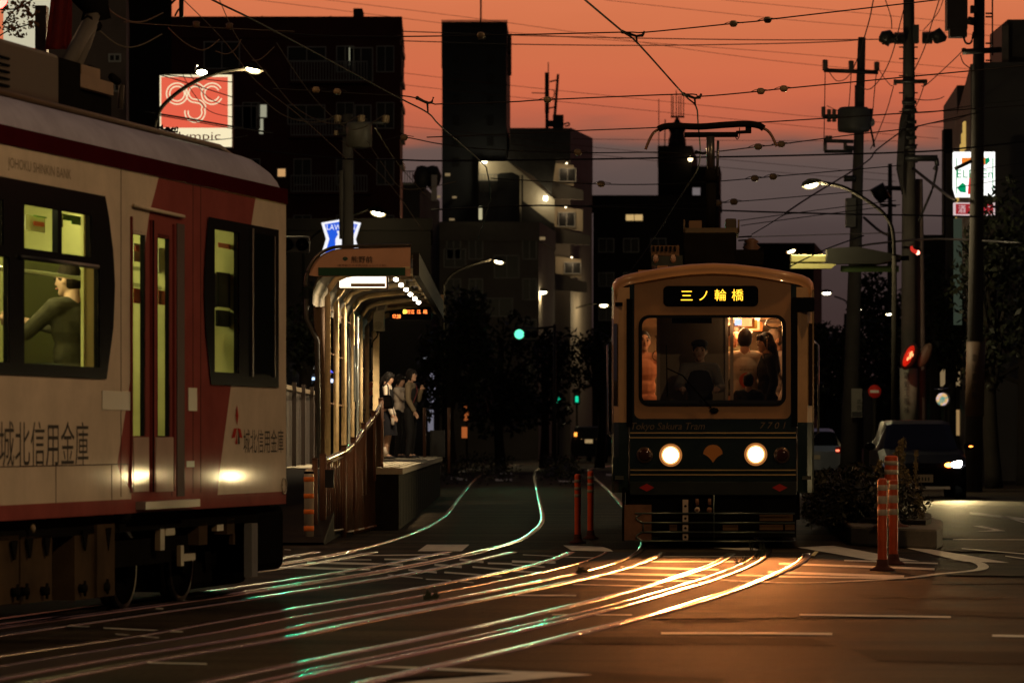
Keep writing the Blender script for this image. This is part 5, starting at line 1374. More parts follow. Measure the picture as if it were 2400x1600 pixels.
# driver and passengers
def tface(px, py, y, h, fx, fy, hz=1.575):
    x, z = fb(px, py, y); v = r_ * fx + a_ * fy; return face_dir(T(x, y, z - hz * h / 1.7), v.x, v.y)
dcl = mat('driver uniform', (.02, .018, .018), .8)
drv = person('tram driver in dark waistcoat behind the windscreen, seen as a dim silhouette', tface(1640, 822, .80, 1.66, 0, -1), 1.66, dict(le=(-.24, .12, 1.16), lw=(-.20, .36, 1.14), re=(.24, .12, 1.16), rw=(.20, .36, 1.14), nod=6), top=mat('driver shirt', (.16, .14, .12), .8), hair='short', legs=False)
blobs([('e', (0, 0, 1.22), (.172, .128, .20)), ('e', (0, 0, 1.04), (.155, .118, .17))], dcl, 'waistcoat', drv, .014, 2)
mb = MB(); mb.ball((0, .0, 1.655), (.098, .115, .05), dcl, 16); mb.ball((0, .07, 1.63), (.08, .07, .012), dcl, 12); mb.build('cap', drv, local=True)
skw = mat('warm skin', (.50, .27, .16), .55)
dkcap = mat('dark brown hair', (.018, .012, .008), .5)
m1_ = person('standing passenger in a pale printed T-shirt with his back to the windscreen', tface(1746, 795, 2.0, 1.74, .1, 1), 1.74, top=mat('pale T-shirt', (.55, .45, .33), .8, var=.05), hair='short', haircol=dkcap, sleeves='short', legs=False, sk=skw)
mb = MB(); c = (0.03, -.128, 1.12)
mb.add([Vector((c[0] + .085 * math.cos(q), c[1], c[2] + .085 * math.sin(q))) for q in [2 * math.pi * j / 24 for j in range(24)]], [tuple(range(24))], mat('shirt print red', (.42, .08, .04), .8)); mb.build('shirt_print', m1_, local=True)
text('OWN IN HA', Vector((.11, -.129, 1.225)), (-1, 0, 0), (0, 0, 1), .16, .022, mat('shirt lettering', (.05, .04, .03), .8), 'shirt_lettering', None)
sl_ = bpy.data.objects[[o.name for o in COL.objects if o.name.startswith('shirt_lettering')][-1]]; sl_.parent = m1_
person('woman passenger with long dark hair in profile beside the pale T-shirt', tface(1797, 803, 1.9, 1.64, -.9, -.25), 1.64, dict(nod=6), top=black_cloth, hair='long', haircol=dkcap, legs=False, sk=skw)
person('older passenger with short grey hair at the right of the windscreen', tface(1816, 796, 2.7, 1.74, -.8, -.5), 1.74, dict(nod=14), top=mat('grey cloth', (.12, .10, .09), .8), hair='short', haircol=mat('grey hair', (.20, .15, .11), .6), legs=False, sk=skw)
person('dark haired passenger leaning by the pole left of the pale T-shirt', tface(1718, 785, 2.3, 1.74, .35, -.9), 1.74, dict(nod=18, re=(.2, .2, 1.2), rw=(.05, .3, 1.3)), top=mat('olive cloth', (.05, .045, .02), .8), hair='short', haircol=dkcap, legs=False, sk=skw)
person('child with dark hair in front of the standing passengers', tface(1754, 893, 1.55, 1.25, .2, 1), 1.25, top=black_cloth, hair='short', legs=False)
person('passenger at the left edge of the windscreen with a raised arm in orange light', tface(1508, 800, 2.4, 1.70, .2, -1), 1.70, dict(le=(-.28, .1, 1.45), lw=(-.24, .14, 1.72)), top=mat('peach cloth', (.50, .22, .12), .8), hair='short', haircol=dkcap, sleeves='short', legs=False, sk=skw)
# ------------------------------------------------------------------ buildings
def bmat(n, c, v=.3): return mat(n, c, .85, var=v, vscale=.35, bump=.15, bscale=8)
unlit = mat('dark window glass', (.010, .010, .012), .35, spec=.2)
framem = mat('window frame grey', (.30, .29, .27), .5)
def footprint(pts): return [Vector(((px - CX) / F * Y, Y, 0)) for px, Y in pts]
def building(name, label, pts, ytop, m, Ytop=None, parapet=.5):
    """pts: (frame column, depth) of the outline seen from above; ytop: frame row of the roof edge at depth Ytop"""
    f = footprint(pts); Yt = Ytop or pts[0][1]; zt = EYE + (HY - ytop) / F * Yt
    b = thing(name, label, 'building', (f[0].x, f[0].y, 0))
    mb = MB(); mb.prism(f, (0, 0, zt), m); mb.build('wall', b)
    c = sum(f, Vector()) / len(f)
    mb = MB(); o = [p + (p - c).normalized() * .12 for p in f]
    mb.prism([p + Vector((0, 0, zt - parapet)) for p in o], (0, 0, parapet + .12), m); mb.build('parapet', b)
    return b
def win(b, x0, y0, x1, y1, Y, m=None, fr_=framem, name='window', proud=.05, mull=1, fw=.05):
    a, c = P(x0, y1, Y), P(x1, y0, Y); y = Y - proud
    fm = MB()
    fm.box((a.x - fw, y, a.z - fw), (c.x + fw, y + .045, a.z), fr_); fm.box((a.x - fw, y, c.z), (c.x + fw, y + .045, c.z + fw), fr_)
    fm.box((a.x - fw, y, a.z), (a.x, y + .045, c.z), fr_); fm.box((c.x, y, a.z), (c.x + fw, y + .045, c.z), fr_)
    for k in range(1, mull + 1):
        x = lerp(a.x, c.x, k / (mull + 1)); fm.box((x - fw * .4, y, a.z), (x + fw * .4, y + .045, c.z), fr_)
    o = fm.build(name, b)
    mb = MB(); mb.quad((a.x, y + .03, a.z), (c.x, y + .03, a.z), (c.x, y + .03, c.z), (a.x, y + .03, c.z), m or unlit); mb.build('pane', o)
    return o
def slabbox(b, x0, y0, x1, y1, Y, dep, m, name):
    a, c = P(x0, y1, Y), P(x1, y0, Y); mb = MB(); mb.box((a.x, Y, a.z), (c.x, Y + dep, c.z), m); return mb.build(name, b)
def rails(b, x0, y0, x1, y1, Y, n, m, name='balcony_railing'):
    mb = MB(); a, c = P(x0, y1, Y), P(x1, y0, Y)
    mb.box((a.x, Y, c.z - .05), (c.x, Y + .05, c.z), m); mb.box((a.x, Y, a.z), (c.x, Y + .05, a.z + .05), m)
    for k in range(n + 1):
        x = lerp(a.x, c.x, k / n); mb.box((x - .02, Y + .01, a.z), (x + .02, Y + .04, c.z), m)
    return mb.build(name, b)
railm = mat('railing grey', (.24, .24, .22), .5)
litw = glow('lit window warm', (1, .86, .55), .9); lito = glow('lit window orange', (1, .55, .22), .55); litg = glow('lit window pale', (.75, .72, .50), .42); litd = glow('lit window dim', (.9, .62, .3), .22)
redbrick = mat('dark red tile', (.075, .020, .015), .7, var=.35, vscale=.5, bump=.15, bscale=6)
# big dark red apartment block on the left
apt = building('apartment_block', 'big dark red apartment block behind the red logo sign', [(300, 165), (938, 165), (944, 178), (300, 178)], 46, redbrick, 165, .8)
slabbox(apt, 930, 52, 941, 83, 164.6, 3, redbrick, 'cornice_corner')
slabbox(apt, 828, 20, 849, 48, 168, 2, mat('roof stack', (.05, .045, .04), .8), 'roof_stack')
for x0, y0, x1, y1 in ((676, 112, 762, 142), (820, 114, 872, 190), (676, 248, 760, 290), (834, 248, 868, 300), (480, 100, 560, 160), (480, 250, 600, 300)):
    win(apt, x0, y0, x1, y1, 165)
for y0, y1 in ((143, 190), (278, 318), (410, 450)):
    rails(apt, 682, y0, 860, y1, 164.2, 26, railm); slabbox(apt, 676, y1, 866, y1 + 5, 163.9, 1.2, redbrick, 'balcony_slab')
for x0, y0, x1, y1 in ((818, 112, 820, 155),): slabbox(apt, x0, y0, x1, y1, 164.8, .1, glow('slit light', (.8, .78, .5), .35), 'lit_slit')
for r in range(7):
    for x in (330, 570, 690, 790, 884):
        y = 110 + r * 132
        if (x, r) not in ((690, 0), (690, 1), (570, 0)) and y < 900: win(apt, x, y, x + 38, y + 58, 165, fw=.04)
win(apt, 606, 246, 625, 275, 165, litg, mull=0); win(apt, 608, 279, 617, 314, 165, litg, mull=0); win(apt, 651, 396, 669, 414, 165, lito, mull=0)
for y in (108, 180, 240, 312, 375): slabbox(apt, 937, y, 944, y + 12, 165.2, 4, darkmetal, 'air_conditioner_ledge')
for y in (130, 255): slabbox(apt, 934, y, 941, y + 50, 165.4, 4, mat('side balcony', (.06, .04, .035), .8), 'side_balcony')
for px in (614, 775): 
    mb = MB(); mb.tube([P(px, 46, 166), P(px, 38, 166)], .05, darkmetal, 6); mb.build('roof_vent', apt)
# beige block at the far left
bb = building('beige_office_block', 'plain beige grey block at the far left behind the tram roof gear', [(112, 112), (296, 112), (302, 128), (112, 128)], -60, bmat('beige render', (.135, .100, .085)), 112)
for y in (130, 200): win(bb, 258, y, 280, y + 12, 112)
dkb = building('dark_block', 'dark block between the beige block and the red apartment block', [(296, 140), (402, 140), (402, 156), (296, 156)], -40, bmat('dark render', (.012, .010, .010)), 140)
# low building between
mb_ = building('small_grey_house', 'small grey building with a roof railing between the apartment block and the dark tower', [(930, 190), (984, 190), (1030, 205), (930, 205)], 434, bmat('grey render', (.030, .026, .026)), 190, .3)
rails(mb_, 937, 400, 1020, 433, 189.5, 14, railm, 'roof_railing')
for px in (989, 1014):
    mb = MB(); c = P(px, 412, 188); mb.lathe([(.02, -.8), (.35, -.4), (.45, 0), (.25, .45), (.05, .5)], mat('roof aerial dark', (.02, .02, .02), .6), c, 10); mb.build('roof_aerial', mb_)
slabbox(mb_, 1011, 410, 1024, 470, 187, .5, mat('pale duct', (.22, .20, .21), .5), 'pale_duct')
# dark tower and its lower wing
dkt = mat('dark tower panel', (.030, .032, .036), .6, var=.25, vscale=.3)
tw = building('tower_block', 'tall dark windowless tower with a thin mast', [(1036, 222), (1187, 222), (1196, 236), (1036, 236)], 57, dkt, 222, 1.2)
mb = MB(); mb.tube([P(1127, 57, 224), P(1127, -30, 224)], .06, darkmetal, 6); mb.build('mast', tw)
mb = MB(); a, c = P(1036, 62, 221.6), P(1188, 57, 221.6)
for k in range(44): x = lerp(a.x, c.x, k / 43); mb.box((x - .03, 221.6, c.z), (x + .03, 221.7, c.z + .25), darkmetal)
mb.build('roof_comb', tw)
for y in (80, 128): slabbox(tw, 1190, y, 1199, y + 42, 224, 2, mat('tower side bay', (.10, .07, .07), .7), 'side_bay')
slabbox(tw, 1120, 76, 1138, 92, 221.4, .3, mat('wall lamp housing', (.20, .15, .10), .5), 'wall_fixture')
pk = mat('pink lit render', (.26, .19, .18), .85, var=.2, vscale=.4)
wing = thing('stair_apartment', 'pale apartment house with lit zigzag outside stairs beside the dark tower', 'building', P(1290, HY, 224))
f = footprint([(1194, 224), (1337, 224), (1388, 232), (1388, 250), (1194, 250)])
zt = EYE + (HY - 300) / F * 224
wallc = mat('apartment render', (.20, .17, .145), .85, var=.25, vscale=.4)
mb = MB(); mb.prism(f, (0, 0, zt), wallc); mb.build('wall', wing)
f2 = [f[1] + Vector((0, -.03, 0)), f[2] + Vector((.03, -.03, 0)), f[2] + Vector((.03, .5, 0)), f[1] + Vector((0, .5, 0))]
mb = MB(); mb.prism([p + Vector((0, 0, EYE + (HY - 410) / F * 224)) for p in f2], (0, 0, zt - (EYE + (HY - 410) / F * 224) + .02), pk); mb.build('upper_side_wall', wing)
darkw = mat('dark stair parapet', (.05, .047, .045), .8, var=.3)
Ys = 223.0
def face(poly, Y, dep, m, name):
    mb = MB(); mb.prism([P(x, y, Y) for x, y in poly], (0, dep, 0), m); return mb.build(name, wing)
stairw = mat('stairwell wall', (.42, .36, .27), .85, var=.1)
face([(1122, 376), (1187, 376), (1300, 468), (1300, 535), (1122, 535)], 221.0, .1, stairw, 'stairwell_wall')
face([(1195, 300), (1337, 300), (1337, 372), (1304, 372), (1292, 455), (1250, 412), (1188, 376), (1195, 340)], 220.6, .3, darkw, 'stair_parapet')
face([(1165, 410), (1172, 406), (1200, 404), (1218, 412), (1218, 540), (1165, 540)], 220.4, .2, mat('tank dark', (.03, .03, .03), .7), 'water_tank')
face([(1122, 422), (1142, 422), (1165, 422), (1165, 545), (1122, 545)], 220.5, .3, darkw, 'landing_parapet')
face([(1225, 470), (1290, 520), (1300, 525), (1300, 560), (1225, 535)], 220.3, .3, darkw, 'stair_parapet')
face([(1222, 410), (1226, 410), (1226, 560), (1222, 560)], 220.2, .2, darkw, 'stair_post')
rails(wing, 1122, 408, 1166, 424, 220.2, 6, railm, 'landing_rail')
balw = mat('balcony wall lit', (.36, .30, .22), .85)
for k, (x0, x1, y0, y1, e) in enumerate(((1290, 1345, 380, 424, 1), (1288, 1366, 483, 530, 1), (1302, 1362, 600, 640, 1))):
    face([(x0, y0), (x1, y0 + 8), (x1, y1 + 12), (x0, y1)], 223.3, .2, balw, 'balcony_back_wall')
    o = win(wing, x0 + 22, y0 + 16, x0 + 58, y1, 223.2, unlit, mull=1, name='balcony_window')
    face([(x0 - 4, y1), (x1 + 22 - 4 * k, y1 + 22), (x1 + 22 - 4 * k, y1 + 45), (x0 - 4, y1 + 40)], 222.0, .2, wallc, 'balcony_parapet')
    mb = MB(); c = P(x0 + 38, y0 + 3, 222.3); mb.ball(c, (.06, .06, .04), glow('balcony bulb', (1, .80, .5), 5), 8); mb.build('balcony_lamp', wing)
    lamp('balcony_light', c + Vector((0, -.2, -.2)), 26, (1, .72, .40), .1, parent=wing)
mb = MB(); a, c = P(1274, 470, 220.6), P(1283, 460, 220.6); mb.box((a.x, 220.5, a.z), (c.x, 220.8, c.z), glow('square wall lamp', (1, .92, .66), 9)); mb.build('wall_lamp', wing)
lamp('wall_light', P(1279, 465, 219.9), 32, (1, .80, .45), .2, parent=wing)
mb = MB(); mb.ball(P(1134, 380, 220.7), (.2, .15, .08), glow('landing bulb', (1, .9, .6), 8), 8); mb.build('landing_lamp', wing)
lamp('landing_light', P(1140, 388, 220.0), 34, (1, .84, .5), .15, parent=wing)
for x0, y0, x1, y1, m in ((1043, 406, 1055, 412, litd), (1060, 460, 1070, 464, litd), (1053, 512, 1065, 516, litd), (1024, 458, 1032, 463, litd)):
    slabbox(tw, x0, y0, x1, y1, 221.5, .3, m, 'dim_lit_vent')
# rooftop phone mast on the wing
pmast = thing('rooftop_antenna_mast', 'twin panel phone antennas with a cabinet on the stair apartment roof', 'antenna', P(1300, 300, 226))
mb = MB(); a, c = P(1277, 265, 226), P(1287, 170, 226); mb.box((a.x, 226, a.z), (c.x, 226.3, c.z), darkmetal); mb.build('panel_antenna', pmast)
mb = MB(); mb.prism([P(1297, 270, 226), P(1304, 270, 226), P(1311, 174, 226), P(1305, 174, 226)], (0, .3, 0), darkmetal); mb.build('panel_antenna', pmast)
mb = MB(); mb.tube([P(1282, 302, 226.1), P(1282, 262, 226.1)], .1, darkmetal, 8); mb.tube([P(1285, 170, 226.1), P(1285, 146, 226.1)], .03, darkmetal, 5); mb.tube([P(1288, 192, 226), P(1305, 188, 226)], .05, darkmetal, 6); mb.tube([P(1287, 254, 226), P(1302, 251, 226)], .05, darkmetal, 6); mb.tube([P(1300, 275, 226.2), P(1301, 262, 226.2)], .07, darkmetal, 6); mb.build('mast', pmast)
mb = MB(); a, c = P(1296, 302, 226), P(1321, 269, 226); mb.box((a.x, 226, a.z), (c.x, 227, c.z), darkmetal); a, c = P(1283, 296, 226), P(1300, 282, 226); mb.box((a.x, 226.1, a.z), (c.x, 226.6, c.z), darkmetal); mb.tube(smoothpath([P(1320, 292, 226.2), P(1332, 288, 226.2), P(1334, 294, 226.2), P(1324, 296, 226.2)], 4), .05, darkmetal, 6); mb.build('cabinet', pmast)
mb = MB(); mb.tube(smoothpath([P(1287, 230, 226), P(1297, 228, 226), P(1299, 213, 226), P(1293, 211, 226)], 4), .03, darkmetal, 5); mb.tube([P(1246, 218, 226.1), P(1287, 219, 226.1)], .03, darkmetal, 5); mb.build('yagi_aerial', pmast)
# buildings in the middle distance
lowb = building('grey_shop_house', 'low dim grey building behind the street lamps in the centre', [(1030, 205), (1262, 205), (1300, 215), (1030, 215)], 525, bmat('dim grey render', (.15, .13, .11)), 205, .9)
for x0, y0, x1, y1 in ((1042, 585, 1090, 625), (1160, 600, 1215, 650), (1140, 700, 1200, 740)): win(lowb, x0, y0, x1, y1, 205, mull=1)
slabbox(lowb, 1122, 484, 1130, 514, 204, .3, glow('lit chimney pane', (.95, .85, .5), .5), 'lit_pane')
slabbox(lowb, 1265, 555, 1278, 562, 204, .2, litd, 'lit_vent')
ant = building('antenna_tower_house', 'dark building with a domed rooftop tower and whip antennas behind the pantograph', [(1542, 262), (1622, 262), (1634, 275), (1542, 275)], 346, bmat('black render', (.022, .018, .017)), 262, .4)
mb = MB(); mb.lathe([(r * .52, z * .52) for r, z in ((1.1, 0), (1.2, .3), (1.15, 1.1), (1.0, 1.5), (.95, 1.9), (1.1, 2.3), (1.15, 2.7), (.9, 3.1), (.4, 3.4), (.2, 3.9))], darkmetal, P(1587, 346, 264), 16); mb.build('dome', ant)
for px, y in ((1574, 222), (1578, 225), (1585, 212), (1591, 225), (1596, 224), (1602, 222)):
    mb = MB(); mb.tube([P(px, 275, 264), P(px, y, 264)], .035, darkmetal, 5); mb.build('whip_antenna', ant)
mb = MB(); mb.tube([P(1572, 274, 264), P(1604, 274, 264)], .08, darkmetal, 6); mb.tube([P(1544, 346, 264), P(1544, 232, 264)], .03, darkmetal, 5); mb.tube([P(1558, 346, 264), P(1559, 280, 264)], .04, darkmetal, 5); mb.build('antenna_frame', ant)
mb = MB(); mb.ball(P(1618, 373, 261.5), (.16, .1, .16), glow('roof lamp', (1, .75, .4), 6), 10); mb.build('roof_lamp', ant)
ann = building('annexe_block', 'dark flat annexe with one long lit window left of the pantograph', [(1390, 250), (1686, 250), (1690, 261), (1390, 261)], 462, MATS['black render'], 250, .4)
win(ann, 1467, 503, 1506, 517, 250, glow('lit strip window', (1, .66, .26), .55), mull=1)
ant2 = building('antenna_annexe', 'dark mid height block with a small pale window behind the pantograph column', [(1622, 255), (1686, 255), (1690, 262), (1622, 262)], 394, bmat('black render two', (.026, .022, .021)), 255, .3)
win(ant2, 1623, 440, 1641, 466, 255, glow('pale window', (.55, .46, .46), .28), mull=0)
slabbox(ant2, 1651, 482, 1661, 489, 254.6, .2, lito, 'lit_vent')
lowr = building('low_dark_shop', 'low dark shop building behind the green tram roof at right', [(1745, 170), (1907, 170), (1926, 178), (1745, 178)], 576, bmat('low dark render', (.012, .010, .009)), 170, .4)
for r in range(4):
    for x in (1048, 1100, 1226): win(lowb, x, 560 + r * 95, x + 30, 606 + r * 95, 205, fw=.05)
for r in range(4):
    for x in (1404, 1462, 1526): win(ann, x, 560 + r * 80, x + 34, 590 + r * 80, 250, fw=.05)
for r in range(6):
    for x in (1062, 1142): win(tw, x, 130 + r * 48, x + 14, 150 + r * 48, 222, fw=.03, mull=0, fr_=darkmetal)
hz_ = building('distant_house_row', 'far dark row of houses closing the street on the right', [(1900, 420), (2420, 420), (2420, 440), (1900, 440)], 890, MATS['black render'], 420, .4)
hz2 = building('distant_left_row', 'far dark row of houses closing the street in the centre', [(1000, 330), (1460, 330), (1460, 345), (1000, 345)], 880, MATS['black render two'], 330, .4)
# buildings on the right
corr = mat('corrugated cladding', (.10, .085, .075), .5, .3, var=.25)
rb_ = thing('corrugated_building', 'dark building with corrugated side wall and lit slots at the right edge', 'building', P(2300, HY, 105))
fp = footprint([(2282, 105), (8200, 105), (8200, 128), (2243, 126)]); zt = EYE + (HY - 146) / F * 105
mb = MB(); mb.prism(fp, (0, 0, zt), bmat('dark grey front', (.050, .045, .042))); mb.build('wall', rb_)
mb = MB(); A_, B_ = fp[0], fp[3]; nn = Vector((-(B_.y - A_.y), (B_.x - A_.x), 0)).normalized(); nn = nn if nn.x < 0 else -nn
for k in range(44):
    p, q = A_.lerp(B_, k / 44), A_.lerp(B_, (k + .55) / 44)
    mb.prism([p + nn * .01, q + nn * .01, q + nn * .09, p + nn * .09], (0, 0, zt - .05), corr)
mb.build('corrugated_cladding', rb_)
mb = MB()
for k in range(9):
    p = A_.lerp(B_, .18 + k * .085); z = zt - 1.3 - k * .18
    mb.box((p.x - .16, p.y, z - .8), (p.x - .12, p.y + .5, z), glow('slot light', (1, .62, .16), .55))
mb.build('lit_slot', rb_)
mb = MB(); a, c = P(2362, 146, 106), P(2420, 46, 106); mb.box((a.x, 106, a.z), (c.x + 2, 110, c.z), MATS['dark grey front']); a, c = P(2348, 146, 105.5), P(2364, 60, 105.5); mb.box((a.x, 105.5, a.z), (c.x, 108, c.z), corr); mb.build('rooftop_housing', rb_)
sl2 = thing('slim_panel_building', 'narrow dark building with a pale left flank beyond the corrugated building', 'building', P(2225, HY, 140))
fp = footprint([(2243, 140), (2262, 140), (2262, 152), (2211, 149)]); zt = EYE + (HY - 200) / F * 140
mb = MB(); mb.prism(fp, (0, 0, zt), mat('grey flank panel', (.085, .070, .068), .6, var=.2)); mb.build('wall', sl2)
mb = MB(); a, c = P(2216, 1024, 139), P(2236, 300, 139); mb.box((a.x, 139.5, 0), (c.x, 140.2, c.z), MATS['black render']); mb.build('dark_bay', sl2)
shop = building('right_street_front', 'unlit shop front with scattered small lights behind the right hand trees', [(2165, 118), (2460, 118), (2460, 126), (2165, 126)], 560, bmat('shop dark', (.012, .010, .009)), 118, .3)
for x0, y0, x1, y1, m in ((2283, 543, 2291, 556, litd), (2380, 615, 2388, 620, litw), (2200, 855, 2250, 905, litd), (2224, 960, 2249, 1020, glow('shop wall glow', (1, .6, .24), .30)), (2298, 850, 2318, 925, glow('shop shutter', (.55, .52, .5), .10)), (2302, 935, 2318, 1005, glow('shop grille', (.45, .45, .42), .08)),
                         (2378, 916, 2385, 934, glow('small orange sign', (1, .35, .06), 3)), (2185, 960, 2203, 963, glow('green bar light', (.02, .8, .45), 1.2)), (2372, 745, 2378, 752, litw), (2310, 752, 2316, 756, litw), (2385, 660, 2390, 663, litw), (2340, 790, 2346, 796, litw)):
    slabbox(shop, x0, y0, x1, y1, 117.7, .2, m, 'lit_window')  # wall, shutter and grille among these glow with painted light
lsh = building('left_street_front', 'dark house front with blue and white shop lights behind the platform shelter', [(600, 135), (1010, 135), (1010, 146), (600, 146)], 520, bmat('left dark render', (.030, .026, .022)), 135, .3)
for x0, y0, x1, y1, c in ((703, 839, 707, 842, (1, 1, .9)), (722, 853, 734, 870, (1, .95, .8)), (708, 857, 711, 863, (1, .95, .8)), (753, 856, 758, 864, (.1, .12, 1)), (775, 868, 780, 874, (.1, .12, 1)), (752, 876, 755, 882, (.15, .3, 1)), (725, 884, 737, 890, (.5, .7, 1)),
                          (776, 690, 781, 700, (1, .1, .05)), (776, 708, 780, 714, (1, .05, .05)), (775, 888, 780, 896, (.6, .7, 1))):
    slabbox(lsh, x0, y0, x1, y1, 134.7, .2, glow('shop light %d' % (int(c[0] * 100) + int(c[2] * 1000)), c, 2.2), 'shop_light')
for x0, y0, x1, y1, c, e in ((1005, 870, 1018, 890, (.62, .58, .75), .35), (1002, 905, 1020, 950, (.62, .58, .75), .33), (1003, 960, 1016, 1010, (.5, .48, .6), .28), (990, 836, 1001, 840, (.5, .5, .55), .3)):
    slabbox(lsh, x0, y0, x1, y1, 134.6, .2, glow('pale shop %d' % int(e * 100), c, e), 'pale_shop_panel')
# ------------------------------------------------------------------ illuminated signs
RED = (.80, .075, .045)
s1 = thing('logo_signboard', 'square backlit red and white logo signboard on the apartment block', 'sign', P(460, 345, 110))
Y = 110.0
mb = MB(); a, c = P(373, 346, Y), P(545, 174, Y); mb.box((a.x, Y + .02, a.z), (c.x, Y + .4, c.z), mat('sign case', (.18, .14, .10), .5)); mb.build('case', s1)
cream_e = glow('sign cream', (1, .86, .55), .95); red_e = glow('sign red', (.86, .13, .07), .92)
mb = MB(); mb.box((a.x + .02, Y, a.z + .02), (c.x - .02, Y + .015, c.z - .02), cream_e); mb.build('white_face', s1)
mb = MB(); a2, c2 = P(378, 300, Y), P(534, 181, Y); mb.box((a2.x, Y - .012, a2.z), (c2.x, Y - .004, c2.z), red_e); mb.build('red_face', s1)
def loop(pts, w, name):
    mb = MB(); pp = smoothpath([P(x, y, Y - .03) for x, y in pts], 6)
    for o in (-w, w):
        q = []
        for i, p in enumerate(pp):
            t = (pp[min(i+1, len(pp)-1)] - pp[max(i-1, 0)]).normalized(); q.append(p + Vector((-t.z, 0, t.x)) * o)
        mb.tube(q, .036, cream_e, 6, flat=.5)
    return mb.build(name, s1)
def circ(cx, cy, r, a0, a1, n=14): return [(cx + r * math.cos(R(a)), cy - r * math.sin(R(a))) for a in [lerp(a0, a1, k / n) for k in range(n + 1)]]
loop(circ(415, 220, 21, 40, 395), .046, 'letter_o'); loop(circ(458, 218, 19, 20, 250, 10) + [(470, 240), (478, 250)] + circ(457, 263, 20, 20, -190, 10), .046, 'letter_g'); loop(circ(497, 220, 21, 30, 335), .046, 'letter_c')
text('Olympic', P(386, 334, Y - .02), EX, EZ, (517 - 386) / F * Y, (334 - 309) / F * Y, mat('sign red lettering', (.5, .06, .04), .5), 'sign_lettering', s1)
mb = MB(); mb.tube([P(459, 172, Y - .3), P(459, 158, Y - .3), P(462, 152, Y - .5)], .035, chrome, 8); mb.build('lamp_arm', s1)
mb = MB(); mb.ball(P(473, 170, Y - .6), (.15, .12, .07), glow('sign lamp', (1, .93, .6), 40), 10); mb.build('lamp', s1)
# blue shop sign
s2 = thing('blue_shop_sign', 'backlit blue and white shield shaped shop sign with a milk can behind the pole', 'sign', P(800, 600, 125)); Y = 125.0
def fpoly(poly, m, name, par, Y, d=.02):
    mb = MB(); mb.prism([P(x, y, Y) for x, y in poly], (0, d, 0), m); return mb.build(name, par)
fpoly([(753, 522), (800, 514), (845, 522), (833, 560), (846, 606), (750, 606), (764, 560)], glow('sign white', (.95, .95, 1), 1.0), 'white_face', s2, Y, .3)
fpoly([(761, 526), (800, 519), (838, 526), (825, 560), (836, 604), (759, 604), (772, 560)], glow('sign blue', (.02, .11, .75), 1.0), 'blue_face', s2, Y - .02, .01)
text('LAWSON', P(766, 539, Y - .04), EX, EZ, (832 - 766) / F * Y, (539 - 526) / F * Y, MATS['sign white'], 'sign_lettering', s2, spacing=1.05)
fpoly([(790, 541), (806, 541), (806, 546), (803, 548), (810, 560), (810, 604), (786, 604), (786, 560), (793, 548), (790, 546)], MATS['sign white'], 'milk_can', s2, Y - .035, .01)
# convenience store sign on the right, half hidden by the pole
s3 = thing('store_sign', 'backlit white store sign with orange red and green numeral, half hidden by the thick pole', 'sign', P(2284, 460, 98)); Y = 98.0
w_e = glow('store white', (1, 1, .95), 1.4); g_e = glow('store green', (.0, .36, .14), .8); o_e = glow('store orange', (1, .26, .03), .9); r_e = glow('store red', (.8, .03, .03), .8)
fpoly([(2236, 356), (2332, 356), (2332, 458), (2324, 461), (2242, 461), (2236, 440)], w_e, 'white_face', s3, Y, .3)
fpoly([(2254, 370), (2310, 370), (2310, 383), (2254, 383)], o_e, 'numeral_bar', s3, Y - .02, .01)
fpoly([(2310, 383), (2296, 383), (2272, 410), (2268, 455), (2284, 455), (2286, 415)], r_e, 'numeral_leg', s3, Y - .02, .01)
text('ELEVEn', P(2243, 417, Y - .045), EX, EZ, (2327 - 2243) / F * Y, (417 - 398) / F * Y, g_e, 'sign_lettering', s3)
fpoly([(2243, 440), (2256, 428), (2264, 434), (2264, 452), (2250, 450)], g_e, 'green_shape', s3, Y - .02, .01); fpoly([(2308, 372), (2318, 369), (2320, 378), (2310, 388)], g_e, 'green_shape', s3, Y - .02, .01)
for x in (2241, 2326): fpoly([(x, 370), (x + 2, 370), (x + 2, 455), (x, 455)], g_e, 'green_border', s3, Y - .02, .01)
fpoly([(2236, 475), (2332, 475), (2332, 505), (2236, 505)], glow('sub sign white', (1, .75, .75), .7), 'lower_panel', s3, Y, .2)
fpoly([(2240, 478), (2328, 478), (2328, 502), (2240, 502)], glow('sub sign red', (.55, .03, .04), .6), 'lower_face', s3, Y - .02, .01)
text('酒 たばこ', P(2246, 499, Y - .05), EX, EZ, (2322 - 2246) / F * Y, (499 - 481) / F * Y, MATS['sub sign white'], 'lower_lettering', s3)
mb = MB(); mb.tube([P(2284, 461, Y + .15), (P(2284, 0, Y + .15).x, Y + .15, 0)], .12, polec, 10); mb.build('sign_post', s3)
mb = MB(); mb.box((P(2240, 0, Y).x, Y + .3, EYE + (HY - 760) / F * Y), (P(2258, 0, Y).x, Y + .5, EYE + (HY - 510) / F * Y), glow('banner green glow', (.28, .36, .24), .10)); mb.build('banner', s3)
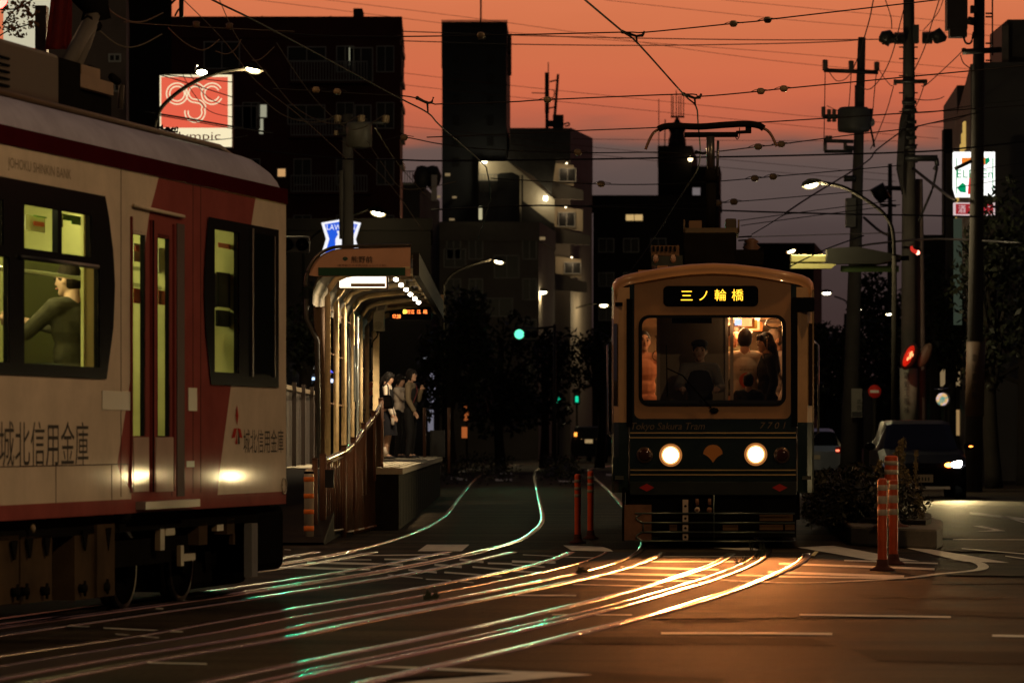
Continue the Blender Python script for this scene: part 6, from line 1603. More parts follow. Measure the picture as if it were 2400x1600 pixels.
# cream signboard, red banner and red lamp at the top left
s4 = thing('cream_signboard', 'glowing cream sign panel behind leaves at the top left corner', 'sign', P(60, 130, 70)); Y = 70.0
fpoly([(8, -40), (122, -40), (106, 60), (82, 110), (8, 110)], glow('cream panel light', (.72, .66, .46), .80), 'face', s4, Y, .3)
mb = MB(); a, c = P(82, 112, 68), P(108, 13, 68); mb.box((a.x, 68, a.z - 1), (c.x, 68.4, c.z), darkmetal)
solo(mb, 'dark_flue', 'square dark flue standing against the glowing cream panel at top left', 'flue')
bn = thing('red_banner', 'draped dull red banner hanging left of the pantograph arm', 'banner', P(140, 120, 66))
mb = MB(); n = 12; vs = []; fs = []
for i in range(n + 1):
    t = i / n
    for k in range(9):
        u = k / 8; x = lerp(lerp(122, 170, u), lerp(106, 168, u), t); y = lerp(-30, 116, t); p = P(x, y, 66 + .12 * math.sin(u * 9 + t)); vs.append(p)
for i in range(n):
    for k in range(8): fs.append((i*9+k, i*9+k+1, (i+1)*9+k+1, (i+1)*9+k))
mb.add(vs, fs, mat('red banner cloth', (.20, .025, .02), .7, var=.2), True); o = mb.build('cloth', bn); md = o.modifiers.new('thick', 'SOLIDIFY'); md.thickness = .02
mb = MB(); mb.tube([P(120, -30, 66), P(172, -30, 66)], .03, darkmetal, 6); mb.build('pole', bn)
mb = MB(); mb.ball(P(-6, -2, 60), (.16, .12, .16), glow('red lamp', (1, .04, .03), 20), 12); ol = solo(mb, 'red_lamp', 'small red lamp glowing at the top left corner of the view', 'lamp')
lamp('red_light', P(-2, 4, 59), 14, (1, .05, .03), .1, parent=ol)
# ------------------------------------------------------------------ utility poles
def pole(name, label, px, ytop, Y, r0, r1, lean=0, group='concrete utility poles'):
    b = Vector(((px - CX) / F * Y + lean, Y, 0)); t = P(px, ytop, Y)
    p = thing(name, label, 'utility pole', b, group=group)
    mb = MB(); mb.tube([b, t], [r0, r1], polec, 14); mb.build('shaft', p)
    return p
def arm(p, x0, x1, y0, y1, Y, th=.06, name='cross_arm', m=darkmetal):
    mb = MB(); a, c = P(x0, y0, Y), P(x1, y1, Y); mb.tube([a, c], th, m, 6); return mb.build(name, p)
def insul(p, px, y0, y1, Y, r=.09, m=None):
    mb = MB(); n = 6; prof = []
    z0, z1 = P(px, y1, Y).z, P(px, y0, Y).z
    for k in range(n): prof += [(r * .6, (z1 - z0) * k / n), (r, (z1 - z0) * (k + .5) / n)]
    mb.lathe(prof + [(r * .4, z1 - z0)], m or mat('dark porcelain', (.06, .045, .04), .4), P(px, y1, Y), 10); return mb.build('insulator', p)
pA = pole('utility_pole', 'tall concrete pole with the red signal and notices, second from the right', 2130, -40, 92, .21, .13)
Y = 91.7
arm(pA, 2095, 2173, 192, 191, Y, .055)
for x in (2098, 2168): insul(pA, x, 186, 200, Y, .05)
mb = MB(); mb.tube([P(2068, 93, Y), P(2110, 92, Y)], [.13, .08], mat('ribbed black insulator', (.012, .012, .012), .35), 10)
for k in range(10): x = 2096 + k * 2.4; mb.tube([P(x, 90, Y), P(x + 1.1, 90, Y)], .15, MATS['ribbed black insulator'], 10)
mb.tube([P(2060, 92, Y), P(2074, 92, Y), P(2092, 78, Y)], [.06, .2, .1], MATS['ribbed black insulator'], 8); mb.build('strain_insulator', pA); mb = MB()
for k in range(10): x = 2162 + k * 2.4; mb.tube([P(x, 89, Y), P(x + 1.1, 89, Y)], .15, MATS['ribbed black insulator'], 10)
mb.tube([P(2186, 89, Y), P(2200, 84, Y), P(2218, 92, Y)], [.14, .2, .06], MATS['ribbed black insulator'], 10); mb.build('strain_insulator', pA)
mb = MB(); a, c = P(2140, 100, Y), P(2154, 58, Y); mb.box((a.x, Y, a.z), (c.x, Y + .3, c.z), darkmetal); mb.build('pole_head_clamp', pA)
mb = MB()
for y in (111, 138, 178, 218, 262, 300, 340, 380): mb.tube([P(2107, y, Y + .25), P(2151, y, Y + .25)], .018, darkmetal, 5)
mb.build('climbing_step', pA)
arm(pA, 2108, 2197, 371, 371, Y, .085, 'bracket_arm'); mb = MB(); mb.tube(smoothpath([P(2194, 371, Y), P(2196, 388, Y), P(2190, 398, Y)], 4), .06, darkmetal, 6); mb.build('bracket_hook', pA)
mb = MB()
for y in (240, 258, 286, 302, 322, 345): mb.tube([P(2114, y, Y - .05), P(2148, y, Y - .05)], .05, darkmetal, 6)
for k in range(9): x = 2112 + k * 1.5; mb.tube(smoothpath([P(x + 3, 262, Y - .1), P(x - 4, 300 + k * 3, Y - .15), P(x - 10, 400 + k * 7, Y - .1)], 4), .018, wirem, 5)
mb.build('cable_bundle', pA)
mb = MB(); mb.tube([(P(2158, 0, 92.4).x, 92.4, 0), P(2151, 420, 92.4)], [.17, .12], mat('reddish pole', (.12, .085, .075), .8, var=.2), 12); mb.build('steel_side_pole', pA)
lbl = mat('pole notice', (.17, .16, .13), .6, var=.2); dlb = mat('notice lettering', (.02, .02, .02), .7)
mb = MB(); a, c = P(2115, 985, 91.6), P(2146, 862, 91.6); mb.tube([(P(2130, 0, 92).x, 92, a.z), (P(2130, 0, 92).x, 92, c.z)], .215, lbl, 16); mb.build('wrapped_notice', pA)
def vtext(chars, px, y0, dy, w, Y, m, name, par):
    for k, ch in enumerate(chars): wtext(ch, px - w / 2, y0 + k * dy, px + w / 2, y0 + k * dy + dy * .8, Y, m, name, par)
vtext('電気工事株', 2125, 872, 20, 13, 91.72, dlb, 'notice_character', pA)
pB = pole('utility_pole', 'concrete pole with transformer and stacked cross arms, third from the right', 2020, 88, 100, .24, .10, -.35)
Y = 99.7
arm(pB, 1931, 2058, 165, 170, Y, .06); 
for x, a_y in ((1934, 140), (1995, 142), (2055, 145)): insul(pB, x, a_y, 166, Y, .09)
arm(pB, 1928, 1985, 273, 273, Y, .06)
for x, y0, y1 in ((1930, 250, 274), (1943, 256, 286), (1955, 256, 286)): insul(pB, x, y0, y1, Y, .07)
mb = MB(); c = P(2001, 312, 99.4); mb.lathe([(.16, 0), (.40, .04), (.42, .12), (.42, .60), (.36, .66), (.10, .68)], mat('transformer', (.05, .05, .048), .5, var=.3), c, 18)
mb.build('transformer', pB)
mb = MB(); a, c = P(1981, 308, 99.2), P(2018, 255, 99.2); mb.box((a.x, 99.2, a.z), (c.x, 99.6, c.z), MATS['transformer']); mb.build('transformer_case', pB)
arm(pB, 1932, 2000, 330, 332, Y, .055); arm(pB, 1932, 1998, 355, 355, Y, .05); arm(pB, 1980, 2000, 346, 348, Y, .07)
for x in (1934, 1981): insul(pB, x, 334, 354, Y, .06)
for x in (1938, 1946): insul(pB, x, 318, 330, Y, .06)
mb = MB(); c = P(2042, 287, Y); mb.ball(c, (.10, .08, .12), grey, 10); mb.tube(smoothpath([P(2034, 262, Y), P(2044, 270, Y), P(2038, 285, Y), P(2047, 330, Y), P(2049, 345, Y)], 4), .03, wirem, 6); mb.tube([P(2036, 255, Y), P(2036, 285, Y)], .1, darkmetal, 8); mb.build('fuse_cutout', pB)
mb = MB(); a, c = P(1984, 532, 99.3), P(2006, 464, 99.3); mb.box((a.x, 99.3, a.z), (c.x, 99.7, c.z), mat('pole cabinet', (.06, .058, .055), .5)); mb.build('pole_cabinet', pB)
mb = MB(); a, c = P(1997, 978, 99.2), P(2022, 910, 99.2); mb.box((a.x, 99.35, a.z), (c.x, 99.4, c.z), lbl); mb.build('pole_notice', pB); mb = MB(); mb.box((a.x + .01, 99.33, a.z + .02), (c.x - .01, 99.345, a.z + .15), darkmetal); mb.build('pole_notice_foot', pB)
vtext('広告', 2014, 935, 14, 11, 99.3, dlb, 'notice_character', pB)
arm(pB, 1978, 2005, 419, 418, Y, .09, 'short_arm')
pC = pole('utility_pole', 'thick dark pole with a big transformer can in front of the store sign, rightmost', 2296, -40, 84, .20, .115, -.14)
Y = 83.7
mb = MB(); a, c = P(2220, 68, Y), P(2268, -60, Y); mb.box((a.x, Y, a.z), (c.x, Y + .45, c.z), mat('transformer can', (.05, .045, .042), .5, var=.2)); a, c = P(2227, 86, Y), P(2267, 66, Y); mb.box((a.x, Y + .02, a.z), (c.x, Y + .40, c.z), MATS['transformer can']); mb.build('transformer', pC)
mb = MB(); mb.tube([P(2268, 48, Y), P(2288, 52, Y)], .09, darkmetal, 8); a, c = P(2276, 30, Y), P(2290, 13, Y); mb.box((a.x, Y, a.z), (c.x, Y + .2, c.z), darkmetal); mb.tube(smoothpath([P(2258, 86, Y), P(2264, 101, Y), P(2276, 100, Y), P(2282, 75, Y)], 5), .025, wirem, 6); mb.build('transformer_bracket', pC)
arm(pC, 2256, 2347, 122, 117, Y, .07)
for x, y in ((2259, 113), (2341, 110)): insul(pC, x, y, y + 9, Y, .06)
mb = MB()
for y in (32, 40, 102, 142): mb.tube([P(2310, y, Y + .2), P(2324, y, Y + .2)], .02, darkmetal, 5)
mb.build('climbing_step', pC)
mb = MB(); a, c = P(2318, 380, Y), P(2318, -20, Y); mb.tube([P(2326, 130, Y + .4), P(2326, -20, Y + .4)], .018, wirem, 5); mb.build('guy_rod', pC)
mb = MB(); mb.tube([P(2238, 396, Y - .2), P(2278, 377, Y - .2)], .045, darkmetal, 6); mb.build('stay_rod', pC)
mb = MB(); a, c = P(2268, 975, Y - .15), P(2298, 800, Y - .15); mb.tube([(P(2284, 0, 84).x, 84, a.z), (P(2287, 0, 84).x, 84, c.z)], .205, mat('brown pole notice', (.09, .055, .035), .6), 14); mb.build('wrapped_notice', pC)
vtext('電話案内所', 2284, 830, 22, 12, Y - .05, dlb, 'notice_character', pC)
pD = pole('utility_pole', 'concrete pole rising behind the shelter in front of the blue shop sign', 815, 268, 90, .19, .12)
Y = 89.7
arm(pD, 785, 910, 290, 287, Y, .05)
for x in (792, 847, 904): insul(pD, x, 270, 288, Y, .10, insm)
mb = MB(); c = P(842, 348, 89.3); mb.lathe([(.16, 0), (.30, .04), (.30, .55), (.26, .6)], mat('left transformer', (.06, .055, .045), .5, var=.3), c, 14); mb.build('transformer', pD)
arm(pD, 788, 860, 314, 312, Y, .05)
for x in (788, 835, 851): insul(pD, x, 306, 318, Y, .07, insm)
mb = MB(); mb.tube([P(800, 560, Y + .1), P(800, 400, Y + .1)], .05, polec, 8); mb.build('conduit', pD)
pE = pole('utility_pole', 'thin dark pole with a tapering top left of the second pole', 2008, 200, 130, .18, .07)
pF = pole('utility_pole', 'slim far dark pole between the street lamp arm and the tall pole', 2086, 384, 150, .16, .08)
arm(pF, 2060, 2120, 440, 442, 149.7, .1); arm(pF, 2062, 2100, 480, 482, 149.7, .06)
mb = MB(); mb.tube([P(2045, 455, 149), P(2060, 446, 149), P(2075, 470, 149)], [.2, .35, .25], darkmetal, 8); mb.build('cable_joint', pF)
pG = pole('utility_pole', 'plain pale pole standing behind the no entry sign', 2036, 915, 105, .14, .14, 0)
pH = pole('utility_pole', 'dark vertical pole left of the store sign', 2228, 360, 112, .17, .14)
# ------------------------------------------------------------------ street lamps
lampm = glow('street lamp lens', (1, .76, .32), 1.7); lampb = glow('street lamp bulb', (1, .90, .62), 25)
lampw = glow('street lamp lens white', (1, .88, .60), 1.7)
polem = mat('lamp post paint', (.020, .018, .015), .8, var=.2, spec=.0)
def street(label, px, py, Y, pts, base=None, size=.30, lm=None, power=0, tilt=0, col=(1, .78, .40)):
    c = P(px, py, Y); t = thing('street_lamp', label, 'street lamp', (base and Vector(((base - CX) / F * Y, Y, 0))) or c, group='street lamps along the road')
    mb = MB(); Mr = Matrix.Translation(c) @ Matrix.Rotation(R(tilt), 4, 'Y')
    mb.ball((0, 0, 0), (size, size * .45, size * .50), lm or lampm, 14, Mr); o_ = mb.build('lens', t)
    mb = MB(); mb.ball((0, -size * .12, -size * .06), (size * .82, size * .40, size * .34), lampb, 14, Mr); mb.build('bulb', o_)
    mb = MB(); vs = [(-size * 1.15, 0), (-size * .9, .5 * size), (-.2 * size, .75 * size), (.6 * size, .6 * size), (size * 1.25, .30 * size), (size * 1.2, .06 * size)]
    mb.prism([Mr @ Vector((x, -size * .5, z)) for x, z in vs], Mr.to_3x3() @ Vector((0, size, 0)), polem); mb.build('hood', t)
    if pts:
        mb = MB(); pp = [P(x, y, Y) for x, y in pts]; mb.tube(smoothpath(pp, 6), .042, polem, 8); mb.build('arm', t)
        if base is not None:
            e = pp[-1]; mb = MB(); mb.tube([(e.x, Y, 0), e], [.085, .055], polem, 10); mb.build('post', t)
    if power: lamp('lamp_light', c + Vector((0, 0, -size * .6)), power, col, .12, parent=t)
    return t
street('large lamp on a curved arm above the red logo sign', 593, 163, 81, [(578, 160), (520, 168), (460, 190), (410, 222), (375, 258), (362, 300), (358, 360)], 358, .19, power=900, tilt=12)
street('lamp just above the shelter roof in front of the apartment block', 886, 499, 133, [(868, 488), (800, 515), (745, 545), (712, 575)], 712, .27, power=70, tilt=12)
street('lamp on a long thin arm right of the shelter', 1169, 613, 170, [(1150, 608), (1100, 622), (1060, 642), (1040, 668)], 1040, .23, power=1300, tilt=12)
street('lamp above the green traffic light with a swan neck arm', 1271, 684, 206, [(1252, 679), (1200, 690), (1165, 712), (1147, 745)], 1147, .28, lampw, 300)
street('lamp on a swan neck arm just left of the green tram roof', 1415, 715, 226, [(1400, 710), (1350, 722), (1320, 745), (1308, 775), (1305, 830)], 1305, .28, power=300)
street('big bright lamp on a curved arm right above the green tram', 1901, 433, 85, [(1925, 428), (1980, 440), (2040, 475), (2075, 505), (2092, 540), (2096, 600)], 2098, .19, power=1300, tilt=-12, col=(1, .80, .45))
street('small orange lamp just above the right end of the green tram roof', 1854, 588, 160, None, None, .20, glow('orange street lens', (1, .50, .14), 1.6), tilt=-18)
street('small white lamp right of the green tram roof corner', 1937, 686, 208, [(1955, 694), (1980, 704), (1992, 720), (1996, 760)], 1996, .26, lampw)
street('tiny far lamp right of the green tram windscreen', 1923, 825, 330, None, 1923, .24, lampw)
# three added lamps standing out of view, lighting the trams, posts and near road
nl = thing('street_lamp', 'added unseen street lamp standing beside the near carriageway', 'street lamp', (8.5, 40, 0), group='street lamps along the road')
mb = MB(); mb.tube([(8.5, 40, 0), (8.5, 40, 8)], [.11, .08], polem, 10); mb.tube(smoothpath([(8.5, 40, 8), (8.3, 40, 8.9), (7.4, 40, 9.3), (6.2, 40, 9.35)], 5), .055, polem, 8); mb.build('post', nl)
mb = MB(); mb.ball((5.9, 40, 9.3), (.3, .14, .1), lampm, 12); mb.build('lens', nl)
lamp('lamp_light', (5.9, 40, 9.1), 520, (1, .58, .25), .15, parent=nl)
nl2 = dup(nl, (-10.5, 41, 0), math.pi, 'added unseen street lamp standing on the left pavement behind the red tram', 'street lamps along the road')
for c_ in nl2.children:
    if c_.type == 'LIGHT': c_.data = c_.data.copy(); c_.data.energy = 750
nl3 = dup(nl, (10.2, 17, 0), 0, 'added unseen street lamp standing beside the nearest lane on the right', 'street lamps along the road')
for c_ in nl3.children:
    if c_.type == 'LIGHT': c_.data = c_.data.copy(); c_.data.energy = 1900; c_.data.color = (1, .66, .34)
WM[nl2.name] = Matrix.Translation((-10.5, 41, 0)) @ Matrix.Rotation(math.pi, 4, 'Z')

# ------------------------------------------------------------------ signals
grn = glow('green signal', (.14, 1.0, .56), 1.5)
sgm = mat('signal housing', (.035, .033, .03), .5, var=.2)
sg1 = thing('traffic_signal', 'lit green traffic signal hanging in the centre of the street', 'traffic light', P(1217, 783, 120)); Y = 120.0
mb = MB(); a, c = P(1203, 800, Y), P(1262, 767, Y); mb.box((a.x, Y + .03, a.z), (c.x, Y + .25, c.z), darkmetal); mb.build('housing', sg1, bevel=.05)
mb = MB(); mb.tube([P(1217, 783, Y + .03), P(1217, 783, Y - .02)], [.15, .13], grn, 20); mb.build('green_lens', sg1)
for px in (1236, 1252): mb = MB(); mb.tube([P(px, 783, Y + .03), P(px, 783, Y - .01)], .12, blackgloss, 16); mb.build('dark_lens', sg1)
mb = MB(); mb.tube([P(1258, 770, Y + .15), P(1300, 765, Y + .15)], .04, darkmetal, 6); mb.tube([(P(1300, 0, Y).x, Y + .15, 0), P(1300, 760, Y + .15)], .05, darkmetal, 8); mb.build('signal_post', sg1)
lamp('green_light', P(1217, 783, Y - .3), 360, (.02, 1, .5), .16, 'SPOT', (-.6, 0, -3), 13, .6, parent=sg1)
sg2 = thing('traffic_signal', 'horizontal traffic signal with two dark lenses beside the red tram roof end', 'traffic light', P(690, 570, 79)); Y = 79.0
mb = MB(); a, c = P(630, 592, Y), P(726, 553, Y); mb.box((a.x, Y + .03, a.z), (c.x, Y + .2, c.z), mat('pale signal case', (.10, .095, .085), .5)); mb.build('housing', sg2, bevel=.04)
for px in (672, 708): 
    mb = MB(); mb.tube([P(px, 573, Y + .03), P(px, 573, Y - .01)], .13, blackgloss, 20); mb.build('dark_lens', sg2)
    mb = MB(); mb.tube([P(px, 571, Y + .02), P(px, 571, Y - .22)], .15, black, 16, caps=False); mb.build('visor', sg2)
mb = MB(); mb.tube([P(642, 573, Y + .03), P(642, 573, Y - .02)], .13, grn, 20); mb.build('green_lens', sg2)
lamp('green_light', P(645, 573, Y - .3), 360, (.02, 1, .5), .14, 'SPOT', (1, 0, -2), 30, .6, parent=sg2)
mb = MB(); mb.tube([(P(600, 0, Y).x, Y + .1, 0), P(600, 560, Y + .1)], .09, polem, 8); mb.tube([P(600, 565, Y + .1), P(700, 565, Y + .1)], .04, polem, 6); mb.build('signal_post', sg2)
# the horizontal signal seen from behind at right
sg3 = thing('rear_traffic_signal', 'horizontal signal seen from the side with pale lamplit hoods right of the tram roof', 'traffic light', P(2000, 610, 85)); Y = 85.0
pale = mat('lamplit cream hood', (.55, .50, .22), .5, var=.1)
mb = MB(); a, c = P(1854, 614, Y), P(1936, 597, Y); mb.box((a.x, Y, a.z), (c.x, Y + .3, c.z), pale); mb.build('hood', sg3, bevel=.02)
mb = MB(); mb.prism([P(1854, 629, Y), P(1948, 629, Y), P(1960, 620, Y), P(1950, 618, Y), P(1854, 617, Y)], (0, .3, 0), pale); mb.build('hood', sg3)
mb = MB(); mb.prism([P(1938, 618, Y), P(1938, 582, Y), P(2010, 578, Y), (P(2060, 588, Y)), P(2112, 598, Y), P(2112, 606, Y), P(2060, 618, Y)], (0, .35, 0), sgm); mb.build('housing', sg3)
mb = MB(); mb.tube([P(2040, 603, Y + .5), P(2130, 605, Y + .5)], .06, polem, 6); mb.tube([P(1975, 630, Y + .4), P(2110, 610, Y + .4)], .04, polem, 6); mb.build('mounting_arm', sg3)
mb = MB(); a, c = P(1973, 636, Y), P(2110, 621, Y); mb.box((a.x, Y + .3, a.z), (c.x, Y + .34, c.z), mat('green name plate', (.05, .08, .03), .5)); mb.build('name_plate', sg3)
lamp('hood_lamp', P(1880, 575, Y - 1.2), 50, (1, .86, .4), .15, parent=sg3)
# red lit oval signal seen at an angle on the tall pole
sg4 = thing('red_signal', 'red lit hooded round signal seen from the side on the tall pole', 'traffic light', P(2130, 860, 91)); Y = 91.2
Mo = Matrix.Translation(P(2131, 835, Y)) @ Matrix.Rotation(R(24), 4, 'Y')
mb = MB(); mb.ball((0, 0, 0), (.19, .12, .34), mat('dark hood', (.03, .015, .012), .4), 18, Mo); mb.build('housing', sg4)
mb = MB(); mb.ball((-.02, -.05, 0), (.115, .10, .28), mat('red lit glass', (.5, .02, .01), .3, emit=(1, .03, .01), estr=.22), 16, Mo); mb.build('lens', sg4)
mb = MB()
for dx, dz, s in ((.0, .06, .035), (.05, .05, .02), (-.02, -.07, .025), (.02, -.02, .02)): mb.ball((dx, -.15, dz), (s, .02, s * 2.2), glow('red lamp filament', (1, .40, .15), 1.6), 8, Mo)
mb.build('lamp_bulb', sg4)
mb = MB(); Mo2 = Matrix.Translation(P(2168, 832, Y + .2)) @ Matrix.Rotation(R(24), 4, 'Y'); mb.ball((0, 0, 0), (.14, .10, .31), mat('rear hood brown', (.07, .045, .03), .5), 16, Mo2); mb.build('rear_lamp_hood', sg4)
lamp('red_light', P(2131, 850, Y - .6), 6, (1, .04, .02), .12, parent=sg4)
mb = MB(); mb.tube(smoothpath([P(2136, 577, 90), P(2139, 586, 90), P(2151, 592, 90)], 5), [.03, .03, .03, .04, .04, .04, .045, .045, .045, .045, .045][:11], glow('red neon', (1, .05, .03), .6), 8); mb.ball(P(2151, 592, 90), (.055, .05, .055), glow('red neon bulb', (1, .3, .2), 5), 8)
solo(mb, 'red_arrow_light', 'small bent red arrow light high on the tall pole', 'signal light')
# round convex sign and no entry sign
ne = thing('no_entry_sign', 'round red no entry sign with white bar left of the minivan', 'road sign', (P(2050, 0, 96).x, 96, 0)); Y = 96.0
mb = MB(); mb.tube([P(2050, 917, Y), P(2050, 917, Y - .02)], .165, mat('sign red paint', (.50, .025, .015), .5), 28); mb.build('disc', ne)
mb = MB(); a, c = P(2039, 920, Y - .03), P(2061, 914, Y - .03); mb.box((a.x, Y - .03, a.z), (c.x, Y - .022, c.z), mat('sign white paint', (.62, .55, .48), .5)); mb.build('white_bar', ne)
mb = MB(); mb.tube([(P(2050, 0, Y).x, Y + .05, 0), P(2050, 900, Y + .05)], .04, polem, 8); mb.build('post', ne)
cm_ = thing('round_mirror_sign', 'small round convex mirror glowing with mixed colours above the minivan', 'mirror', P(2210, 950, 100)); Y = 100.0
mb = MB(); mb.tube([P(2210, 936, Y), P(2210, 936, Y - .03)], .19, mat('mirror rim', (.3, .3, .35), .4), 24); mb.build('rim', cm_)
mc = bpy.data.materials.new('painted reflection'); mc.use_nodes = True  # reflected colours painted on the mirror face as glowing noise
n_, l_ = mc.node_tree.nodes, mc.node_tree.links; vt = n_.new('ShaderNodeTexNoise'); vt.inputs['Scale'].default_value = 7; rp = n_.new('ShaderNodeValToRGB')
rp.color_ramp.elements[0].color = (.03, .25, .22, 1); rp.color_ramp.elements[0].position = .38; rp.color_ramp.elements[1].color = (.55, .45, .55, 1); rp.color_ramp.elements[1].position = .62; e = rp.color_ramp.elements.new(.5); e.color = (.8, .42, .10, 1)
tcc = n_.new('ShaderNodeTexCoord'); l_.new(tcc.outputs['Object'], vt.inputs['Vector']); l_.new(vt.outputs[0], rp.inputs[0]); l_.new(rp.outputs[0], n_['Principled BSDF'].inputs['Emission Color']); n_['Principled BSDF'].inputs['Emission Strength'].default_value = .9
mb = MB(); mb.ball(P(2209, 935, Y - .02), (.165, .06, .165), mc, 20); mb.build('mirror_face', cm_)
mb = MB(); mb.tube([P(2190, 912, Y), P(2222, 910, Y)], .02, chrome, 6); mb.tube([P(2224, 910, Y + .1), (P(2224, 0, Y).x, Y + .1, 0)], .05, polem, 8); mb.build('post', cm_)
rs = thing('round_road_sign', 'dim round road sign on the end of a horizontal arm left of the green tram', 'road sign', P(1378, 808, 190)); Y = 190.0
mb = MB(); mb.tube([P(1376, 808, Y), P(1376, 808, Y - .05)], .27, mat('dim sign disc', (.10, .035, .03), .5), 20); mb.tube([P(1376, 808, Y - .051), P(1376, 808, Y - .07)], .18, mat('dim sign blue', (.03, .035, .09), .5), 20); mb.build('disc', rs)
mb = MB(); mb.tube(smoothpath([P(1365, 810, Y), P(1315, 811, Y), P(1302, 818, Y), P(1299, 840, Y)], 4), .07, mat('pale arm', (.30, .28, .22), .5), 8); mb.tube([P(1299, 838, Y), (P(1297, 0, Y).x, Y, 0)], .09, polem, 8); mb.build('arm', rs)
for x0, y0, w, h, lab in ((1309, 937, 9, 12, 'left'), (1352, 935, 7, 14, 'right')):
    t = thing('crossing_signal', 'small far green pedestrian signal, %s one of the two under the round sign' % lab, 'traffic light', P(x0, y0, 210)); mb = MB(); a, c = P(x0 - w / 2, y0 + h / 2, 210), P(x0 + w / 2, y0 - h / 2, 210)
    mb.box((a.x - .1, 210.05, a.z - .15), (c.x + .1, 210.3, c.z + .3), darkmetal); mb.build('housing', t); mb = MB(); mb.box((a.x, 210, a.z), (c.x, 210.04, c.z), glow('far green', (.01, .75, .40), 1.0)); mb.build('lens', t)
    mb = MB(); mb.tube([P(x0, y0, 210.2), (P(x0, 0, 210).x, 210.2, 0)], .06, polem, 6); mb.build('post', t)
ob_ = thing('orange_banner_post', 'orange lit post with a small flame coloured sign left of the far cars', 'banner', P(1094, 1026, 150)); Y = 150.0
mb = MB(); a, c = P(1088, 985, Y), P(1098, 950, Y); mb.box((a.x, Y, a.z), (c.x, Y + .1, c.z), mat('orange banner cloth', (.55, .14, .04), .7, emit=(1, .25, .06), estr=.35)); a, c = P(1082, 1026, Y), P(1095, 1000, Y); mb.box((a.x, Y, a.z), (c.x, Y + .1, c.z), MATS['orange banner cloth']); mb.build('cloth', ob_)
mb = MB()
for dx, dy in ((0, 0), (4, 4), (-1, 8), (5, 10)): mb.ball(P(1091 + dx, 913 + dy, Y), (.05, .05, .06), glow('flame red', (1, .25, .08), 3), 8)
mb.build('small_lights', ob_); mb = MB(); mb.tube([P(1094, 905, Y + .15), (P(1094, 0, Y).x, Y + .15, 0)], .04, polem, 6); mb.build('post', ob_)
# ------------------------------------------------------------------ cars
def car(label, loc, rz, paintm, W_, H_, Ln, stations, lights, name='car', hood=True):
    """local x right, y from the front (0) to the back; the front looks along -y. stations: (y, zlow, zbelt, zroof, wbelt, wroof)"""
    t = thing(name, label, 'car', loc, rz)
    M = WM[t.name]
    body, glass = MB(), MB(); rings = []
    for y, zl, zb, zr, wb, wr in stations:
        rings.append([M @ Vector(p) for p in ((-wb * .90, y, zl), (-wb, y, lerp(zl, zb, .35)), (-wb * .985, y, zb), (-wr, y, zr - .03 if zr > zb + .1 else zr), (-wr * .8, y, zr), (wr * .8, y, zr), (wr, y, zr - .03 if zr > zb + .1 else zr), (wb * .985, y, zb), (wb, y, lerp(zl, zb, .35)), (wb * .90, y, zl))])
    n = 10
    for i in range(len(rings) - 1):
        for j in range(n - 1):
            q = [rings[i][j], rings[i][j+1], rings[i+1][j+1], rings[i+1][j]]
            a, b = stations[i], stations[i+1]
            tall = a[3] > a[2] + .15 and b[3] > b[2] + .15
            slope = (a[3] > a[2] + .15) != (b[3] > b[2] + .15)
            g = (j in (2, 6) and tall) or (j == 4 and slope) or (j in (3, 5) and slope)
            (glass if g else body).add(q, [(0, 1, 2, 3)], blackgloss if g else paintm, not g)
    body.add(rings[0], [tuple(range(n))], paintm); body.add(rings[-1], [tuple(range(n - 1, -1, -1))], paintm)
    body.build('body', t); glass.build('window_glass', t)
    for y in (Ln * .19, Ln * .80):
        for s in (-1, 1):
            mb = MB(); mb.tube([M @ Vector((s * (W_ / 2 - .20), y, .31)), M @ Vector((s * (W_ / 2 + .005), y, .31))], .31, black, 22); o = mb.build('wheel', t)
            mb = MB(); mb.tube([M @ Vector((s * (W_ / 2 + .005), y, .31)), M @ Vector((s * (W_ / 2 + .015), y, .31))], .19, grey, 16); mb.build('rim', o)
    return t, M
mvp = mat('black car paint', (.005, .005, .007), .35, coat=.02, spec=.01)
loc = Vector((P(2166, 0, 74).x, 74, 0))
mv, M = car('black minivan with one bright headlight and orange turn lamp facing the camera', loc, R(-2.2), mvp, 1.70, 1.55, 4.4,
            [(0, .26, .58, .60, .72, .60), (.08, .22, .66, .70, .82, .66), (.5, .2, .80, .86, .85, .70), (1.0, .2, .92, .98, .85, .72), (1.72, .2, .95, 1.46, .85, .62), (2.1, .2, .95, 1.53, .85, .64), (3.4, .2, .96, 1.54, .85, .64), (4.05, .22, .97, 1.46, .84, .62), (4.4, .3, .95, 1.0, .80, .7)], None, 'minivan')
def mq(x, y, z): return M @ Vector((x, y, z))
hcar = glow('car headlight', (1, .93, .76), 70)
for s, m_ in ((1, hcar), (-1, hcar)):
    mb = MB(); mb.ball(mq(s * .62, .03, .67), (.105, .05, .06), m_, 12); mb.ball(mq(s * .68, .06, .72), (.06, .05, .03), m_, 10); o = mb.build('headlight', mv)
    lamp('headlight_beam', mq(s * .63, -.12, .68), 1700, (1, .74, .32), .06, 'SPOT', mq(s * .5 + .3, -32, -.25), 64, .8, parent=mv)
mb = MB(); mb.ball(mq(.47, .00, .665), (.075, .04, .045), glow('turn lamp', (1, .22, .03), 22), 12); mb.build('turn_lamp', mv)
pln = mat('number plate', (.42, .36, .24), .5)
mb = MB(); mb.box((-.17, -.03, .33), (.17, -.01, .48), pln, M); o = mb.build('number_plate', mv)
for k in range(4): mb = MB(); mb.box((-.11 + k * .06, -.034, .36), (-.08 + k * .06, -.031, .43), mat('plate digits', (.06, .07, .05), .6), M); mb.build('plate_digit', o)
mb = MB(); mb.box((-.55, -.005, .36), (.55, .03, .55), black, M); mb.build('grille', mv)
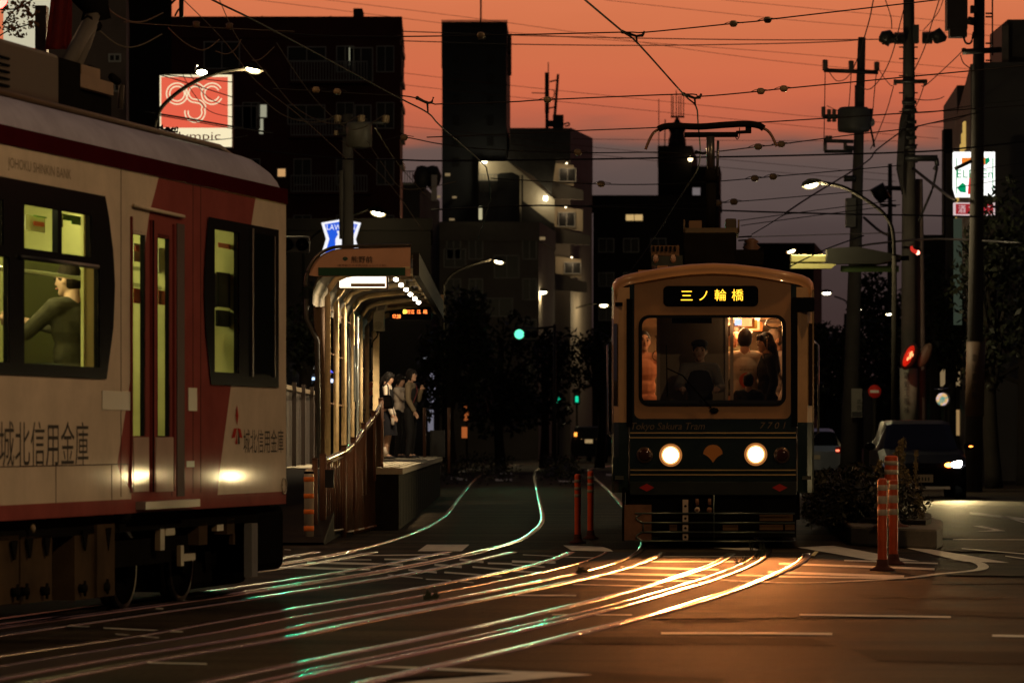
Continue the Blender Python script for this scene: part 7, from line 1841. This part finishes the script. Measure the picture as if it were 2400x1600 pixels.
for s in (-1, 1):
    mb = MB(); mb.ball(mq(s * .97, 1.35, 1.02), (.11, .06, .08), mvp, 12); o = mb.build('door_mirror', mv)
mb = MB(); mb.ball(mq(1.0, 1.29, 1.02), (.045, .02, .018), glow('mirror turn lamp', (1, .25, .04), 5), 8); mb.build('mirror_turn_lamp', o)
mb = MB(); mb.box((-.45, -.02, .20), (.5, .02, .25), mat('chrome strip', (.3, .3, .3), .3, .8), M); mb.build('lower_trim', mv)
mb = MB(); mb.tube([mq(-.62, 1.2, 1.0), mq(.1, 1.3, 1.03)], .008, black, 5); mb.tube([mq(.0, 1.2, 1.0), mq(.6, 1.3, 1.03)], .008, black, 5); mb.build('wiper', mv)
c2_ = dup(mv, (10.1, 48.2, 0), R(-31), 'added black minivan, unseen outside the right edge of the view')  # added unseen car whose headlights reflect low in the left tram
for c_ in c2_.children:
    if c_.type == 'LIGHT': c_.data = c_.data.copy(); c_.data.energy = 260
# silver hatchback behind the tram
svp = mat('silver car paint', (.22, .25, .28), .25, .6, coat=.8)
loc = Vector((P(1908, 0, 108).x, 108, 0))
hb_, M = car('silver blue hatchback seen from behind between the tram and the poles', loc, R(2), svp, 1.66, 1.45, 3.8,
             [(0, .3, .75, .80, .78, .70), (.06, .25, .92, .96, .82, .70), (.35, .22, .95, 1.36, .83, .62), (.7, .2, .95, 1.45, .83, .60), (2.0, .2, .94, 1.45, .83, .60), (2.7, .2, .92, 1.0, .83, .66), (3.7, .25, .62, .66, .76, .66), (3.8, .3, .55, .58, .7, .6)], None, 'hatchback')
for s in (-1, 1):
    mb = MB(); mb.box((s * .70 - .09, -.012, .74), (s * .70 + .09, .06, .92), mat('tail lamp dim', (.4, .03, .02), .2), M); mb.box((s * .66 - .05, -.02, .80), (s * .66 + .05, -.013, .85), glow('tail lamp', (1, .20, .10), 2.4), M); mb.build('tail_lamp', hb_)
    mb = MB(); mb.ball(M @ Vector((s * .93, 2.3, 1.0)), (.09, .05, .07), svp, 10); mb.build('door_mirror', hb_)
mb = MB(); mb.box((-.17, -.03, .58), (.17, -.01, .70), pln, M); mb.build('number_plate', hb_); mb = MB(); mb.box((-.80, -.05, .28), (.80, .1, .50), svp, M); mb.build('bumper', hb_)
# far dark car
loc = Vector((P(1382, 0, 180).x, 180, 0))
fc, M = car('small far black car with two amber tail lamps and a pale plate', loc, 0, mvp, 1.70, 1.7, 3.9,
            [(0, .3, .9, .95, .80, .72), (.05, .25, 1.0, 1.04, .84, .72), (.3, .22, 1.05, 1.65, .85, .66), (.6, .2, 1.05, 1.72, .85, .66), (2.4, .2, 1.0, 1.70, .85, .66), (3.1, .2, .95, 1.0, .85, .7), (3.9, .3, .6, .64, .76, .66)], None, 'far_car')
for s in (-1, 1): 
    mb = MB(); mb.box((s * .66 - .07, -.02, 1.24), (s * .66 + .07, .05, 1.42), glow('amber tail', (1, .34, .05), 2.2), M); mb.build('tail_lamp', fc)
    mb = MB(); mb.ball(M @ Vector((s * .35, -.02, 1.1)), (.1, .02, .03), mat('bright trim', (.6, .5, .35), .2, .9), 8); mb.build('bright_trim', fc)
mb = MB(); mb.box((-.22, -.03, .92), (.14, -.01, 1.10), mat('far plate', (.6, .45, .25), .5, emit=(1, .7, .35), estr=.25), M); mb.build('number_plate', fc)
loc = Vector((P(1425, 0, 186).x, 192, 0))
fc2, M = car('tiny dark car with small green and amber glints beside the far black car', loc, 0, mvp, 1.70, 1.5, 3.9,
            [(0, .3, .8, .85, .80, .72), (.3, .22, .95, 1.40, .85, .64), (.6, .2, .95, 1.48, .85, .64), (2.4, .2, .95, 1.46, .85, .64), (3.1, .2, .9, .95, .85, .7), (3.9, .3, .6, .64, .76, .66)], None, 'far_car')
for dx, dz, c, e in ((-.55, 1.35, (.02, .9, .5), 1.5), (-.6, .85, (1, .7, .3), 1.2), (.4, 1.0, (.1, .8, .3), .8)):
    mb = MB(); mb.ball(M @ Vector((dx, -.05, dz)), (.06, .04, .05), glow('glint %d' % int(c[0] * 100 + e * 10), c, e), 8); mb.build('tail_lamp', fc2)  # glints painted as small glowing balls, green and amber

# ------------------------------------------------------------------ trees
def tree(label, px, ytop, Y, spread, n, size, m, trunk_px=None, seed=1, lobes=9, name='street_tree', yb=None):
    rg = random.Random(seed); b = Vector(((trunk_px or px) - CX, 0, 0)) / F * Y; b = Vector((b.x, Y, 0))
    top = P(px, ytop, Y); t = thing(name, label, 'tree', b)
    zb = P(px, yb or 960, Y).z; c = Vector((top.x, Y, lerp(zb, top.z, .55))); hh = (top.z - zb) / 2
    tm = MB(); tm.tube(smoothpath([b, b.lerp(c, .5) + Vector((rg.uniform(-.2, .2), 0, 0)), c + Vector((0, 0, hh * .6))], 4), [.22 - .016 * i for i in range(9)], bark, 9)
    fm_ = MB(); L_ = []
    for k in range(lobes):
        q = rg.uniform(0, 6.28); rr = rg.uniform(.2, .8); p = c + Vector((math.cos(q) * spread * rr, math.sin(q) * spread * rr * .7, rg.uniform(-.75, .8) * hh))
        L_.append(p); tm.tube(smoothpath([b.lerp(c, rg.uniform(.5, .9)), b.lerp(p, .8) + Vector((0, 0, .3)), p], 4), [.08, .07, .06, .055, .05, .04, .03, .02, .015], bark, 6)
    for p in L_: leafcloud(fm_, p, (spread * .42, spread * .36, hh * .38), n // lobes, size, m, rg)
    tm.build('trunk', t); fm_.build('crown', t); return t
tree('dark street tree behind the platform end', 1060, 700, 120, 1.4, 2600, .13, leafdark, seed=3, yb=1030, lobes=14)
tree('dark leafy tree under the green traffic signal', 1175, 750, 140, 1.9, 3000, .14, leafdark, seed=4, yb=1040, lobes=15)
tree('dark tree left of the far black car', 1275, 790, 150, 1.5, 1900, .14, leafdark, seed=5, yb=1030, lobes=12)
tree('dark tree directly left of the green tram', 1405, 760, 150, 1.3, 1100, .13, leafdark, seed=6)
tree('bushy dark tree behind the shelter posts', 720, 640, 95, 1.2, 1400, .11, leafdark, seed=7, yb=900)
tree('tall black tree covering the store sign foot at the right', 2330, 470, 90, 1.3, 1500, .12, leafdark, seed=8, yb=930)
tree('large dark tree at the right edge of the view', 2400, 560, 96, 1.5, 1400, .12, leafdark, seed=9, yb=960)
tree('dark tree between the tall pole and the store sign', 2190, 620, 110, 1.4, 1700, .13, leafdark, seed=10, yb=900)
tree('dark tree behind the no entry sign', 1985, 690, 125, 1.6, 2200, .14, leafdark, seed=11, yb=990)
tree('wide dark tree beyond the tall pole and the lamp post', 2080, 650, 138, 1.9, 2600, .15, leafdark, seed=12, yb=980)
tree('low dark tree just right of the green tram', 1932, 760, 142, 1.3, 1500, .14, leafdark, seed=13, yb=1000)
tree('dark tree far behind the minivan', 2140, 700, 148, 1.6, 1800, .15, leafdark, seed=14, yb=990)
street('tiny warm far lamp among the trees left of the tall pole', 2083, 736, 120, None, 2083, .10)
street('tiny pale far lamp above the no entry sign', 2013, 725, 120, None, 2013, .08, lampw)
street('tiny twin white far lamp right of the tram roof', 1990, 724, 122, None, 1990, .08, lampw)
# leafy branch in front of the cream panel and the twig before the logo sign
br = thing('leafy_branch', 'brown leafed branch hanging in front of the glowing cream panel at top left', 'branch', P(20, 60, 64)); Y = 64.0
rg = random.Random(5); mb = MB()
for a in (((-10, 20), (30, 22), (60, 10), (90, -10)), ((5, 60), (30, 28), (52, 12)), ((-10, 90), (24, 70), (60, 60), (82, 50))): mb.tube(smoothpath([P(x, y, Y) for x, y in a], 4), .012, bark, 5)
mb.build('twigs', br)
mb = MB()
for cx, cy, sx, sy, n in ((50, 12, 34, 14, 60), (32, 62, 22, 16, 60), (66, 34, 18, 10, 36), (75, 58, 14, 8, 24), (12, 10, 10, 16, 30), (45, 82, 20, 6, 22), (28, 40, 12, 10, 14)):
    for _ in range(n):
        p = P(cx + rg.gauss(0, sx * .5), cy + rg.gauss(0, sy * .6), Y + rg.uniform(-.2, .2)); a = Vector((rg.uniform(-1, 1), rg.uniform(-.4, .4), rg.uniform(-1, .3))).normalized() * rg.uniform(.022, .05); b = Vector((-a.z, .2 * a.x, a.x)) * .5
        mb.add([p - a, p + b, p + a, p - b], [(0, 1, 2, 3)], leafbrown)
mb.build('leaves', br)
tw_ = thing('leafy_twig', 'small dark twig poking over the red tram roof in front of the logo sign', 'twig', P(392, 306, 60)); Y = 60.0
mb = MB()
for _ in range(40):
    p = P(392 + rg.gauss(0, 13), 303 + rg.gauss(0, 3), Y); a = Vector((rg.uniform(-.6, .6), 0, rg.uniform(.3, 1))).normalized() * rg.uniform(.02, .045); b = Vector((-a.z, 0, a.x)) * .45
    mb.add([p - a, p + b, p + a, p - b], [(0, 1, 2, 3)], leafdark)
mb.build('leaves', tw_); mb = MB(); mb.tube([P(370, 318, Y), P(392, 306, Y), P(414, 310, Y)], .012, bark, 5); mb.build('stem', tw_)
# low planting along the far track
hedge = MB()
for _ in range(110):
    Y = rnd.uniform(95, 150); x = P(rnd.choice((rnd.uniform(1020, 1195), rnd.uniform(1290, 1345))), 0, Y).x
    leafcloud(hedge, (x, Y, rnd.uniform(.1, .45)), (.5, .8, .3), 22, .07, bushm, rnd)
kind(hedge.build('ground_cover_hedge'), 'stuff')
bin_ = MB(); a, c = P(1008, 1072, 77), P(1042, 1008, 77); bin_.box((a.x, 77, PZ), (c.x, 77.6, c.z), darkmetal)
solo(bin_, 'platform_end_cabinet', 'dark cabinet standing at the far end of the platform', 'cabinet')
fz = thing('platform_end_rail', 'thin brown post rail beyond the women at the platform end', 'railing', P(995, 1066, 75)); mb = MB()
for px, y0 in ((995, 955), (1052, 955)): mb.tube([(P(px, 0, 75).x, 75, PZ - .3), P(px, y0, 75)], .03, fst, 8)
mb.build('posts', fz)

# ------------------------------------------------------------------ overhead wires
def wire(name, label, pts, r, m=wirem, group=None, ins=(), hang=(), n=5, cat='wire'):
    """pts: (column, row, depth)"""
    pp = smoothpath([P(*p) for p in pts], n)
    if not ins and not hang:
        mb = MB(); mb.tube(pp, r, m, 5); return solo(mb, name, label, cat, group)
    t = thing(name, label, cat, pp[0], group=group)
    mb = MB(); mb.tube(pp, r, m, 5); mb.build('cable', t)
    for px, py, Y in ins:
        c = P(px, py, Y); k = 9.5 / F * Y
        mb = MB(); mb.tube([c + Vector((-k * .95, 0, -k * .05)), c + Vector((-k * .6, 0, 0)), c, c + Vector((k * .6, 0, 0)), c + Vector((k * .95, 0, k * .05))], [k * .3, k * .78, k * .85, k * .78, k * .3], insm, 10); mb.build('insulator', t)
        mb = MB()
        for s in (-1, 1): mb.tube(smoothpath([c + Vector((s * k * 2.4, 0, s * k * .15)), c + Vector((s * k * 1.3, 0, k * .35)), c + Vector((0, -k * .5, k * .5))], 3), k * .09, m, 5)
        mb.build('insulator_tie', t)
    for px, py, Y, dx, dy in hang:
        k = 1 / F * Y; mb = MB()
        a = P(px, py, Y); mid = P(px + dx * .62, py + dy * .35, Y); e = P(px + dx, py - dy * .12 + 2, Y); tip = P(px + dx * .66, py + dy, Y)
        mb.tube([a, mid, P(px + dx * .9, py + dy * .3, Y), e], [4 * k, 3 * k, 4 * k, 2.5 * k], darkmetal, 7); mb.tube([mid, tip], [3 * k, 2 * k], darkmetal, 6); mb.ball(a, 5 * k, darkmetal, 8); mb.build('hanger', t)
    return t
wire('contact_wire', 'thick contact wire dropping from the top centre to the green tram pantograph', [(1325, -40, 33), (1371, 0, 35), (1459, 74, 38), (1497, 104, 39), (1602, 221, 45), (1631, 249, 46), (1636, 291, 48), (1641, 357, 54), (1634, 398, 58), (1603, 448, 62), (1542, 545, 75), (1490, 620, 89), (1440, 680, 105)], .010, wiremetal, n=4)
wire('contact_wire', 'contact wire crossing the apartment block and dark tower on the left', [(430, -40, 33), (497, 0, 35), (600, 50, 37), (760, 135, 41), (932, 228, 45), (1003, 265, 47), (1034, 297, 49), (1128, 380, 56), (1142, 405, 58), (1148, 470, 65), (1120, 560, 78)], .010, wiremetal, n=4)
SP = 'span wires carrying the tram contact lines'
wire('span_wire', 'topmost span wire with two insulators rising to the tall pole at right', [(640, 76, 39.3), (760, 84, 39.3), (942, 86, 39.3), (1200, 82, 39.3), (1460, 76, 39), (1514, 76, 39), (1705, 57, 38.8), (1732, 54, 38.7), (1778, 50, 38.6), (1812, 45, 38.5), (2198, 0, 38), (2300, -14, 38)], .007, wirem, SP, [(1719, 56, 38.7), (1799, 47, 38.6), (1127, 83, 39.3)], [(1459, 75, 39, 52, 28)])
wire('span_wire', 'second span wire with hangers left and right of the dark tower', [(640, 208, 46), (745, 214, 46), (880, 222, 46), (942, 225, 46), (974, 230, 46), (1018, 244, 46), (1034, 244, 46), (1200, 239, 46), (1283, 234, 46), (1600, 221, 46), (1645, 226, 46), (1783, 214, 46), (1837, 208, 46), (2280, 166, 46), (2440, 150, 46)], .008, wirem, SP, [(1283, 234, 46), (1783, 214, 46), (1837, 208, 46), (741, 211, 46), (791, 215, 46)], [(978, 230, 46, 38, 34), (1602, 221, 46, 42, 26)])
wire('span_wire', 'span wire crossing just above the pantograph horns', [(1000, 322, 50), (1100, 318, 50), (1343, 307, 50), (1545, 299, 50), (1800, 286, 50), (2115, 266, 50), (2211, 260, 50), (2420, 246, 50)], .008, wirem, SP)
wire('span_wire', 'span wire crossing behind the pantograph mast with two insulators at its right', [(900, 330, 54), (947, 322, 54), (1034, 338, 54), (1150, 350, 54), (1343, 358, 54), (1542, 357, 54), (1640, 359, 54), (1777, 344, 54), (1831, 338, 54), (1999, 316, 54), (2116, 303, 54), (2172, 291, 54), (2300, 262, 54)], .008, wirem, SP, [(1777, 344, 54), (1831, 338, 54), (947, 322, 54), (1354, 357, 54)], [(1632, 357, 54, 24, 6)])
wire('span_wire', 'span wire behind the pantograph column level with the dark annexe roof', [(1150, 418, 60), (1389, 431, 60), (1542, 432, 60), (1680, 425, 60), (1769, 418, 60), (1812, 414, 60), (1950, 402, 60), (2110, 388, 60)], .008, wirem, SP, [(1409, 431, 60), (1769, 418, 60), (1812, 414, 60)])
wire('span_wire', 'lower span wire with one insulator right of the pantograph column', [(1380, 482, 66), (1540, 480, 66), (1680, 476, 66), (1720, 473, 66), (1800, 467, 66), (1996, 450, 66), (2110, 440, 66)], .008, wirem, SP, [(1683, 476, 66), (1720, 473, 66)])
for k, (pts, r, lab) in enumerate((
    ([(942, 74, 90), (1036, 77, 90), (1233, 84, 90), (1500, 90, 90), (1800, 94, 91), (2024, 93, 92), (2100, 92, 92)], .010, 'upper dark power line running to the black strain insulator'),
    ([(934, 96, 90), (1036, 99, 90), (1200, 104, 90), (1500, 107, 90), (1800, 103, 91), (1953, 98, 92), (2024, 93, 92)], .010, 'lower dark power line running to the black strain insulator'),
    ([(600, 353, 70), (817, 373, 70), (942, 375, 70), (1034, 377, 70), (1338, 374, 70), (1620, 369, 70), (1800, 366, 70), (2035, 360, 70), (2116, 357, 70), (2213, 352, 70), (2420, 330, 70)], .013, 'long thick cable crossing the view just below the pantograph horns'),
    ([(1010, 492, 80), (1230, 482, 80), (1380, 484, 80), (1682, 493, 80), (1800, 497, 80), (1984, 502, 80), (2116, 504, 80), (2300, 508, 80)], .014, 'thick cable crossing behind the pantograph column at lamp height'),
    ([(1733, 517, 76), (1800, 508, 76), (1943, 489, 76), (2100, 470, 76)], .007, 'short cable climbing right from the pantograph tray'),
    ([(1736, 529, 76), (1800, 520, 76), (1990, 495, 76), (2110, 480, 76)], .007, 'second cable climbing right from the pantograph tray'),
    ([(1761, 550, 60), (1800, 527, 60), (1840, 503, 60), (1870, 500, 60)], .006, 'slanting feeder wire from the roof arrester to the cable'),
    ([(1752, 556, 90), (1800, 554, 90), (2000, 548, 90), (2116, 545, 90)], .008, 'lowest cable just above the orange lamp'),
    ([(1850, 625, 72), (1936, 584, 72), (2025, 552, 72)], .010, 'thin bright stay wire rising from the pale signal hoods'),
    ([(2047, 0, 88), (2038, 45, 88), (2027, 84, 90), (2015, 125, 92), (2001, 158, 98)], .012, 'drop cable from the top edge to the pole with stacked cross arms'),
    ([(2075, 0, 90), (2088, 40, 90), (2090, 68, 91)], .010, 'short loop wire left of the tall pole top'),
    ([(2120, 15, 86), (2109, 58, 86), (2091, 127, 88), (2068, 178, 90), (2045, 205, 94), (2030, 210, 97), (2018, 203, 99)], .010, 'curved drop cable between the two tall poles'),
    ([(2203, -5, 86), (2183, 58, 88), (2165, 117, 90), (2139, 173, 91.5)], .010, 'drop cable from the big transformer to the tall pole arm'),
    ([(2212, -5, 86), (2200, 28, 86), (2178, 56, 88), (2165, 70, 91)], .008, 'looping cable under the big transformer'),
    ([(2259, 113, 83.5), (2246, 130, 84), (2175, 196, 91), (2160, 202, 91.5)], .009, 'slanting cable from the rightmost pole arm to the tall pole arm'),
    ([(2251, 129, 83.5), (2258, 148, 83.5), (2276, 162, 83.6)], .010, 'short hanging loop under the rightmost pole arm'),
    ([(2094, 204, 91), (2078, 260, 92), (2052, 325, 96), (2040, 350, 99)], .009, 'cable slanting from the tall pole arm down to the fuse gear'),
    ([(2166, 199, 91), (2155, 232, 91), (2142, 258, 91.5)], .009, 'short cable falling from the tall pole arm to its shaft'),
    ([(1934, 168, 99.6), (1933, 230, 99.6), (1931, 340, 99.6)], .010, 'leftmost vertical jumper on the transformer pole'),
    ([(1995, 170, 99.6), (1992, 220, 99.6), (1989, 255, 99.6)], .010, 'middle vertical jumper down to the transformer'),
    ([(2054, 172, 99.6), (2049, 220, 99.6), (2045, 268, 99.6)], .010, 'right vertical jumper down to the fuse gear'),
    ([(1944, 170, 99.5), (1958, 188, 99.5), (1970, 190, 99.5), (1982, 185, 99.5), (1993, 173, 99.5)], .009, 'sagging loop under the top cross arm of the transformer pole'),
    ([(1938, 248, 99.5), (1950, 254, 99.5), (1965, 260, 99.5), (1978, 258, 99.5)], .008, 'small jumper loop above the second cross arm'),
    ([(2060, 163, 99.5), (2072, 182, 98), (2086, 199, 96), (2094, 202, 94)], .008, 'wire dipping from the top cross arm towards the tall pole'),
    ([(2141, 232, 91), (2170, 235, 91), (2200, 232, 100), (2213, 226, 110)], .009, 'slack cable curving from the tall pole to the slim building'),
    ([(2035, 271, 91), (2116, 266, 91), (2190, 262, 91), (2290, 246, 91), (2420, 232, 91)], .010, 'cable running right from the tall pole past the corrugated wall'),
    ([(1840, 500, 70), (1900, 460, 75), (2030, 380, 85), (2054, 352, 90), (2112, 308, 91)], .014, 'heavy cable slanting up to the bundle on the tall pole'),
    ([(2140, 302, 91), (2172, 291, 95), (2240, 280, 104), (2285, 262, 104)], .011, 'short heavy cable from the tall pole to the corrugated wall'),
    ([(1998, 580, 92), (2060, 570, 92), (2200, 560, 88), (2400, 570, 80)], .02, 'thick dark cable sagging across the right side at lamp level'),
    ([(2140, 395, 91.6), (2210, 450, 88), (2240, 470, 84)], .03, 'black stay slanting down right from the tall pole bracket'),
    ([(2025, 510, 100), (2060, 540, 98), (2085, 552, 95)], .03, 'black strut slanting beside the lamp arm'),
    ([(2196, 395, 91), (2186, 440, 91), (2170, 480, 91), (2152, 520, 91)], .025, 'dark bent pipe falling from the tall pole bracket'),
    ([(2282, 400, 83), (2340, 390, 83), (2420, 380, 83)], .006, 'pale thin wire crossing the store sign'),
    ([(2240, 440, 82), (2300, 430, 82), (2420, 408, 82)], .006, 'second pale thin wire crossing below the store numeral'))):
    wire('overhead_cable', lab, pts, r * 1.25)
FG = 'faint thin power lines far up in the orange sky'
fm2 = mat('far wire', (.10, .035, .022), .8)
for pts in ([(560, -26), (766, 0), (1200, 55), (1800, 141), (2282, 184)], [(500, -12), (600, 0), (1037, 55), (1200, 77), (1800, 121), (2282, 163)], [(1414, 0), (1800, 42), (2080, 66), (2400, 90)], [(1600, -12), (1697, 0), (1800, 10), (2218, 50), (2400, 64)],
            [(942, 171), (1034, 182), (1200, 201), (1800, 263), (1922, 275), (2220, 300)], [(938, 198), (1034, 209), (1200, 227), (1800, 288), (1978, 306), (2200, 325)], [(942, 295), (1034, 305), (1200, 322), (1388, 345), (1800, 383), (2100, 410)], [(1200, 338), (1388, 362), (1800, 402), (2100, 425)], [(1343, 326), (1800, 330), (2120, 331)]):
    wire('distant_power_line', 'faint thin power line crossing the orange sky', [(x, y, 150) for x, y in pts], .009, fm2, FG)
LG = 'slack wires hanging in front of the left hand buildings'
hw = mat('lamplit wire', (.20, .17, .12), .5)
for pts, r in (([(233, -2, 60), (265, 30, 60), (296, 47, 60), (319, 52, 60), (345, 48, 60), (383, 30, 60)], .012), ([(227, 66, 58), (262, 96, 58), (285, 108, 58), (309, 111, 58), (340, 102, 58), (380, 80, 58)], .012), ([(394, 65, 62), (430, 98, 62), (467, 117, 62), (490, 112, 62), (515, 92, 62)], .010),
               ([(505, 120, 62), (531, 127, 62), (552, 115, 62), (566, 92, 62)], .009), ([(590, 142, 64), (612, 138, 64), (643, 110, 64)], .009), ([(600, 218, 72), (660, 268, 72), (720, 286, 72), (760, 283, 72), (789, 268, 72)], .010),
               ([(620, 163, 72), (680, 240, 72), (740, 280, 72), (800, 290, 72), (847, 268, 72)], .010), ([(648, 100, 74), (720, 210, 74), (800, 292, 74), (845, 301, 74), (903, 268, 74)], .010), ([(860, 330, 74), (900, 390, 74), (940, 440, 74), (1000, 440, 74), (1070, 425, 74)], .008),
               ([(430, 0, 66), (520, 90, 66), (600, 190, 66), (700, 270, 66), (812, 372, 66)], .008), ([(514, 0, 66), (560, 95, 66), (640, 190, 66)], .008), ([(290, 52, 64), (400, 60, 64), (560, 68, 64), (690, 74, 64)], .008),
               ([(800, 330, 74), (840, 360, 74), (920, 440, 74), (990, 540, 74)], .008), ([(880, 300, 80), (930, 380, 80), (1000, 460, 80)], .007)):
    wire('slack_wire', 'slack lamplit wire sagging in front of the left hand buildings', pts, r, hw, LG)
LS = 'dark wires passing in front of the red logo sign'
for pts, r in (([(372, 174, 90), (460, 184, 90), (545, 193, 90)], .012), ([(372, 175, 90), (450, 198, 90), (545, 228, 90)], .012), ([(340, 262, 90), (450, 280, 90), (545, 297, 90), (640, 312, 90)], .022), ([(428, 174, 90), (450, 214, 90), (490, 260, 90), (545, 275, 90)], .009), ([(444, 172, 90), (480, 222, 90), (520, 245, 90), (545, 246, 90)], .009), ([(360, 269, 90), (460, 286, 90), (545, 302, 90)], .010), ([(470, 330, 90), (530, 326, 90), (580, 318, 90)], .009)):
    wire('sign_wire', 'dark wire passing in front of the red logo sign', pts, r, wirem, LS)
# insulator knobs seen against the apartment block
for px, py in ((460, 57), (538, 61)):
    mb = MB(); c = P(px, py, 64); mb.lathe([(.04, -.06), (.065, -.04), (.05, 0), (.065, .03), (.04, .05)], insm, c, 12); solo(mb, 'wire_insulator', 'pale porcelain wire knob above the red logo sign', 'insulator', 'porcelain knobs on the wires above the logo sign')
# antenna post at the apartment top edge
mb = MB(); mb.tube([P(425, 42, 75), P(425, -30, 75)], [.045, .05], darkmetal, 8); mb.tube(smoothpath([P(410, 38, 75), P(417, 25, 75), P(425, 15, 75), P(432, -20, 75)], 4), .02, wirem, 5); mb.tube([P(398, 12, 75), P(414, -4, 75)], .025, wirem, 5)
solo(mb, 'pole_top', 'dark pole top with a twisted cable at the upper left', 'utility pole')
